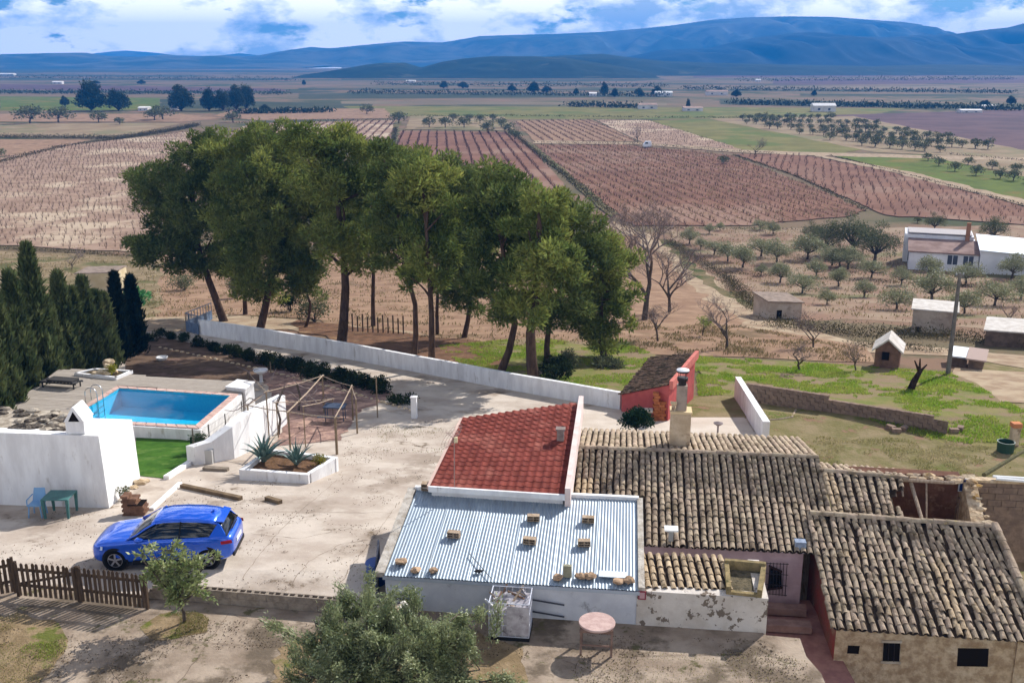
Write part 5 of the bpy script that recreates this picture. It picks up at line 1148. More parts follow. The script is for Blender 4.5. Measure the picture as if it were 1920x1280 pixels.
for k, (u, v, hp, lab) in enumerate([(1208, 600, 215, 'tall grey leafless tree directly right of the pines'), (1255, 585, 130, 'second leafless tree leaning over the bare track'), (1180, 520, 130, 'dark leafless tree rising behind the last pine')]):
    p = GT(u, v); place(BG[k % 2], p, hp/pxm(p.y, v)/4.6, lab, cat='bare tree')
p = GT(1318, 630); place(bare_tree('young_tree', 671, 2.2, .7, .06, 4, mat('spring_leaves', S(128, 150, 60), S(110, 130, 50), scale=2, island=.2, transl=.3), 500), p, 50/pxm(p.y, 630)/2.0, 'young tree just coming into bright green leaf')
# dead stub on the grass
sp_ = GT(1706, 732); stb = thing('dead_tree_stump', 'dark dead tree stump leaning on the bright grass', 'tree stump', sp_); kk = 1/pxm(sp_.y, 730)
MB().tube([sp_-Vector((0, 0, .1)), sp_+Vector((6*kk, 0, 18*kk)), sp_+Vector((16*kk, 0, 40*kk))], [.22, .18, .12], 8).build('trunk', mat('dead_wood', S(64, 50, 40), S(48, 38, 32), scale=5, bump=.6), stb, smooth=True)
for dx, dz in ((4, 58), (28, 50), (14, 62)): MB().tube([sp_+Vector((14*kk, 0, 36*kk)), sp_+Vector((dx*kk, .1, dz*kk))], [.09, .03], 6).build('branch', MC['dead_wood'], stb)
# ---------------------------------------------------------------- distant orchards, tree rows and clumps
far_leaf = mat('far_tree_leaves', S(70, 76, 54), S(54, 62, 42), scale=.1, island=.3, transl=.1)
FT = [make_tree('field_tree', 700+k, 3.2, 3.6, .7, 9, 420, .42, .22, bush_leaf, bark_grey, tr=.12) for k in range(3)]
k = 0
for row, (u0, v0, u1, v1, n) in enumerate([(1390, 226, 1560, 224, 13), (1400, 233, 1640, 236, 15), (1440, 242, 1700, 250, 14), (1500, 252, 1780, 264, 14), (1560, 263, 1850, 280, 14), (1620, 274, 1760, 286, 7)]):
    for j in range(n):
        t_ = (j+random.uniform(-.2, .2))/max(1, n-1); p = GT(u0+(u1-u0)*t_, v0+(v1-v0)*t_); place(FT[k % 3], p, random.uniform(.8, 1.25), f'small grey-green tree in the {ORD[row]} row from the far side of the distant orchard', 'trees of the distant orchard'); k += 1
for j, (u, v, hp) in enumerate([(1760, 312, 20), (1790, 322, 22), (1830, 330, 24), (1875, 336, 24), (1900, 340, 26), (1815, 310, 18), (1860, 318, 20), (1905, 325, 22), (1740, 302, 18), (1935, 345, 26)]):
    p = GT(u, v); place(FT[j % 3], p, hp/pxm(p.y, v)/3.2, 'grey-green tree in the small orchard right of the green strip', 'trees of the small orchard by the green strip')
for j, (u, v, hp) in enumerate([(805, 240, 24), (835, 240, 24), (870, 240, 24), (915, 250, 26), (900, 232, 20), (940, 240, 22), (955, 250, 22), (850, 228, 18), (925, 228, 16), (965, 262, 22), (880, 228, 16)]):
    p = GT(u, v); place(FT[j % 3], p, hp/pxm(p.y, v)/3.2, 'small tree in the plot above the striped vineyard', 'trees in the plot above the striped vineyard')
for j, (u, v, hp, lab) in enumerate([(688, 214, 20, 'lone round tree on the brown field above the grove'), (748, 232, 26, 'yellow-green tree at the corner of the striped vineyard'), (1356, 308, 18, 'round bush between two red vineyards'), (437, 230, 22, 'bright green bush beside the field bank above the grove'), (57, 232, 40, 'large leafless thicket tree at the left field edge'), (110, 230, 34, 'leafy tree beside the leafless thicket at left'), (185, 230, 24, 'brown bush between the left thicket and the dark trees'), (290, 226, 26, 'bright bush in front of the far white shed'), (305, 224, 30, 'dark bush beside the bright bush at left'), (1720, 418, 12, 'low shrub at the edge of the upper vineyard'), (-6, 300, 26, 'yellow bush at the left picture edge'), (225, 234, 16, 'low brown shrub on the pale field')]):
    p = GT(u, v); place(FT[j % 3], p, hp/pxm(p.y, v)/3.2, lab, sx=1.25)
DT = [make_tree('dark_tree', 720+k, 12.0, 10.5, .4, 34, 4200, .9, .55, far_leaf, bark, tr=.4) for k in range(3)]
for j, (u, v, hp, wf, lab) in enumerate([(172, 208, 56, 1.0, 'tallest of the dark evergreens in the far left field'), (222, 208, 46, 1.0, 'dark evergreen right of the tallest one at far left'), (340, 208, 48, 1.05, 'broad dark evergreen left of the far white wall'), (392, 208, 42, .75, 'first dark tree of the clump by the far farm'), (418, 208, 44, .75, 'second dark tree of the clump by the far farm'), (444, 206, 46, .75, 'third dark tree of the clump by the far farm'), (462, 204, 44, .8, 'last dark tree of the clump by the far farm'), (498, 212, 18, 1.3, 'flat-topped dark tree on the brown field'), (122, 200, 20, .9, 'small dark tree on the far green strip'),
  (832, 166, 14, 1.1, 'dark tree at the left of the far central clump'), (868, 166, 14, 1.4, 'dark tree at the right of the far central clump'), (960, 172, 13, 1.4, 'low dark tree at the left of the second far clump'), (1000, 174, 20, 1.2, 'highest dark tree of the second far clump'), (1025, 174, 14, 1.4, 'low dark tree at the right of the second far clump'), (1133, 180, 26, .6, 'narrow dark tree beside the far farm houses'), (1152, 182, 16, .9, 'small dark tree beside the narrow one'), (1198, 181, 18, 1.0, 'dark tree left of the long far farmhouse'), (1232, 180, 18, 1.3, 'dark tree behind the long far farmhouse'), (1080, 178, 12, 1.0, 'small dark tree left of the far farm houses'), (1290, 206, 24, .35, 'lone pointed cypress on the plain right of centre'), (1380, 182, 14, 1.4, 'dark tree on the plain by the far right farms'), (1526, 180, 11, 1.0, 'lone dark tree on the empty right plain'), (1846, 200, 14, 1.4, 'dark tree at the far right farm'), (1895, 196, 16, 1.2, 'rightmost dark tree on the far plain'), (570, 160, 10, .8, 'lone small tree far out on the plain'), (180, 158, 8, 2.0, 'low dark grove far out at left'), (265, 158, 8, 2.0, 'low dark grove right of the other at far left'), (1350, 176, 10, 1.0, 'small tree left of the far right farms')]):
    p = GT(u, v); place(DT[j % 3], p, hp/pxm(p.y, v)/12, lab, sx=wf)
# hedges of scrub along the banks and ditches (uncountable)
def scrub_line(uvs, w, h, dens, name, m, L=.3, seed=0, fn=GT):
    r = np.random.default_rng(seed); ps = [np.array(fn(u, v)) for u, v in uvs]; P_ = []
    for a, b in zip(ps, ps[1:]):
        n = int(np.linalg.norm(b-a)*dens); t = r.random((n, 1)); q = a+(b-a)*t; hh = np.abs(np.sin(t*37+seed)*np.sin(t*91))*.6+.4
        q[:, :2] += r.normal(size=(n, 2))*w*.5; q[:, 2] += r.random(n)*h*hh[:, 0]; P_.append(q)
    P_ = np.concatenate(P_); return link(name, leaf_mesh(name, leaf_quads(P_, r.normal(size=(len(P_), 3))*.6+np.array([0, 0, .6]), L, L*.45, r)), m, kind='stuff')
scrub_m = mat('bank_scrub', S(92, 86, 60), S(70, 66, 46), scale=.3, island=.35, hue=.02, transl=.1)
for j, (uvs, w, h, dn_, L) in enumerate([([(-60, 258), (170, 260), (220, 262), (330, 245), (370, 236)], 2.2, 1.6, 60, .45), ([(220, 262), (120, 275), (0, 305), (-60, 318)], 1.6, .8, 16, .45), ([(742, 240), (735, 290)], 1.0, .7, 14, .4), ([(960, 250), (990, 275), (1060, 330), (1145, 400)], 1.2, .9, 16, .4), ([(1002, 268), (1200, 271), (1380, 286), (1450, 288)], .8, .7, 10, .4), ([(1375, 292), (1490, 330), (1625, 396)], .7, .6, 12, .35), ([(1232, 430), (1420, 430), (1500, 432)], .4, .35, 16, .25), ([(1250, 452), (1360, 520), (1425, 585)], 1.2, .5, 110, .16), ([(1360, 512), (1500, 522), (1700, 532), (1930, 545)], .5, .4, 50, .18), ([(1440, 610), (1600, 628), (1760, 634), (1930, 650)], 1.5, 1.0, 260, .16), ([(0, 466), (130, 474), (280, 484)], .8, .6, 70, .2), ([(1600, 648), (1760, 660)], .8, .6, 140, .15), ([(440, 232), (560, 228), (740, 225)], .9, .8, 10, .5), ([(770, 219), (960, 218), (1220, 221), (1400, 222)], 1.0, .9, 7, .6), ([(1780, 290), (1960, 306)], .8, .6, 9, .4), ([(1555, 292), (1700, 328), (1960, 396)], .5, .4, 8, .35)]):
    scrub_line(uvs, w, h, dn_, 'scrub', scrub_m, L, j)
# far dark hedgerows on the plain
for j, (uvs, h, dn_) in enumerate([([(1065, 200), (1200, 203)], 3, 3), ([(1370, 196), (1620, 201), (1920, 208)], 3.5, 3), ([(440, 214), (620, 211)], 2.5, 4), ([(660, 176), (1250, 182)], 4, 1.5), ([(0, 176), (540, 178)], 4, 1.6), ([(1280, 168), (1900, 176)], 4, 1.5), ([(0, 147), (560, 152)], 6, .8), ([(700, 160), (1250, 164)], 5, 1.0), ([(1380, 153), (1900, 150)], 6, .8)]):
    scrub_line(uvs, 5, h, dn_*5, 'hedgerow', far_leaf, 1.7, 50+j)
# ---------------------------------------------------------------- vines in rows
vine_m = mat('vine_wood', S(84, 64, 54), S(66, 50, 44), scale=3, objrand=.2)
def vine_mesh(seed):
    r = random.Random(seed); mb = MB(); mb.tube([(0, 0, -.05), (r.uniform(-.04, .04), 0, .35)], [.06, .05], 5, False)
    for k in range(4):
        a = k*1.57+r.uniform(-.4, .4); mb.tube([(0, 0, .33), (.16*math.cos(a), .16*math.sin(a), .5), (.2*math.cos(a), .2*math.sin(a), .8+r.uniform(0, .25))], [.035, .025, .012], 3, False)
    me = mb.mesh('vine'); me.materials.append(vine_m); return me
VM = [vine_mesh(k) for k in range(3)]
def vine_sites(poly_uv, a_uv, b_uv, sp_row, sp_in, jit=.2, scale=1.0):
    poly = P(*poly_uv); a, b = GT(*a_uv), GT(*b_uv); d = Vector((b.x-a.x, b.y-a.y, 0)).normalized(); n = Vector((-d.y, d.x, 0)); out = []
    c = sum(poly, Vector())/len(poly); ds = [(p-c).dot(d) for p in poly]; ns = [(p-c).dot(n) for p in poly]
    t = min(ns)
    while t < max(ns):
        s = min(ds)
        while s < max(ds):
            q = c+d*s+n*t; q = Vector((q.x+random.gauss(0, jit), q.y+random.gauss(0, jit), 0))
            if inside(q, poly) and random.random() > .1: q.z = zt(q.y); out.append((q, scale))
            s += sp_in
        t += sp_row
    return out
sites = [('left', vine_sites(V1, (0, 400), (370, 330), 2.6, 1.7)), ('A', vine_sites(VA, (738, 232), (690, 284), 3.2, 1.2)), ('B', vine_sites(VB, (960, 262), (1040, 350), 3.2, 1.0)), ('C', vine_sites(VC, (1060, 290), (1330, 420), 2.9, 1.3)), ('D', vine_sites(VD, (1057, 228), (1123, 257), 3.4, 1.4)), ('E', vine_sites(VE, (1160, 232), (1290, 262), 3.0, 1.6)), ('J', vine_sites(VJ, (1640, 320), (1680, 395), 2.0, 1.9, .25))]
allv = [(q, s, nm) for nm, l_ in sites for q, s in l_]
def seen(q):
    rel = q-Vector((0, 0, CH)); zc = rel.y*cp-rel.z*sp; u = 960+F*rel.x/zc; v = 640+F*(-rel.z*cp-rel.y*sp)/zc
    return 5 < u < 1915 and not (225 < u < 1195 and v > 240+ (40 if u > 700 else 0)+(60 if u > 900 else 0)) and not (1490 < u and v > 385), u, v
cand = []
for q, s, nm in allv:
    ok, u, v = seen(q)
    if ok: cand.append((q.length, q, u, v, nm))
cand.sort(key=lambda x: x[0]); indiv = set()
for k, (dist, q, u, v, nm) in enumerate(cand[:300]):
    indiv.add((q.x, q.y)); o = link('vine', VM[k % 3], None, label='leafless pruned vine stock in the '+('pale vineyard left of the pines' if u < 400 else 'red vineyard right of the pines'), cat='vine', group='vine stocks in the '+('left' if u < 400 else 'right')+' vineyard')
    o.location = q; o.rotation_euler = (0, 0, random.uniform(0, 6)); s_ = random.uniform(.65, 1.05); o.scale = (s_, s_, s_)
Vs, Is, off_ = [], [], 0
vv = [np.array([tuple(x.co) for x in m.vertices], np.float32) for m in VM]; ff = [np.array([list(p.vertices) for p in m.polygons], np.int32) for m in VM]
for q, s, nm in allv:
    if (q.x, q.y) in indiv: continue
    k = random.randrange(3); a = random.uniform(0, 6.28); c_, s_ = math.cos(a), math.sin(a); sc_ = random.uniform(.6, 1.05)
    V = vv[k]*sc_; W_ = np.stack([V[:, 0]*c_-V[:, 1]*s_+q.x, V[:, 0]*s_+V[:, 1]*c_+q.y, V[:, 2]+q.z], 1); Vs.append(W_); Is.append(ff[k]+off_); off_ += len(V)
link('vine_stocks', fast_mesh('vine_stocks', np.concatenate(Vs), 4, np.concatenate(Is)), vine_m, label='leafless vines filling the far vineyard rows', kind='stuff')
print('vines', len(allv))
# low earth ridges along the striped rows
ridge_m = mat('row_ridge_earth', S(118, 84, 70), S(100, 72, 60), scale=1.5, bump=.5, bscale=4)
def row_ridges(poly_uv, a_uv, b_uv, sp_row, w, h, name):
    poly = P(*poly_uv); a, b = GT(*a_uv), GT(*b_uv); d = Vector((b.x-a.x, b.y-a.y, 0)).normalized(); n = Vector((-d.y, d.x, 0)); mb = MB()
    c = sum(poly, Vector())/len(poly); c.z = 0; pp_ = [Vector((p.x, p.y, 0)) for p in poly]; ns = [(p-c).dot(n) for p in pp_]; t = min(ns)
    while t < max(ns):
        hh = clip_line(pp_, c+n*t, d)
        for i in range(0, len(hh)-1, 2):
            k_ = max(1, int((hh[i+1]-hh[i])/6))
            for j in range(k_):
                s0, s1 = hh[i]+(hh[i+1]-hh[i])*j/k_, hh[i]+(hh[i+1]-hh[i])*(j+1)/k_; p, q = c+n*t+d*s0, c+n*t+d*s1; z0, z1 = zt(p.y)+.1, zt(q.y)+.1
                l0, r0, m0 = p-n*w/2, p+n*w/2, p; l1, r1_, m1 = q-n*w/2, q+n*w/2, q
                A_ = [(l0.x, l0.y, z0-.05), (m0.x, m0.y, z0+h), (r0.x, r0.y, z0-.05)]; B__ = [(l1.x, l1.y, z1-.05), (m1.x, m1.y, z1+h), (r1_.x, r1_.y, z1-.05)]
                mb.face([A_[0], A_[1], B__[1], B__[0]]); mb.face([A_[1], A_[2], B__[2], B__[1]])
        t += sp_row
    return mb.build(name, ridge_m, kind='stuff')
row_ridges(VB, (960, 262), (1040, 350), 3.2, .8, .16, 'row_ridges'); row_ridges(VA, (738, 232), (690, 284), 3.2, .8, .16, 'row_ridges'); row_ridges(VC, (1060, 290), (1330, 420), 2.9, .7, .1, 'row_ridges'); row_ridges(VD, (1057, 228), (1123, 257), 3.4, .9, .16, 'row_ridges')
# ---------------------------------------------------------------- grass blades
def blades(poly_uv, n, h, name, m, seed, fn=zt, proj=GT, w=.03):
    r = np.random.default_rng(seed); poly = [proj(u, v) for u, v in poly_uv]; xs = [p.x for p in poly]; ys = [p.y for p in poly]; P_ = []
    X = r.uniform(min(xs), max(xs), n); Y = r.uniform(min(ys), max(ys), n)
    for x, y in zip(X, Y):
        if inside((x, y), poly) and mn.noise(Vector((x*.35, y*.35, seed)))+.6*mn.noise(Vector((x*1.3, y*1.3, seed))) > -.02: P_.append((x, y, fn(y)+.02))
    P_ = np.array(P_); return link(name, leaf_mesh(name, leaf_quads(P_, r.normal(size=(len(P_), 3))*.35+np.array([0, 0, 1]), h, w, r)), m, kind='stuff')
grass_leaf = mat('grass_blades', S(118, 148, 46), S(150, 158, 74), scale=.5, island=.3, hue=.02, transl=.45)
weed_leaf = mat('weed_blades', S(142, 134, 84), S(112, 116, 60), scale=.5, island=.3, hue=.02, transl=.2)
blades(GR1, 130000, .15, 'grass', grass_leaf, 3, w=.035); blades(GR2, 80000, .15, 'grass', grass_leaf, 4, w=.035)
blades([(1400, 770), (1800, 830), (1960, 860), (1960, 930), (1500, 880), (1400, 830)], 40000, .11, 'weeds', mat('straw_weeds', S(170, 158, 116), S(140, 136, 84), scale=.5, island=.3, transl=.35), 5, w=.03)
blades([(-60, 1165), (30, 1150), (110, 1168), (128, 1200), (100, 1250), (60, 1300), (-80, 1330)], 9000, .05, 'grass', weed_leaf, 6, fn=lambda y: 0.0, proj=lambda u, v: G(u, v), w=.012)
blades([(262, 1175), (300, 1150), (365, 1146), (392, 1160), (388, 1185), (330, 1196), (280, 1196)], 5000, .045, 'grass', weed_leaf, 8, fn=lambda y: 0.0, proj=lambda u, v: G(u, v), w=.012)
blades([(20, 1190), (80, 1180), (120, 1180), (128, 1215), (90, 1250), (30, 1260)], 2600, .05, 'grass', grass_leaf, 9, fn=lambda y: 0.0, proj=lambda u, v: G(u, v), w=.014)
# dry tufts strewn over the bare plots
tuft = mat('dry_tufts', S(158, 140, 104), S(120, 110, 74), scale=.3, island=.35, hue=.02, transl=.15)
blades([(1240, 432), (1620, 432), (1930, 440), (1930, 620), (1640, 598), (1430, 590), (1320, 490)], 26000, .28, 'dry_tufts', tuft, 11, w=.09)
blades([(1180, 600), (1400, 614), (1640, 660), (1640, 680), (1320, 668), (1180, 664)], 16000, .2, 'dry_tufts', tuft, 12, w=.06)
blades([(280, 490), (1190, 450), (1190, 640), (900, 655), (600, 600), (280, 596)], 40000, .26, 'dry_tufts', tuft, 13, w=.08)
blades([(0, 474), (290, 486), (290, 600), (0, 630)], 20000, .26, 'dry_tufts', tuft, 14, w=.08)
blades(V1, 30000, .3, 'dry_tufts', tuft, 15, w=.12)
blades(VC, 30000, .35, 'dry_tufts', tuft, 16, w=.14)
# ---------------------------------------------------------------- clipped hedge shrubs along the drive
HG = [(345, 640, 20), (375, 650, 22), (400, 658, 22), (425, 664, 24), (448, 670, 24), (472, 676, 26), (498, 684, 30), (525, 692, 32), (552, 698, 32), (580, 706, 34), (606, 712, 32), (634, 718, 34), (660, 724, 34), (682, 729, 32), (718, 737, 36), (300, 632, 18), (322, 636, 18), (280, 640, 20)]
SH = []
for j in range(3):
    r = np.random.default_rng(800+j); rt = thing('hedge_shrub', 'x', 'shrub', (0, 0, 0)); cs = [np.array([r.normal()*.22, r.normal()*.22, .42+r.normal()*.1]) for _ in range(9)]
    link('foliage', leaf_mesh('foliage', clump_leaves(cs, [np.array([.36, .36, .34])]*9, [190]*9, .12, .06, r, shell=.5)), shrub_leaf, rt, local=True)
    MB().tube([(0, 0, -.1), (0, 0, .5)], [.05, .03], 5).build('stem', bark, rt, local=True); SH.append(rt)
for j, (u, v, hp) in enumerate(sorted(HG)):
    p = GYD(u, v); place(SH[j % 3], p, hp/pxm(p.y, v)*1.05, f'dark clipped shrub, {"number "+str(j+1) if j > 11 else ORD[j]} from the gate end of the hedge by the drive' if j <= 11 else f'dark clipped shrub, {ORD[17-j]} from the courtyard end of the hedge by the drive', 'shrubs of the hedge along the drive')
# low flower border at the end of the hedge, bush at far left, courtyard tree
def bush(name, u, v, w_, h_, n, lm, label, cat='shrub', L=.14, fn=GYD, seed=0, trunk=0.0, cl=14):
    r = np.random.default_rng(900+seed); p = fn(u, v); k = 1/pxm(p.y, v); rt = thing(name, label, cat, p); W_, H_ = w_*k, h_*k; cs = []
    for _ in range(cl):
        a = r.random()*6.28; q = math.sqrt(r.random())*W_*.36; cs.append(np.array([math.cos(a)*q, math.sin(a)*q, trunk+H_*(.32+.42*r.random()*(1-(q/(W_*.5))**2))]))
    s = W_*.2; link('foliage', leaf_mesh('foliage', clump_leaves(cs, [np.array([s, s, min(s, H_*.35)])]*cl, [n/cl]*cl, L, L*.45, r, shell=.3)), lm, rt, local=True)
    mb = MB(); mb.tube([(0, 0, -.1), (0, 0, trunk+H_*.3)], [.07, .05], 6)
    for c in cs: limb(mb, (0, 0, trunk*.8+.02), c, .03, .008, r, 3, .08, 4)
    mb.build('stem', bark_grey, rt, local=True); return rt
bush('flower_border', 756, 756, 60, 20, 900, shrub_leaf, 'low dark border plant at the end of the hedge by the white post', seed=1)
bush('courtyard_tree', 1192, 812, 66, 40, 3200, mat('dark_green_leaves', S(44, 66, 44), S(34, 52, 34), scale=2, island=.3, transl=.12), 'round dark green clipped tree in the rear courtyard', 'tree', L=.13, seed=2, trunk=.25)
bush('hedge_bush', 14, 790, 70, 90, 2600, mat('green_bush_leaves', S(72, 96, 48), S(54, 78, 36), scale=1, island=.3, transl=.2), 'leafy green bush at the left picture edge beside the deck', L=.16, seed=3)
bush('oleander_bush', 60, 725, 60, 70, 1800, shrub_leaf, 'dark bush at the foot of the cypress row by the deck', L=.16, seed=4)
bush('ivy_mound', 1040, 715, 70, 60, 2600, shrub_leaf, 'dark ivy mound at the foot of the thick grey pine', L=.16, seed=5, fn=GT)
bush('grey_shrub', 1068, 690, 50, 40, 1500, bush_leaf, 'grey-green shrub on the grass beside the ivy mound', L=.14, seed=6, fn=GT)
bush('yellow_shrub', 210, 702, 26, 24, 400, mat('yellow_leaves', S(168, 160, 60), S(130, 134, 48), scale=3, island=.2, transl=.3), 'yellowish plant among the rocks of the corner planter', L=.1, seed=7, fn=lambda u, v: D(u, v, .06))
bush('climbing_plant', 374, 850, 40, 50, 900, MC['green_bush_leaves'], 'green climber at the corner post between lawn and pool', L=.1, seed=8)
bush('planter_shrub', 600, 872, 30, 22, 350, mat('yellow_leaves2', S(150, 140, 60), S(120, 116, 44), scale=3, island=.25, transl=.3), 'small yellowish plant at the right end of the white planter', L=.09, seed=9, fn=lambda u, v: G(u, v, plz-.16))
bush('wall_shrub', 232, 938, 24, 40, 260, bush_leaf, 'thin grey plant against the bright side of the barbecue house', L=.08, seed=10, cl=6)
bush('fig_tree', 258, 580, 44, 54, 420, mat('fig_leaves', S(92, 150, 96), S(70, 126, 76), scale=2, island=.2, transl=.3), 'bright green leafy tree between the dark cypresses and the gate', 'tree', L=.5, seed=11, fn=GT, cl=9)
for j, (u, v, w_, h_, lab) in enumerate([(346, 545, 70, 34, 'grey scrub mound on the slope left of the first pine'), (545, 585, 44, 44, 'dark rounded bush behind the forked pine'), (590, 605, 70, 60, 'yellowish bush behind the thin young pine'), (1140, 690, 60, 20, 'low green clump under the round pine'), (440, 560, 40, 60, 'pale green bush behind the blue gate')]):
    bush('scrub_bush', u, v, w_, h_, 1300, bush_leaf if j != 1 else shrub_leaf, lab, L=.2, seed=20+j, fn=GT)
# ---------------------------------------------------------------- near trees: loquat by the fence, olive at the front
def near_tree(name, base, label, twigs, leafm, L, Wd, n, tr, seed, spread, group=None):
    r = np.random.default_rng(seed); root = thing(name, label, 'tree', base); mb = MB(); mb2 = MB(); cs = []
    fork = Vector((twigs[0][0]*.1, 0, twigs[0][2]*.3)); mb.tube([Vector((0, 0, -.1)), fork*.5+Vector((.04, .02, 0)), fork], [tr*1.2, tr, tr*.85], 8); mb.build('trunk', bark_grey, root, smooth=True, local=True)
    P_, D_ = [], []
    for t in twigs:
        tip = Vector(t); pts = limb(mb2, fork, tip, tr*.5, .012, r, 6, .08, 6)
        for s in range(7):
            q = pts[3+s % 4]; e = q+Vector((r.normal(), r.normal(), r.normal()*.8+.35))*spread; limb(mb2, q, e, .014, .005, r, 3, .1, 4)
            m = n//(len(twigs)*7); f = np.linspace(.2, 1.05, m)[:, None]+r.normal(size=(m, 1))*.05; P_.append(np.array(q)+(np.array(e)-np.array(q))*f+r.normal(size=(m, 3))*spread*.16); D_.append(np.repeat([np.array(e-q)], m, 0)*1.2/spread*.5+r.normal(size=(m, 3))*.7)
    mb2.build('branches', bark_grey, root, smooth=True, local=True)
    link('crown', leaf_mesh('crown', leaf_quads(np.concatenate(P_), np.concatenate(D_), L, Wd, r)), leafm, root, local=True); return root
lb = G(346, 1166); tw = []
for (u, v) in [(268, 1050), (280, 1030), (310, 1045), (325, 1012), (300, 1075), (335, 1062), (352, 1090), (378, 1040), (395, 1052), (362, 1070), (270, 1078), (345, 1110), (372, 1100), (318, 1100)]:
    q = GY(u, v, lb.y+random.uniform(-.5, .5))-lb; tw.append(tuple(q))
near_tree('loquat_tree', lb, 'small thin-trunked leafy tree in front of the blue car', tw, loquat_leaf, .15, .06, 2700, .045, 31, .25)
ob = G(742, 1330); tw = []
for (u, v, dy) in [(560, 1200, 0), (590, 1165, .3), (630, 1150, .4), (660, 1120, .6), (690, 1135, 0), (640, 1190, -.4), (600, 1240, -.5), (560, 1262, -.4), (700, 1190, -.3), (740, 1180, .2), (780, 1150, .5), (820, 1160, .4), (860, 1150, .3), (900, 1165, .1), (880, 1200, -.2), (920, 1215, 0), (840, 1220, -.4), (780, 1230, -.6), (720, 1245, -.7), (660, 1255, -.6), (900, 1255, -.4), (940, 1270, -.3), (820, 1270, -.8), (640, 1290, -.8), (560, 1300, -.3), (760, 1290, -.9), (700, 1300, -.9), (880, 1300, -.6)]:
    q = GY(u, v, ob.y+1.3+dy)-ob; tw.append(tuple(q))
near_tree('olive_tree', ob, 'big grey-green olive tree at the bottom edge, in front of the white building', tw, olive_near, .105, .03, 86000, .13, 33, .48)
#@@SMALL
# ================================================================== SMALL THINGS
# ---------------------------------------------------------------- blue car
fw, rw_ = G(218, 1070), G(391, 1067.5); cdir = (rw_-fw).normalized(); wbse = (rw_-fw).length
WB = 2.86; cs_ = wbse/WB; corg = fw+cdir*(-.80*cs_)
cn = Vector((-cdir.y, cdir.x, 0))                       # towards the far side
car = thing('car', 'bright blue five-door car parked in the yard behind the fence', 'car', fw)
def C(x, y, z): return corg+cdir*x*cs_+cn*(y+.9)*cs_+Vector((0, 0, (z+.0)*cs_+.015))
paint = mat('blue_car_paint', S(14, 92, 215), rough=.2, metal=.35, spec=.5, coat=1.0)
trim = mat('black_car_trim', S(22, 22, 24), rough=.6); cglass = mat('car_glass', S(14, 16, 20), rough=.06, spec=.7)
def loft(sections, closed_ends=True):
    mb = MB(); n = len(sections[0])
    for s in sections: mb.v += [tuple(p) for p in s]
    for i in range(len(sections)-1):
        for j in range(n-1): mb.f.append((i*n+j, i*n+j+1, (i+1)*n+j+1, (i+1)*n+j))
    if closed_ends: mb.f.append(tuple(range(n))); k = (len(sections)-1)*n; mb.f.append(tuple(k+j for j in reversed(range(n))))
    return mb
def sec(x, w, zb, zt_, crown=.03, tuck=.06):
    h = [(w*.80, zb), (w*.97, zb+.07), (w*1.0, zb+.20), (w*1.0, zb+(zt_-zb)*.55), (w*.985, zt_-.13), (w*.95, zt_-.05), (w*.86, zt_), (w*.45, zt_+crown*.8)]
    pts = [(-y, z) for y, z in h]+[(0, zt_+crown)]+[(y, z) for y, z in reversed(h)]
    return [C(x, y, z) for y, z in pts]
ST = [(.0, .50, .40, .66), (.04, .66, .30, .74), (.14, .78, .22, .82), (.34, .86, .20, .90), (.6, .895, .20, .945), (.9, .905, .20, .975), (1.2, .91, .20, 1.0), (1.5, .91, .20, 1.02), (2.1, .91, .20, 1.04), (2.8, .91, .20, 1.06), (3.4, .91, .20, 1.08), (3.9, .90, .21, 1.09), (4.2, .86, .25, 1.08), (4.36, .80, .32, 1.03), (4.43, .70, .42, .94), (4.45, .6, .5, .86)]
body = loft([sec(*s) for s in ST]).build('body', paint, car, smooth=True)
m_ = body.modifiers.new('sub', 'SUBSURF'); m_.levels = 1; m_.render_levels = 2
def gh(x, wb_, zb, wr_, zr, cr=.025):
    h = [(wb_, zb), (wb_*.5+wr_*.5+.02, zb*.5+zr*.5), (wr_, zr-.05), (wr_-.10, zr-.005)]
    return [C(x, y, z) for y, z in [(-a, b) for a, b in h]+[(0, zr+cr)]+list(reversed(h))]
GS = [(1.22, .78, 1.0, .74, 1.02), (1.5, .81, 1.02, .68, 1.20), (1.78, .83, 1.03, .63, 1.38), (2.02, .835, 1.03, .60, 1.49), (2.3, .84, 1.04, .60, 1.545), (2.8, .84, 1.05, .605, 1.56), (3.3, .83, 1.06, .60, 1.545), (3.7, .81, 1.07, .58, 1.50), (3.95, .79, 1.07, .56, 1.44), (4.1, .77, 1.07, .60, 1.30), (4.28, .74, 1.05, .68, 1.10)]
loft([gh(*g) for g in GS]).build('glasshouse', cglass, car, smooth=True)
RS = [s for s in GS if 2.0 <= s[0] <= 4.0]
def rf(x, wb_, zb, wr_, zr, cr=.025): 
    h = [(wr_+.022, zr-.075), (wr_+.016, zr-.035), (wr_-.09, zr+.014)]
    return [C(x, y, z) for y, z in [(-a, b) for a, b in h]+[(0, zr+cr+.016)]+list(reversed(h))]
roofc = loft([rf(*s) for s in [(1.93, .83, 1.03, .612, 1.46)]+RS]).build('roof', paint, car, smooth=True)
MB().hexa([C(3.9, -.56, 1.45), C(3.9, .56, 1.45), C(4.14, .52, 1.40), C(4.14, -.52, 1.40)], [C(3.9, -.56, 1.48), C(3.9, .56, 1.48), C(4.15, .52, 1.43), C(4.15, -.52, 1.43)]).build('spoiler', paint, roofc)
MB().hexa([C(3.6, -.03, 1.53), C(3.74, -.02, 1.52), C(3.74, .02, 1.52), C(3.6, .03, 1.53)], [C(3.70, -.008, 1.62), C(3.75, -.008, 1.62), C(3.75, .008, 1.62), C(3.70, .008, 1.62)]).build('antenna_fin', paint, roofc)
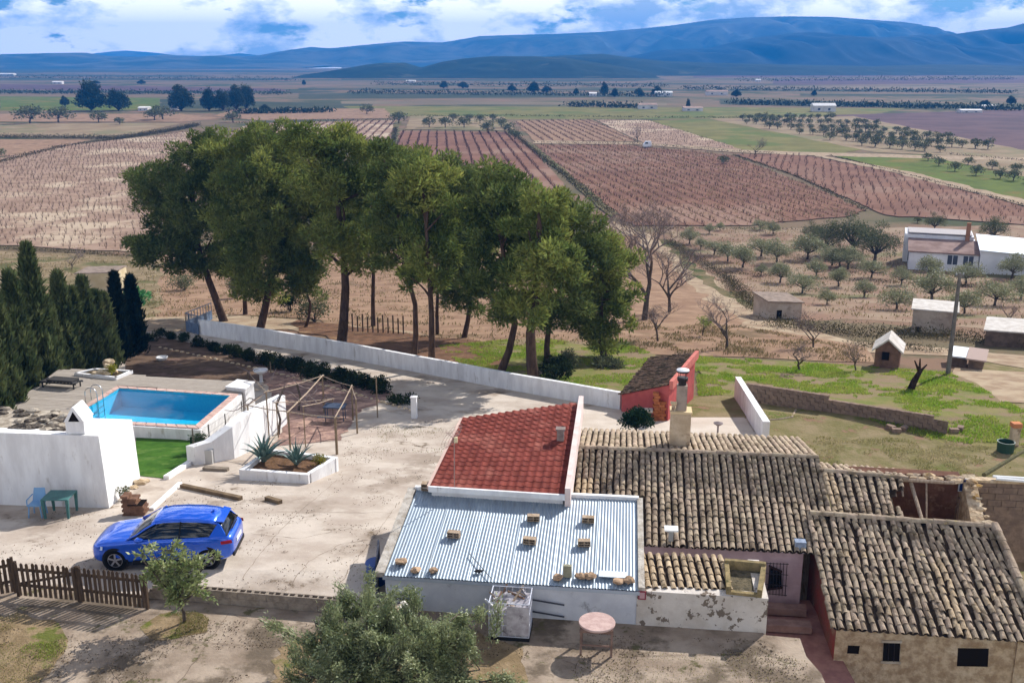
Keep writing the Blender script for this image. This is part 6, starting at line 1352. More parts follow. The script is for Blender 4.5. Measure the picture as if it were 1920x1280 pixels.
for sgn in (-1, 1):
    def Y_(w): return sgn*w
    MB().tube([C(1.2, Y_(.80), 1.0), C(1.5, Y_(.765), 1.14), C(1.78, Y_(.70), 1.32), C(2.05, Y_(.635), 1.46)], .035*cs_, 6).build('pillar', paint, car, smooth=True)
    MB().hexa([C(3.72, Y_(.84), 1.04), C(4.26, Y_(.765), 1.04), C(4.06, Y_(.625), 1.36), C(3.98, Y_(.605), 1.42)], [C(3.72, Y_(.80), 1.04), C(4.26, Y_(.72), 1.04), C(4.06, Y_(.575), 1.36), C(3.98, Y_(.56), 1.42)]).build('pillar', paint, car)
    MB().tube([C(2.82, Y_(.85), 1.05), C(2.84, Y_(.735), 1.32), C(2.84, Y_(.63), 1.50)], .022*cs_, 5).build('pillar', trim, car)
    # sills, lamps, mirror, handles
    MB().box(C(2.22, Y_(.895), .27), (1.75*cs_, .05, .13), ex=cdir).build('sill', trim, car)
    MB().hexa([C(.10, Y_(.56), .74), C(.46, Y_(.88), .80), C(.44, Y_(.885), .70), C(.09, Y_(.66), .66)], [C(.07, Y_(.58), .745), C(.46, Y_(.91), .81), C(.44, Y_(.91), .70), C(.05, Y_(.68), .66)]).build('headlight', mat('headlamp_glass', S(210, 224, 240), rough=.15), car)
    MB().hexa([C(4.1, Y_(.875), .93), C(4.38, Y_(.78), .94), C(4.40, Y_(.77), .84), C(4.12, Y_(.88), .84)], [C(4.1, Y_(.905), .93), C(4.42, Y_(.80), .94), C(4.44, Y_(.79), .84), C(4.12, Y_(.905), .84)]).build('tail_light', mat('tail_lamp_red', S(150, 20, 40), rough=.25), car)
    MB().rock(C(1.62, Y_(.98), 1.06), (.24, .2, .15), 3, 2).build('mirror', paint, car, smooth=True)
    for x in (2.15, 3.1): MB().box(C(x+.25, Y_(.915), .86), (.2*cs_, .03, .035), ex=cdir).build('door_handle', paint, car)
    for x in (.80, .80+WB):
        ctr = C(x, Y_(.78), .345); ax = cn*sgn
        MB().lathe(C(x, Y_(.70), .36), [(.395*cs_, 0), (.40*cs_, .20*cs_)], 28, ax).build('wheel_arch', trim, car)
        whl = MB().lathe(ctr-ax*.09*cs_, [(.22*cs_, 0), (.33*cs_, .01), (.345*cs_, .04*cs_), (.345*cs_, .19*cs_), (.325*cs_, .225*cs_), (.235*cs_, .23*cs_), (.225*cs_, .18*cs_)], 28, ax).build('wheel', mat('tyre_rubber', S(28, 28, 28), rough=.9), car, smooth=False)
        MB().lathe(ctr+ax*.06*cs_, [(.225*cs_, 0), (.225*cs_, .035*cs_)], 24, ax).build('rim', mat('rim_dark', S(40, 40, 44), rough=.4, metal=.5), whl)
        up_ = Vector((0, 0, 1))
        for k in range(5):
            q = k*2*math.pi/5+.3; dd_ = cdir*math.cos(q)+up_*math.sin(q); MB().box(ctr+ax*.11*cs_+dd_*.115*cs_, (.21*cs_, .055*cs_, .03), ex=dd_, ez=ax).build('spoke', mat('rim_silver', S(186, 186, 192), rough=.3, metal=.7), whl)
        ring = MB(); ring.tube([ctr+ax*.115*cs_+(cdir*math.cos(q)+up_*math.sin(q))*.222*cs_ for q in np.linspace(0, 2*math.pi, 25)], .012, 4, False); ring.build('rim_edge', MC['rim_silver'], whl)
MB().box(C(4.455, 0, .72), (.02, .54, .12), ex=cdir).build('number_plate', mat('plate_white', S(220, 220, 220)), car)
MB().box(C(4.42, 0, .40), (.06, 1.2, .12), ex=cdir).build('rear_bumper_trim', trim, car)
MB().hexa([C(-.012, -.42, .46), C(-.012, .42, .46), C(.0, .40, .60), C(.0, -.40, .60)], [C(.05, -.42, .46), C(.05, .42, .46), C(.05, .40, .60), C(.05, -.40, .60)]).build('grille', trim, car)
MB().box(C(4.34, 0, 1.12), (.03, .6, .02), ex=cdir).build('wiper', trim, car)
# ---------------------------------------------------------------- round table on the terrace
tbp = G(1118, 1216); tabm = mat('pink_stone_top', S(196, 170, 160), S(178, 150, 142), scale=6, bump=.2); legm = mat('table_wood', S(138, 114, 102), S(116, 94, 84), scale=4)
rt_ = thing('round_table', 'round pink-topped table standing on the terrace before the worn wall', 'table', tbp)
MB().lathe(tbp+Vector((0, 0, .70)), [(.43, 0), (.45, .02), (.45, .05), (.44, .065)], 32).build('table_top', tabm, rt_)
for sx_ in (-1, 1):
    for sy_ in (-1, 1): MB().box(tbp+HX*.37*sx_+HYv*.3*sy_+Vector((0, 0, .34)), (.05, .05, .68), ex=HX).build('leg', legm, rt_)
for sy_ in (-1, 1): MB().box(tbp+HYv*.3*sy_+Vector((0, 0, .66)), (.82, .03, .09), ex=HX).build('apron', legm, rt_); MB().box(tbp+HYv*.3*sy_+Vector((0, 0, .28)), (.72, .025, .04), ex=HX).build('stretcher', legm, rt_)
for sx_ in (-1, 1): MB().box(tbp+HX*.39*sx_+Vector((0, 0, .66)), (.03, .62, .09), ex=HX).build('apron', legm, rt_)
# ---------------------------------------------------------------- caged tank full of scrap
cb = G(954, 1200); cg = thing('cage_container', 'white wire cage container filled with scrap beside the terrace wall', 'container', cb); tubm = mat('cage_tube', S(196, 198, 206), rough=.4, metal=.3); wrap = mat('dirty_white_plastic', S(190, 186, 190), S(160, 154, 158), scale=5, c3=S(110, 104, 110), s3=4)
cw, cdp, chh = 1.0, .85, .92
def K(x, y, z): return cb+HX*(x-.5)*cw+HYv*y*cdp+Vector((0, 0, .1+z*chh))
MB().box(cb+HYv*cdp/2+Vector((0, 0, .05)), (cw+.04, cdp+.04, .10), ex=HX).build('pallet', trim, cg)
for a, b in (((0, 0), (1, 0)), ((1, 0), (1, 1)), ((1, 1), (0, 1)), ((0, 1), (0, 0))):
    for h in (0, .34, .67, 1): MB().tube([K(*a, h), K(*b, h)], .014, 5).build('rail', tubm, cg)
    for k in range(6): t_ = k/6; x, y = a[0]+(b[0]-a[0])*t_, a[1]+(b[1]-a[1])*t_; MB().tube([K(x, y, 0), K(x, y, 1)], .012, 5).build('bar', tubm, cg)
MB().hexa([K(.03, .03, 0), K(.97, .03, 0), K(.97, .97, 0), K(.03, .97, 0)], [K(.03, .03, .62), K(.97, .03, .72), K(.97, .97, .86), K(.03, .97, .86)]).build('plastic_liner', wrap, cg)
MB().box(K(.72, .02, .5)-HYv*.025, (.55, .02, .8), ex=HX).build('white_sheet', wrap, cg)
r5 = random.Random(5)
for k in range(16):
    p = K(r5.uniform(.1, .9), r5.uniform(.1, .9), .82); d = Vector((r5.uniform(-1, 1), r5.uniform(-1, 1), r5.uniform(-.1, .7))).normalized(); MB().box(p+d*.1, (r5.uniform(.3, .65), .04, .05), ex=d).build('scrap_piece', [timber, wrap, mat('scrap_brown', S(120, 96, 80)), mat('scrap_white', S(214, 212, 210))][k % 4], cg)
# potted rubble drum left of it
pt = G(752, 1178); pd = thing('planter_drum', 'grey drum topped with rubble and weeds behind the olive tree', 'planter', pt)
MB().lathe(pt, [(.30, 0), (.34, .03), (.36, .5), (.38, .55), (.34, .55), (.33, .5)], 18).build('drum', mat('drum_grey', S(128, 122, 122), S(108, 102, 102), scale=5), pd)
for k in range(12):
    a = k*2.4; MB().rock((pt.x+.22*math.cos(a)*(k/12), pt.y+.22*math.sin(a)*(k/12), pt.z+.58+.02*(k % 3)), (.2, .16, .12), k).build('rubble', [MC['rubble_pale'], rk, mat('pale_plaster_bit', S(206, 200, 186))][k % 3], pd)
bush('wall_weeds', 770, 1150, 44, 40, 400, mat('weed_leaves', S(140, 146, 88), S(112, 122, 66), scale=3, island=.3, transl=.3), 'pale weeds growing beside the rubble drum at the white wall', L=.07, seed=41, fn=lambda u, v: G(u, v))
# ---------------------------------------------------------------- bricks and stones weighing down the metal roof
rn = (tfr-tfl).cross(tbl-tfl).normalized()
def on_tin(u, v):
    a_, f_, d__ = ray(u, v); o = Vector((0, 0, CH)); dr = Vector((a_, f_, -d__)); t = (tfl+Vector((0, 0, .07))-o).dot(rn)/dr.dot(rn); return o+dr*t
hb = mat('hollow_brick_clay', S(176, 156, 134), S(150, 130, 108), scale=6, objrand=.1)
def hollow_brick(p, label, s=1.0, rz=0.0):
    root = thing('hollow_brick', label, 'brick', p, 'bricks on the metal roof'); e = Matrix.Rotation(rz, 3, 'Z') @ HX; n = Matrix.Rotation(rz, 3, 'Z') @ HYv; L, W_, H_ = .30*s, .16*s, .15*s
    for z in (.015, H_*.5, H_-.015): MB().box(p+Vector((0, 0, z)), (L, W_, .022), ex=e).build('web', hb, root)
    for x in (-.5, 0, .5): MB().box(p+e*x*(L-.022)+Vector((0, 0, H_/2)), (.022, W_-.004, H_-.05), ex=e).build('rib', hb, root)
    MB().box(p+n*(W_/2-.012)+Vector((0, 0, H_/2)), (L-.05, .01, H_-.05), ex=e).build('core', dark, root)
for u, v, lab in ((1000, 975, 'hollow clay brick in the upper row on the metal roof, left one'), (1103, 978, 'hollow clay brick in the upper row on the metal roof, right one'), (851, 1006, 'lone hollow clay brick left of the others on the metal roof'), (993, 1018, 'hollow clay brick in the lower row on the metal roof, left one'), (1095, 1022, 'hollow clay brick in the lower row on the metal roof, right one')): hollow_brick(on_tin(u, v), lab, 1.15, random.uniform(-.1, .1))
hollow_brick(tbl.lerp(tbr, .06)+Vector((0, 0, .08)), 'dark row of bricks at the top left corner of the metal roof', 1.5)
rc = mat('roof_stone', S(178, 150, 122), S(148, 122, 98), scale=6, objrand=.25, bump=.5, bscale=12)
for j, (u, v, s, lab) in enumerate([(752, 1056, .3, 'broken tile heap at the lower left corner of the metal roof'), (779, 1071, .26, 'brown stone beside the tile heap on the metal roof eave'), (812, 1072, .24, 'pinkish stone right of the brown one on the metal roof eave'), (1046, 1085, .26, 'grey stone leaning on the upright block at the roof eave'), (1089, 1083, .28, 'flat grey stone in the middle of the metal roof eave'), (1107, 1083, .3, 'round brown stone right of the flat one on the eave'), (1160, 1093, .26, 'tan stone near the right end of the metal roof eave'), (1180, 1091, .3, 'yellowish rubble at the right end of the metal roof eave')]):
    p = on_tin(u, v); MB().rock((p.x, p.y, p.z+s*.22), (s*1.1, s, s*.55), 60+j, 2).build('roof_stone', rc, label=lab, cat='stone', group='stones on the metal roof')
p = on_tin(1064, 1080); MB().box(p+Vector((0, 0, .16)), (.22, .12, .32), ex=HX).build('roof_block', mat('grey_green_block', S(150, 146, 124), S(130, 126, 106), scale=6), label='upright grey block at the metal roof eave', cat='block')
# fallen antenna and rods on the metal roof
an = thing('fallen_antenna', 'thin antenna rod lying on the metal roof above the cage container', 'antenna', on_tin(900, 1060)); MB().tube([on_tin(880, 1040)+Vector((0, 0, .05)), on_tin(922, 1088)+Vector((0, 0, .05))], .012, 5).build('rod', chain, an); MB().rock(on_tin(897, 1073)+Vector((0, 0, .05)), (.26, .14, .1), 3).build('clamp', sm, an)
sh2 = on_tin(1150, 1080); MB().box(sh2+Vector((0, 0, .06)), (.75, .32, .015), ex=tfr-tfl).build('loose_sheet', mat('pale_sheet', S(206, 214, 220), rough=.5), label='loose pale sheet lying on the right end of the metal roof', cat='sheet')
# ---------------------------------------------------------------- plastic table and chair by the white house
gt = GYD(108, 972); gplas = mat('green_plastic', S(70, 116, 112), S(58, 100, 98), scale=4, rough=.5); tt = thing('plastic_table', 'green plastic garden table in the shade of the barbecue house', 'table', gt)
MB().box(gt+Vector((0, .3, .70)), (.9, .8, .04)).build('table_top', gplas, tt); sharp_bevel(tt.children[0], .015)
for sx_ in (-1, 1):
    for sy_ in (-1, 1): MB().hexa([gt+Vector((sx_*.38-.03, .3+sy_*.33-.03, 0)), gt+Vector((sx_*.38+.03, .3+sy_*.33-.03, 0)), gt+Vector((sx_*.38+.03, .3+sy_*.33+.03, 0)), gt+Vector((sx_*.38-.03, .3+sy_*.33+.03, 0))], [gt+Vector((sx_*.40-.05, .3+sy_*.34-.04, .68)), gt+Vector((sx_*.40+.05, .3+sy_*.34-.04, .68)), gt+Vector((sx_*.40+.05, .3+sy_*.34+.04, .68)), gt+Vector((sx_*.40-.05, .3+sy_*.34+.04, .68))]).build('leg', gplas, tt)
cp_ = gt+Vector((-.75, .25, 0)); bch = mat('pale_blue_plastic', S(120, 160, 196), rough=.5); chr_ = thing('plastic_chair', 'pale blue plastic chair left of the green table', 'chair', cp_)
MB().box(cp_+Vector((0, 0, .43)), (.44, .44, .04)).build('seat', bch, chr_)
MB().hexa([cp_+Vector((-.22, .2, .45)), cp_+Vector((.22, .2, .45)), cp_+Vector((.22, .23, .45)), cp_+Vector((-.22, .23, .45))], [cp_+Vector((-.18, .3, .86)), cp_+Vector((.18, .3, .86)), cp_+Vector((.18, .33, .86)), cp_+Vector((-.18, .33, .86))]).build('backrest', bch, chr_)
for sx_ in (-1, 1):
    for sy_ in (-1, 1): MB().tube([cp_+Vector((sx_*.22, sy_*.2, 0)), cp_+Vector((sx_*.18, sy_*.17, .42))], .025, 6).build('leg', bch, chr_)
    MB().tube([cp_+Vector((sx_*.22, -.2, .42)), cp_+Vector((sx_*.23, -.18, .62)), cp_+Vector((sx_*.22, .24, .66))], .022, 6).build('armrest', bch, chr_)
# brick barbecue block behind the car
bb = GYD(252, 966); bq = thing('brick_grill', 'small stepped brown brick grill behind the blue car', 'grill', bb); bm2 = MB().box((0, 0, 0), (.23, .2, .075)).mesh('brick'); bm2.materials.append(mat('brown_brick', S(124, 94, 76), S(104, 78, 64), scale=5, objrand=.15))
for k in range(9):
    for i in range(3 if k < 5 else (2 if k < 8 else 1)):
        for j in range(2):
            o = link('brick', bm2, None, bq); o.location = bb+Vector((-.25+.24*i+(.05 if k % 2 else 0), .21*j, .04+.08*k))
MB().box(bb+Vector((.1, .1, .42)), (.5, .5, .02)).build('grill_plate', dark, bq)
# timber beams lying in the yard
for (u0, v0, u1, v1, lab) in ((341, 914, 452, 938, 'weathered timber beam lying on the concrete behind the car'), (500, 937, 526, 945, 'short timber offcut lying near the white planter')):
    a, b = GYD(u0, v0), GYD(u1, v1); MB().box((a+b)/2+Vector((0, 0, .08)), ((b-a).length, .17, .14), ex=(b-a)).build('timber_beam', mat('yard_timber', S(126, 108, 86), S(104, 88, 70), scale=3, bump=.5), label=lab, cat='beam')
# rocks by the side of the white house
for j, (u, v, s, lab) in enumerate(((262, 908, .4, 'largest pale rock at the foot of the bright barbecue house wall'), (272, 904, .28, 'pale rock right of the largest one by the lawn'), (252, 916, .26, 'small grey rock at the barbecue house corner'))):
    p = GYD(u, v); MB().rock((p.x, p.y, p.z+s*.2), (s*1.2, s, s*.6), 80+j, 2).build('garden_rock', rk, label=lab, cat='rock')
# steps and grey box at the foot of the pool wall
p = GYD(392, 868); MB().box(p+Vector((0, 0, .3)), (.42, .3, .6), ex=HX).build('meter_box', mat('grey_box', S(176, 174, 170)), label='grey service box at the foot of the sloping white wall', cat='box')
p = GYD(405, 882); MB().box(p+Vector((0, 0, .07)), (1.0, .22, .14), ex=Vector((.98, -.15, 0))).build('stone_step', mat('step_stone', S(140, 128, 114), S(118, 108, 96), scale=4), label='grey stone step at the foot of the white retaining wall', cat='step')
# ---------------------------------------------------------------- pergola
pw = mat('pergola_wood', S(142, 124, 102), S(112, 98, 80), scale=3, stretch=(3, 3, .5), bump=.4); pg = thing('pergola', 'wooden pergola frame of thin posts and poles over the reddish patio', 'pergola', GYD(632, 848))
posts = [(545, 850, 772, .05), (632, 852, 782, .07), (573, 838, 762, .03), (470, 838, 760, .045), (505, 825, 735, .04), (608, 775, 705, .05), (662, 788, 724, .05), (670, 813, 748, .05), (708, 783, 708, .04), (522, 820, 755, .03), (625, 785, 748, .03), (466, 718, 697, .05), (508, 700, 678, .05)]
tops = []
for u, v, t_, r_ in posts:
    b = GYD(u, v); z = topz(u, t_, b.y); MB().tube([b-Vector((0, 0, .1)), Vector((b.x, b.y, z))], r_*.8, 7).build('post', pw, pg); tops.append(Vector((b.x, b.y, z)))
for i, j, r_ in ((0, 1, .05), (3, 0, .035), (0, 5, .05), (1, 6, .04), (5, 6, .035), (4, 5, .03), (3, 4, .03), (2, 10, .03), (7, 6, .03), (9, 10, .025), (4, 11, .03)):
    a, b = tops[i], tops[j]; e = (b-a).normalized()*.2; MB().tube([a-e+Vector((0, 0, .02)), (a+b)/2+Vector((0, 0, -.03)), b+e+Vector((0, 0, .02))], r_*.65, 6).build('pole', timber, pg)
vs = thing('bare_vine', 'twisted leafless vine trained along the pergola poles', 'vine', GYD(520, 815)); r6 = random.Random(8)
for k in range(16):
    i, j = r6.choice([(4, 5), (3, 4), (9, 10), (2, 10), (4, 11), (0, 5)]); a = tops[i].lerp(tops[j], r6.random()); pts_ = [a]; d = Vector((r6.gauss(0, 1), r6.gauss(0, 1), r6.gauss(.1, .3))).normalized()
    for q in range(4): d = (d+Vector((r6.gauss(0, .4), r6.gauss(0, .4), r6.gauss(0, .3)))).normalized(); pts_.append(pts_[-1]+d*.3)
    MB().tube(pts_, [.03, .025, .02, .015, .008], 5).build('cane', twig_m, vs)
for u, v in ((522, 815), (560, 770)):
    b = GYD(u, v); MB().tube([b, b+Vector((.1, .1, .7)), b+Vector((-.05, .2, 1.3)), tops[4].lerp(tops[5], .3)], [.07, .06, .05, .03], 6).build('stem', bark_grey, vs)
# patio things: basin on a stand, lamp table, hose, bench, white post
p = GYD(490, 716); bs_ = thing('wash_basin', 'white stone basin on a foot beside the pergola garden', 'basin', p); MB().lathe(p, [(.12, 0), (.09, .1), (.09, .45), (.14, .5)], 12).build('foot', white, bs_); MB().lathe(p+Vector((0, 0, .5)), [(.16, 0), (.38, .12), (.42, .24), (.40, .26), (.34, .16), (.1, .12)], 18).build('bowl', white, bs_)
p = GYD(628, 790); pt_ = thing('patio_table', 'dark blue-grey patio table under the pergola', 'table', p); MB().box(p+Vector((0, .2, .72)), (1.0, .7, .04), ex=HX).build('table_top', mat('slate_paint', S(72, 82, 100)), pt_)
for sx_ in (-1, 1):
    for sy_ in (-1, 1): MB().tube([p+Vector((.42*sx_, .2+.28*sy_, 0)), p+Vector((.42*sx_, .2+.28*sy_, .7))], .025, 5).build('leg', MC['slate_paint'], pt_)
MB().box(p+Vector((-.2, -.5, .42)), (1.0, .3, .04), ex=HX).build('bench_seat', MC['slate_paint'], pt_)
p = GYD(304, 676); MB().lathe(p, [(.2, 0), (.34, .12), (.38, .26), (.35, .27), (.28, .16)], 16).build('stone_bowl', white, label='round white bowl standing on the dark garden soil', cat='bowl')
p = GYD(777, 784); wp = thing('white_post', 'short white gate post at the end of the hedge', 'post', p); zz_ = topz(777, 745, p.y); MB().box((p.x, p.y, (p.z+zz_)/2), (.26, .26, zz_-p.z), ex=HX).build('shaft', white, wp); MB().box((p.x, p.y, zz_+.03), (.32, .32, .06), ex=HX).build('cap', white, wp)
# stone edging along the hedge bed
r7 = random.Random(3)
eg = thing('stone_edging', 'line of pale edging stones along the hedge bed by the drive', 'edging', GYD(680, 745))
for k in range(46):
    t_ = k/45; u = 300+470*t_; v = 642+118*t_-6*math.sin(math.pi*t_)+10; p = GYD(u, v); s = r7.uniform(.16, .3); MB().rock((p.x, p.y, p.z+.04), (s*1.3, s, s*.7), k).build('stone', rk, eg)
# ---------------------------------------------------------------- blue gate
gm_ = mat('blue_grey_steel', S(96, 116, 140), S(82, 100, 124), scale=3, rough=.5); ga_, gb_ = GYD(350, 621), GYD(376, 614); gte = thing('blue_gate', 'blue-grey metal gate and bars at the far end of the white wall', 'gate', ga_)
g2 = GYD(412, 606)
for a, b, h0, h1 in ((GYD(350, 622), GYD(373, 628), 36, 34), (GYD(350, 622), GYD(398, 600), 36, 34)):
    n = 9 if b.x-a.x < 2 else 12
    za, zb_ = h0/pxm(a.y), h1/pxm(b.y)
    for k in range(n+1): q = a.lerp(b, k/n); MB().box((q.x, q.y, q.z+za/2), (.045, .045, za)).build('bar', gm_, gte)
    for h in (.12, za*.55, za): MB().box((a+b)/2+Vector((0, 0, h)), ((b-a).length, .05, .06), ex=(b-a)).build('rail', gm_, gte)
    MB().box((a+b)/2+Vector((0, 0, za*.3)), ((b-a).length, .02, za*.5), ex=(b-a)).build('panel', gm_, gte)
# fence posts in the grove
for j in range(12):
    p = GT(652+9.5*j, 622+.5*j); MB().tube([p-Vector((0, 0, .2)), p+Vector((0, 0, 1.3+.2*(j % 2)))], .06, 6).build('fence_post', mat('grey_post', S(96, 82, 68)), label='thin wooden fence post standing behind the grove', cat='post', group='fence posts behind the grove')
# ---------------------------------------------------------------- unfinished block wall at right
bwl = thing('block_wall', 'unfinished brown block wall stepping down across the green field', 'wall', GT(1400, 752))
A, B_ = GT(1398, 754), GT(1775, 815); zt0, zt1 = topz(1398, 721, A.y), topz(1775, 783, B_.y)
block_run(bwl, A, B_, 1.3, ztop_fn=lambda s: (zt0+(zt1-zt0)*s)-(.0 if s < .93 else (s-.93)*9)+(.06 if s < .45 else -.04))
for j, (u, v) in enumerate(((1788, 812), (1800, 808), (1670, 806), (1680, 812), (1695, 808))):
    p = GT(u, v); MB().box(p+Vector((0, 0, .12)), (.4, .25, .24), ex=Vector((math.cos(j), math.sin(j), 0))).build('loose_block', cinder, label=['pale block lying at the broken end of the block wall', 'upper pale block at the broken end of the wall', 'left block of the fallen heap before the wall', 'middle block of the fallen heap before the wall', 'right block of the fallen heap before the wall'][j], cat='block')
bpi = [GT(u, v) for u, v in ((1432, 790), (1460, 788), (1485, 784), (1492, 770))]; MB().tube([p+Vector((0, 0, .06)) for p in bpi], .05, 6).build('bent_pole', timber, label='pale bent pole lying in the dry weeds behind the house', cat='pole')
# post, green bin and leaning pole at the right edge
p = GT(1900, 835); pst = thing('stone_post', 'grey stone post with a terracotta cap at the right edge', 'post', p); z1_ = topz(1900, 800, p.y); MB().box((p.x, p.y, (p.z+z1_)/2), (.34, .3, z1_-p.z)).build('shaft', plast, pst); MB().box((p.x, p.y, z1_+.1), (.4, .36, .2)).build('cap', mat('terracotta_cap', S(196, 130, 92)), pst)
p = GT(1884, 848); MB().lathe(p, [(.3, 0), (.34, .02), (.36, .5), (.38, .52), (.33, .52), (.31, .1)], 16).build('green_tub', mat('green_tub_plastic', S(40, 70, 56), rough=.5), label='dark green tub beside the stone post at right', cat='tub')
MB().tube([G(1845, 890, 1.65), GY(1925, 842, 34)], [.07, .06], 7).build('leaning_pole', mat('mossy_pole', S(96, 92, 66), S(76, 74, 54), scale=4), label='mossy pole leaning over the block wall at the right edge', cat='pole')
p = G(1500, 1022, .85)+Vector((0, 0, 0)); bc_ = MB().box(p, (.3, .25, .3), ex=HX).build('blue_canister', mat('blue_canister_plastic', S(150, 160, 176), S(120, 132, 152), scale=9), label='pale blue canister in the gap between tiled house and barn', cat='canister')
# ---------------------------------------------------------------- utility pole
up0 = GT(1777, 703); upl = thing('utility_pole', 'tall grey concrete utility pole beside the track', 'pole', up0); zt2 = topz(1797, 512, up0.y); polm = mat('pole_concrete', S(120, 116, 112), S(104, 100, 96), scale=3)
MB().tube([up0-Vector((0, 0, .3)), Vector((up0.x, up0.y, zt2))], [.15, .10], 8).build('shaft', polm, upl); MB().box((up0.x, up0.y, zt2-.15), (.5, .1, .1)).build('crossarm', polm, upl)
for s in (-1, 0, 1): MB().lathe((up0.x+.2*s, up0.y, zt2-.1), [(.03, 0), (.05, .06), (.02, .14)], 8).build('insulator', mat('porcelain', S(180, 180, 176)), upl)
# ---------------------------------------------------------------- sheds and huts at right
wgrey = mat('grey_render', S(196, 182, 166), S(176, 160, 144), scale=1, c3=S(150, 134, 120), s3=.8, bump=.3)
def shed(name, label, uv_l, uv_r, v_top_l, v_top_r, depth, roof_m, wall_m=wgrey, roof_rise=0.0, over=.15, cat='shed', door=None):
    a, b = GT(*uv_l), GT(*uv_r); root = thing(name, label, cat, a); za, zb_ = topz(uv_l[0], v_top_l, a.y), topz(uv_r[0], v_top_r, b.y); e = Vector((b.x-a.x, b.y-a.y, 0)).normalized(); n = Vector((-e.y, e.x, 0))*depth
    c, d = b+n, a+n; zmin = min(a.z, b.z, zt(c.y), zt(d.y))-.5
    MB().hexa([(p.x, p.y, zmin) for p in (a, b, c, d)], [(a.x, a.y, za), (b.x, b.y, zb_), (c.x, c.y, zb_+roof_rise), (d.x, d.y, za+roof_rise)]).build('wall', wall_m, root)
    q = [a-e*over-n.normalized()*over, b+e*over-n.normalized()*over, c+e*over+n.normalized()*over, d-e*over+n.normalized()*over]; zs = [za, zb_, zb_+roof_rise, za+roof_rise]
    MB().hexa([(p.x, p.y, z+.01) for p, z in zip(q, zs)], [(p.x, p.y, z+.10) for p, z in zip(q, zs)]).build('roof', roof_m, root)
    if door:
        for (s0, s1, h0, h1) in door:
            p, r_ = a.lerp(b, s0), a.lerp(b, s1); hh = za-a.z; MB().box(((p.x+r_.x)/2, (p.y+r_.y)/2, a.z+hh*(h0+h1)/2)-n*0 if False else Vector(((p.x+r_.x)/2, (p.y+r_.y)/2, a.z+hh*(h0+h1)/2))-n.normalized()*.01, ((r_-p).length, .06, hh*(h1-h0)), ex=e).build('opening', dark, root)
    return root
rt1 = mat('old_shed_roof', S(150, 134, 122), S(126, 112, 100), scale=2, bump=.4); rt2 = mat('pale_fibre_roof', S(206, 200, 192), S(186, 178, 168), scale=2)
shed('field_shed', 'grey flat-roofed shed with a lean-to beside the farm track', (1440, 598), (1502, 597), 566, 568, 3.6, rt1, door=[(.25, .4, .0, .5)])
shed('concrete_shed', 'pale concrete shed with a flat roof behind the utility pole', (1708, 622), (1790, 626), 580, 587, 3.5, rt2, door=[(.1, .22, .0, .25)])
shed('ruined_shed', 'low ruined shed with a pale roof at the right picture edge', (1845, 648), (1960, 655), 620, 628, 4, rt2, mat('dark_stone', S(124, 106, 92), S(98, 84, 74), scale=2, bump=.6))
shed('tin_lean_to', 'low shelter with a white metal sheet roof below the utility pole', (1780, 686), (1812, 688), 668, 672, 2.2, mat('bright_sheet', S(226, 230, 232), rough=.4), MC['dark_stone'])
shed('plank_lean_to', 'low shelter with a pinkish board roof right of the white metal one', (1814, 692), (1842, 694), 674, 678, 2.6, mat('board_roof', S(168, 148, 138)), MC['dark_stone'])
# stone hut with gabled roof
a, b = GT(1638, 690), GT(1684, 693); hut = thing('stone_hut', 'small stone hut with a pale gabled slab roof and dark opening', 'hut', a); zl_, zp = topz(1638, 655, a.y), topz(1662, 636, a.y); e = Vector((b.x-a.x, b.y-a.y, 0)).normalized(); n = Vector((-e.y, e.x, 0))*2.0; mid_ = (a+b)/2; zb0 = a.z-.4
V = [(a.x, a.y, zb0), (b.x, b.y, zb0), (b.x, b.y, zl_), (mid_.x, mid_.y, zp), (a.x, a.y, zl_)]; W2 = [(p[0]+n.x, p[1]+n.y, p[2]) for p in V]
MB().hexa(V, W2).build('wall', mat('hut_stone', S(134, 104, 88), S(110, 86, 74), scale=2.5, bump=.8), hut)
for s, p in ((-1, a), (1, b)):
    p0 = Vector((p.x, p.y, zl_))+e*s*.2-Vector((0, 0, .12))-n*.08; p1 = Vector((mid_.x, mid_.y, zp+.02))-n*.08; MB().hexa([p0, p1, p1+n*1.16, p0+n*1.16], [p0+Vector((0, 0, .12)), p1+Vector((0, 0, .12)), p1+n*1.16+Vector((0, 0, .12)), p0+n*1.16+Vector((0, 0, .12))]).build('roof_slab', rt2, hut)
pm = (a+b)/2-n.normalized()*.01; MB().box((pm.x-.1, pm.y, a.z+(zl_-a.z)*.72), (.42, .06, .5), ex=e).build('opening', dark, hut)
# ---------------------------------------------------------------- white farmhouse
a, b = GT(1702, 505), GT(1832, 512); fh = thing('white_farmhouse', 'white farmhouse with a brown roof, chimney and metal-roofed wing at right', 'house', a); k = 1/pxm(a.y, 500)
e = Vector((b.x-a.x, b.y-a.y, 0)).normalized(); n = Vector((-e.y, e.x, 0)); z0 = a.z; zw = topz(1705, 472, a.y); zrf = topz(1760, 447, a.y+5); wf = mat('farmhouse_white', S(234, 234, 236), S(222, 222, 226), scale=.6)
def FH(s, t, z): p = a+e*s+n*t; return Vector((p.x, p.y, z))
Lh = (b-a).length
MB().hexa([FH(0, 0, z0-.5), FH(Lh, 0, z0-.5), FH(Lh, 9, z0-.5), FH(0, 9, z0-.5)], [FH(0, 0, zw), FH(Lh, 0, zw), FH(Lh, 9, zrf-.25), FH(0, 9, zrf-.25)]).build('wall', wf, fh)
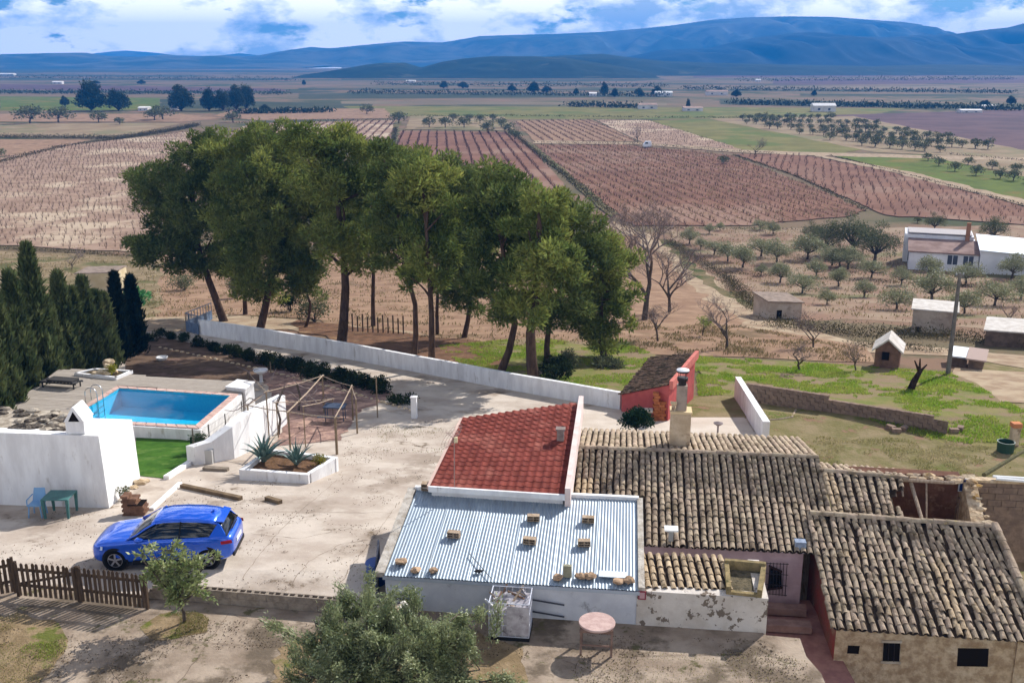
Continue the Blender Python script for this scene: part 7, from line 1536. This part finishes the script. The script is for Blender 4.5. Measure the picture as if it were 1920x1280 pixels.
MB().hexa([FH(-.2, -.2, zw+.01), FH(Lh+.2, -.2, zw+.01), FH(Lh+.2, 5.2, zrf), FH(-.2, 5.2, zrf)], [FH(-.2, -.2, zw+.16), FH(Lh+.2, -.2, zw+.16), FH(Lh+.2, 5.2, zrf+.15), FH(-.2, 5.2, zrf+.15)]).build('roof', mat('farmhouse_roof', S(150, 128, 120), S(128, 106, 98), scale=.6, bump=.4), fh)
MB().hexa([FH(-.6, 5.4, z0), FH(Lh-.4, 5.4, z0), FH(Lh-.4, 10, z0), FH(-.6, 10, z0)], [FH(-.6, 5.4, zrf+.6), FH(Lh-.4, 5.4, zrf+.6), FH(Lh-.4, 10, zrf+.7), FH(-.6, 10, zrf+.7)]).build('upper_block', wf, fh)
MB().box(FH(Lh*.45, 7.5, zrf+.8), (Lh*.95, 4.4, .12), ex=e).build('flat_roof', mat('flat_roof_grey', S(176, 170, 168)), fh)
zzp = topz(1819, 412, a.y+5); MB().box(FH(Lh-1.2, 5.0, (zrf+zzp)/2), (.5, .5, zzp-zrf), ex=e).build('chimney', mat('farm_chimney', S(150, 110, 84)), fh)
fgl = mat('farm_window_glass', S(70, 78, 92), rough=.2)
for u in (1786, 1815):
    p = GY(u, 488, FH(Lh*.7, 0, 0).y); s = (Vector((p.x, p.y, 0))-Vector((a.x, a.y, 0))).dot(e); w_ = MB().box(FH(s, -.04, p.z), (17*k, .08, 17*k), ex=e).build('window', fgl, fh); MB().box(FH(s, -.07, p.z-9.4*k), (19*k, .12, 1.8*k), ex=e).build('sill', wf, w_); MB().box(FH(s, -.09, p.z), (1.2*k, .03, 17*k), ex=e).build('mullion', wf, w_)
MB().box(FH(-.04, 3.5, z0+1.6), (.08, .9, 2.0), ex=e).build('side_window', fgl, fh)
wz = topz(1850, 470, b.y); w0 = Lh+.1; w1 = Lh+9
MB().hexa([FH(w0, -.6, z0-.5), FH(w1, -.6, z0-.5), FH(w1, 7, z0-.5), FH(w0, 7, z0-.5)], [FH(w0, -.6, wz+.1), FH(w1, -.6, wz-.3), FH(w1, 7, wz+.5), FH(w0, 7, wz+.9)]).build('wing_wall', wf, fh)
MB().hexa([FH(w0-.2, -.9, wz+.12), FH(w1, -.9, wz-.28), FH(w1, 7, wz+.52), FH(w0-.2, 7, wz+.92)], [FH(w0-.2, -.9, wz+.22), FH(w1, -.9, wz-.18), FH(w1, 7, wz+.62), FH(w0-.2, 7, wz+1.02)]).build('wing_roof', mat('wing_metal_roof', S(206, 216, 224), rough=.4), fh)
# cream hut behind the cypresses
shed('cream_hut', 'cream and ochre hut behind the cypress row', (145, 556), (218, 556), 514, 512, 3.5, rt1, mat('cream_plaster', S(216, 202, 172), S(196, 178, 140), scale=.5), over=.05)
# ---------------------------------------------------------------- far buildings and the van
fb = mat('far_white_wall', S(214, 210, 206), S(196, 190, 184), scale=.3); fr_ = mat('far_roof', S(176, 150, 136), S(150, 128, 116), scale=.3)
def far_house(u, v, wpx, hpx, label, dep=8, roof=None, gable=True):
    p = GT(u, v); k = 1/pxm(p.y, v); W_, H_ = wpx*k, hpx*k; root = thing('far_house', label, 'house', p)
    MB().box(p+Vector((0, dep/2, H_*.35)), (W_, dep, H_*.7+.4)).build('wall', fb, root); x0, x1 = p.x-W_/2-.2, p.x+W_/2+.2; y0, y1 = p.y-.3, p.y+dep+.3; z = p.z+H_*.7+.21
    MB().hexa([(x0, y0, z), (x1, y0, z), (x1, y1, z), (x0, y1, z)], [(x0, (y0+y1)/2-.1, z+H_*.3), (x1, (y0+y1)/2-.1, z+H_*.3), (x1, (y0+y1)/2+.1, z+H_*.3), (x0, (y0+y1)/2+.1, z+H_*.3)]).build('roof', roof or fr_, root)
    for s in (-.25, .2): MB().box(p+Vector((W_*s, -.02, H_*.32)), (min(1.2, W_*.12), .1, H_*.25)).build('window', fgl, root)
wr_m = mat('far_pale_roof', S(226, 222, 218))
for u, v, w, h, lab, rf_ in [(1546, 210, 42, 15, 'white farm shed with a pale roof alone on the right plain', wr_m), (268, 208, 18, 7, 'low white shed between the dark trees at far left', wr_m), (326, 206, 14, 10, 'small white house left of the broad dark tree', None), (1245, 181, 32, 9, 'long white farmhouse among the far central trees', wr_m), (1112, 181, 14, 7, 'small white house left of the narrow dark tree', wr_m), (1345, 179, 40, 9, 'pale farm buildings far out at centre right', fr_), (1215, 205, 34, 10, 'low brown farm building on the plain', fr_), (1300, 209, 36, 8, 'tan ruin beside the lone cypress', fr_), (1856, 206, 26, 8, 'white building beside the far right trees', wr_m), (1822, 212, 40, 6, 'long low white shed at far right', wr_m), (107, 158, 18, 5, 'tiny white farm far out at left', wr_m), (770, 155, 18, 4, 'tiny pale farm at the foot of the central hill', wr_m), (1422, 154, 10, 5, 'tiny white house on the slope at right', wr_m), (10, 142, 30, 4, 'long white shed at the far left horizon', wr_m), (1384, 117, 14, 4, 'tiny white house high on the wooded hill', wr_m)]:
    if v > 130: far_house(u, v, w, h, lab, roof=rf_, dep=max(6, w/pxm(GT(u, v).y)*.4))
vp_ = GT(1213, 277); van = thing('white_van', 'small white van on the track between the vineyards', 'van', vp_); kv = 1/pxm(vp_.y, 275); vl = 15*kv; vwhite = mat('van_white', S(226, 228, 230), rough=.4)
MB().hexa([vp_+Vector((-vl/2, -.9, .35)), vp_+Vector((vl/2, -.9, .35)), vp_+Vector((vl/2, .9, .35)), vp_+Vector((-vl/2, .9, .35))], [vp_+Vector((-vl/2, -.85, 1.1)), vp_+Vector((vl/2, -.85, 1.1)), vp_+Vector((vl/2, .85, 1.1)), vp_+Vector((-vl/2, .85, 1.1))]).build('body', vwhite, van)
MB().hexa([vp_+Vector((-vl*.42, -.84, 1.1)), vp_+Vector((vl*.5, -.84, 1.1)), vp_+Vector((vl*.5, .84, 1.1)), vp_+Vector((-vl*.42, .84, 1.1))], [vp_+Vector((-vl*.2, -.75, 2.0)), vp_+Vector((vl*.47, -.75, 2.0)), vp_+Vector((vl*.47, .75, 2.0)), vp_+Vector((-vl*.2, .75, 2.0))]).build('cab', vwhite, van)
MB().hexa([vp_+Vector((-vl*.36, -.86, 1.2)), vp_+Vector((vl*.1, -.86, 1.2)), vp_+Vector((vl*.1, -.80, 1.8)), vp_+Vector((-vl*.22, -.80, 1.8))], [vp_+Vector((-vl*.36, -.82, 1.2)), vp_+Vector((vl*.1, -.82, 1.2)), vp_+Vector((vl*.1, -.76, 1.8)), vp_+Vector((-vl*.22, -.76, 1.8))]).build('side_window', cglass, van)
for s in (-.3, .3):
    for t_ in (-.88, .7): MB().lathe(vp_+Vector((vl*s, t_, .33)), [(.33, 0), (.33, .2)], 14, (0, 1, 0)).build('wheel', MC['tyre_rubber'], van)

# ---------------------------------------------------------------- grit, leaf litter and pebbles lying on the concrete
def litter(poly, n, fn, size, m, name, seed):
    r = np.random.default_rng(seed); xs = [p.x for p in poly]; ys = [p.y for p in poly]; P_ = []
    while len(P_) < n:
        x, y = r.uniform(min(xs), max(xs)), r.uniform(min(ys), max(ys))
        if inside((x, y), poly) and mn.noise(Vector((x*.6, y*.6, seed)))+.5*mn.noise(Vector((x*2, y*2, seed))) > .05: P_.append((x, y, fn(y)+.03))
    P_ = np.array(P_); d = r.normal(size=(n, 3)); d[:, 2] = np.abs(d[:, 2])*.25
    return link(name, leaf_mesh(name, leaf_quads(P_, d, size, size*.6, r)), m, kind='stuff')
grit_m = mat('litter_bits', S(120, 104, 86), S(90, 78, 62), scale=3, island=.4, hue=.02)
yz = [GYD(u, v) for u, v in ((-20, 1060), (20, 960), (290, 960), (340, 900), (640, 900), (640, 800), (1000, 770), (1080, 765), (860, 800), (800, 915), (735, 1000), (690, 1120), (420, 1100), (-20, 1080))]
litter(yz, 2600, zy, .045, grit_m, 'yard_litter', 1)
litter([G(u, v) for u, v in ((-40, 1160), (300, 1160), (680, 1170), (1430, 1200), (1500, 1240), (1540, 1290), (-60, 1290))], 4200, lambda y: -.02, .045, grit_m, 'terrace_litter', 2)
blades([(540, 760), (640, 765), (760, 800), (740, 850), (640, 830)], 900, .06, 'weeds', weed_leaf, 31, fn=zy, proj=GYD, w=.015)
blades([(690, 800), (830, 800), (840, 850), (700, 850)], 1500, .08, 'weeds', weed_leaf, 32, fn=zy, proj=GYD, w=.015)
blades([(1180, 1225), (1500, 1225), (1540, 1285), (1000, 1285)], 1500, .05, 'weeds', weed_leaf, 33, fn=lambda y: 0.0, proj=lambda u, v: G(u, v), w=.014)
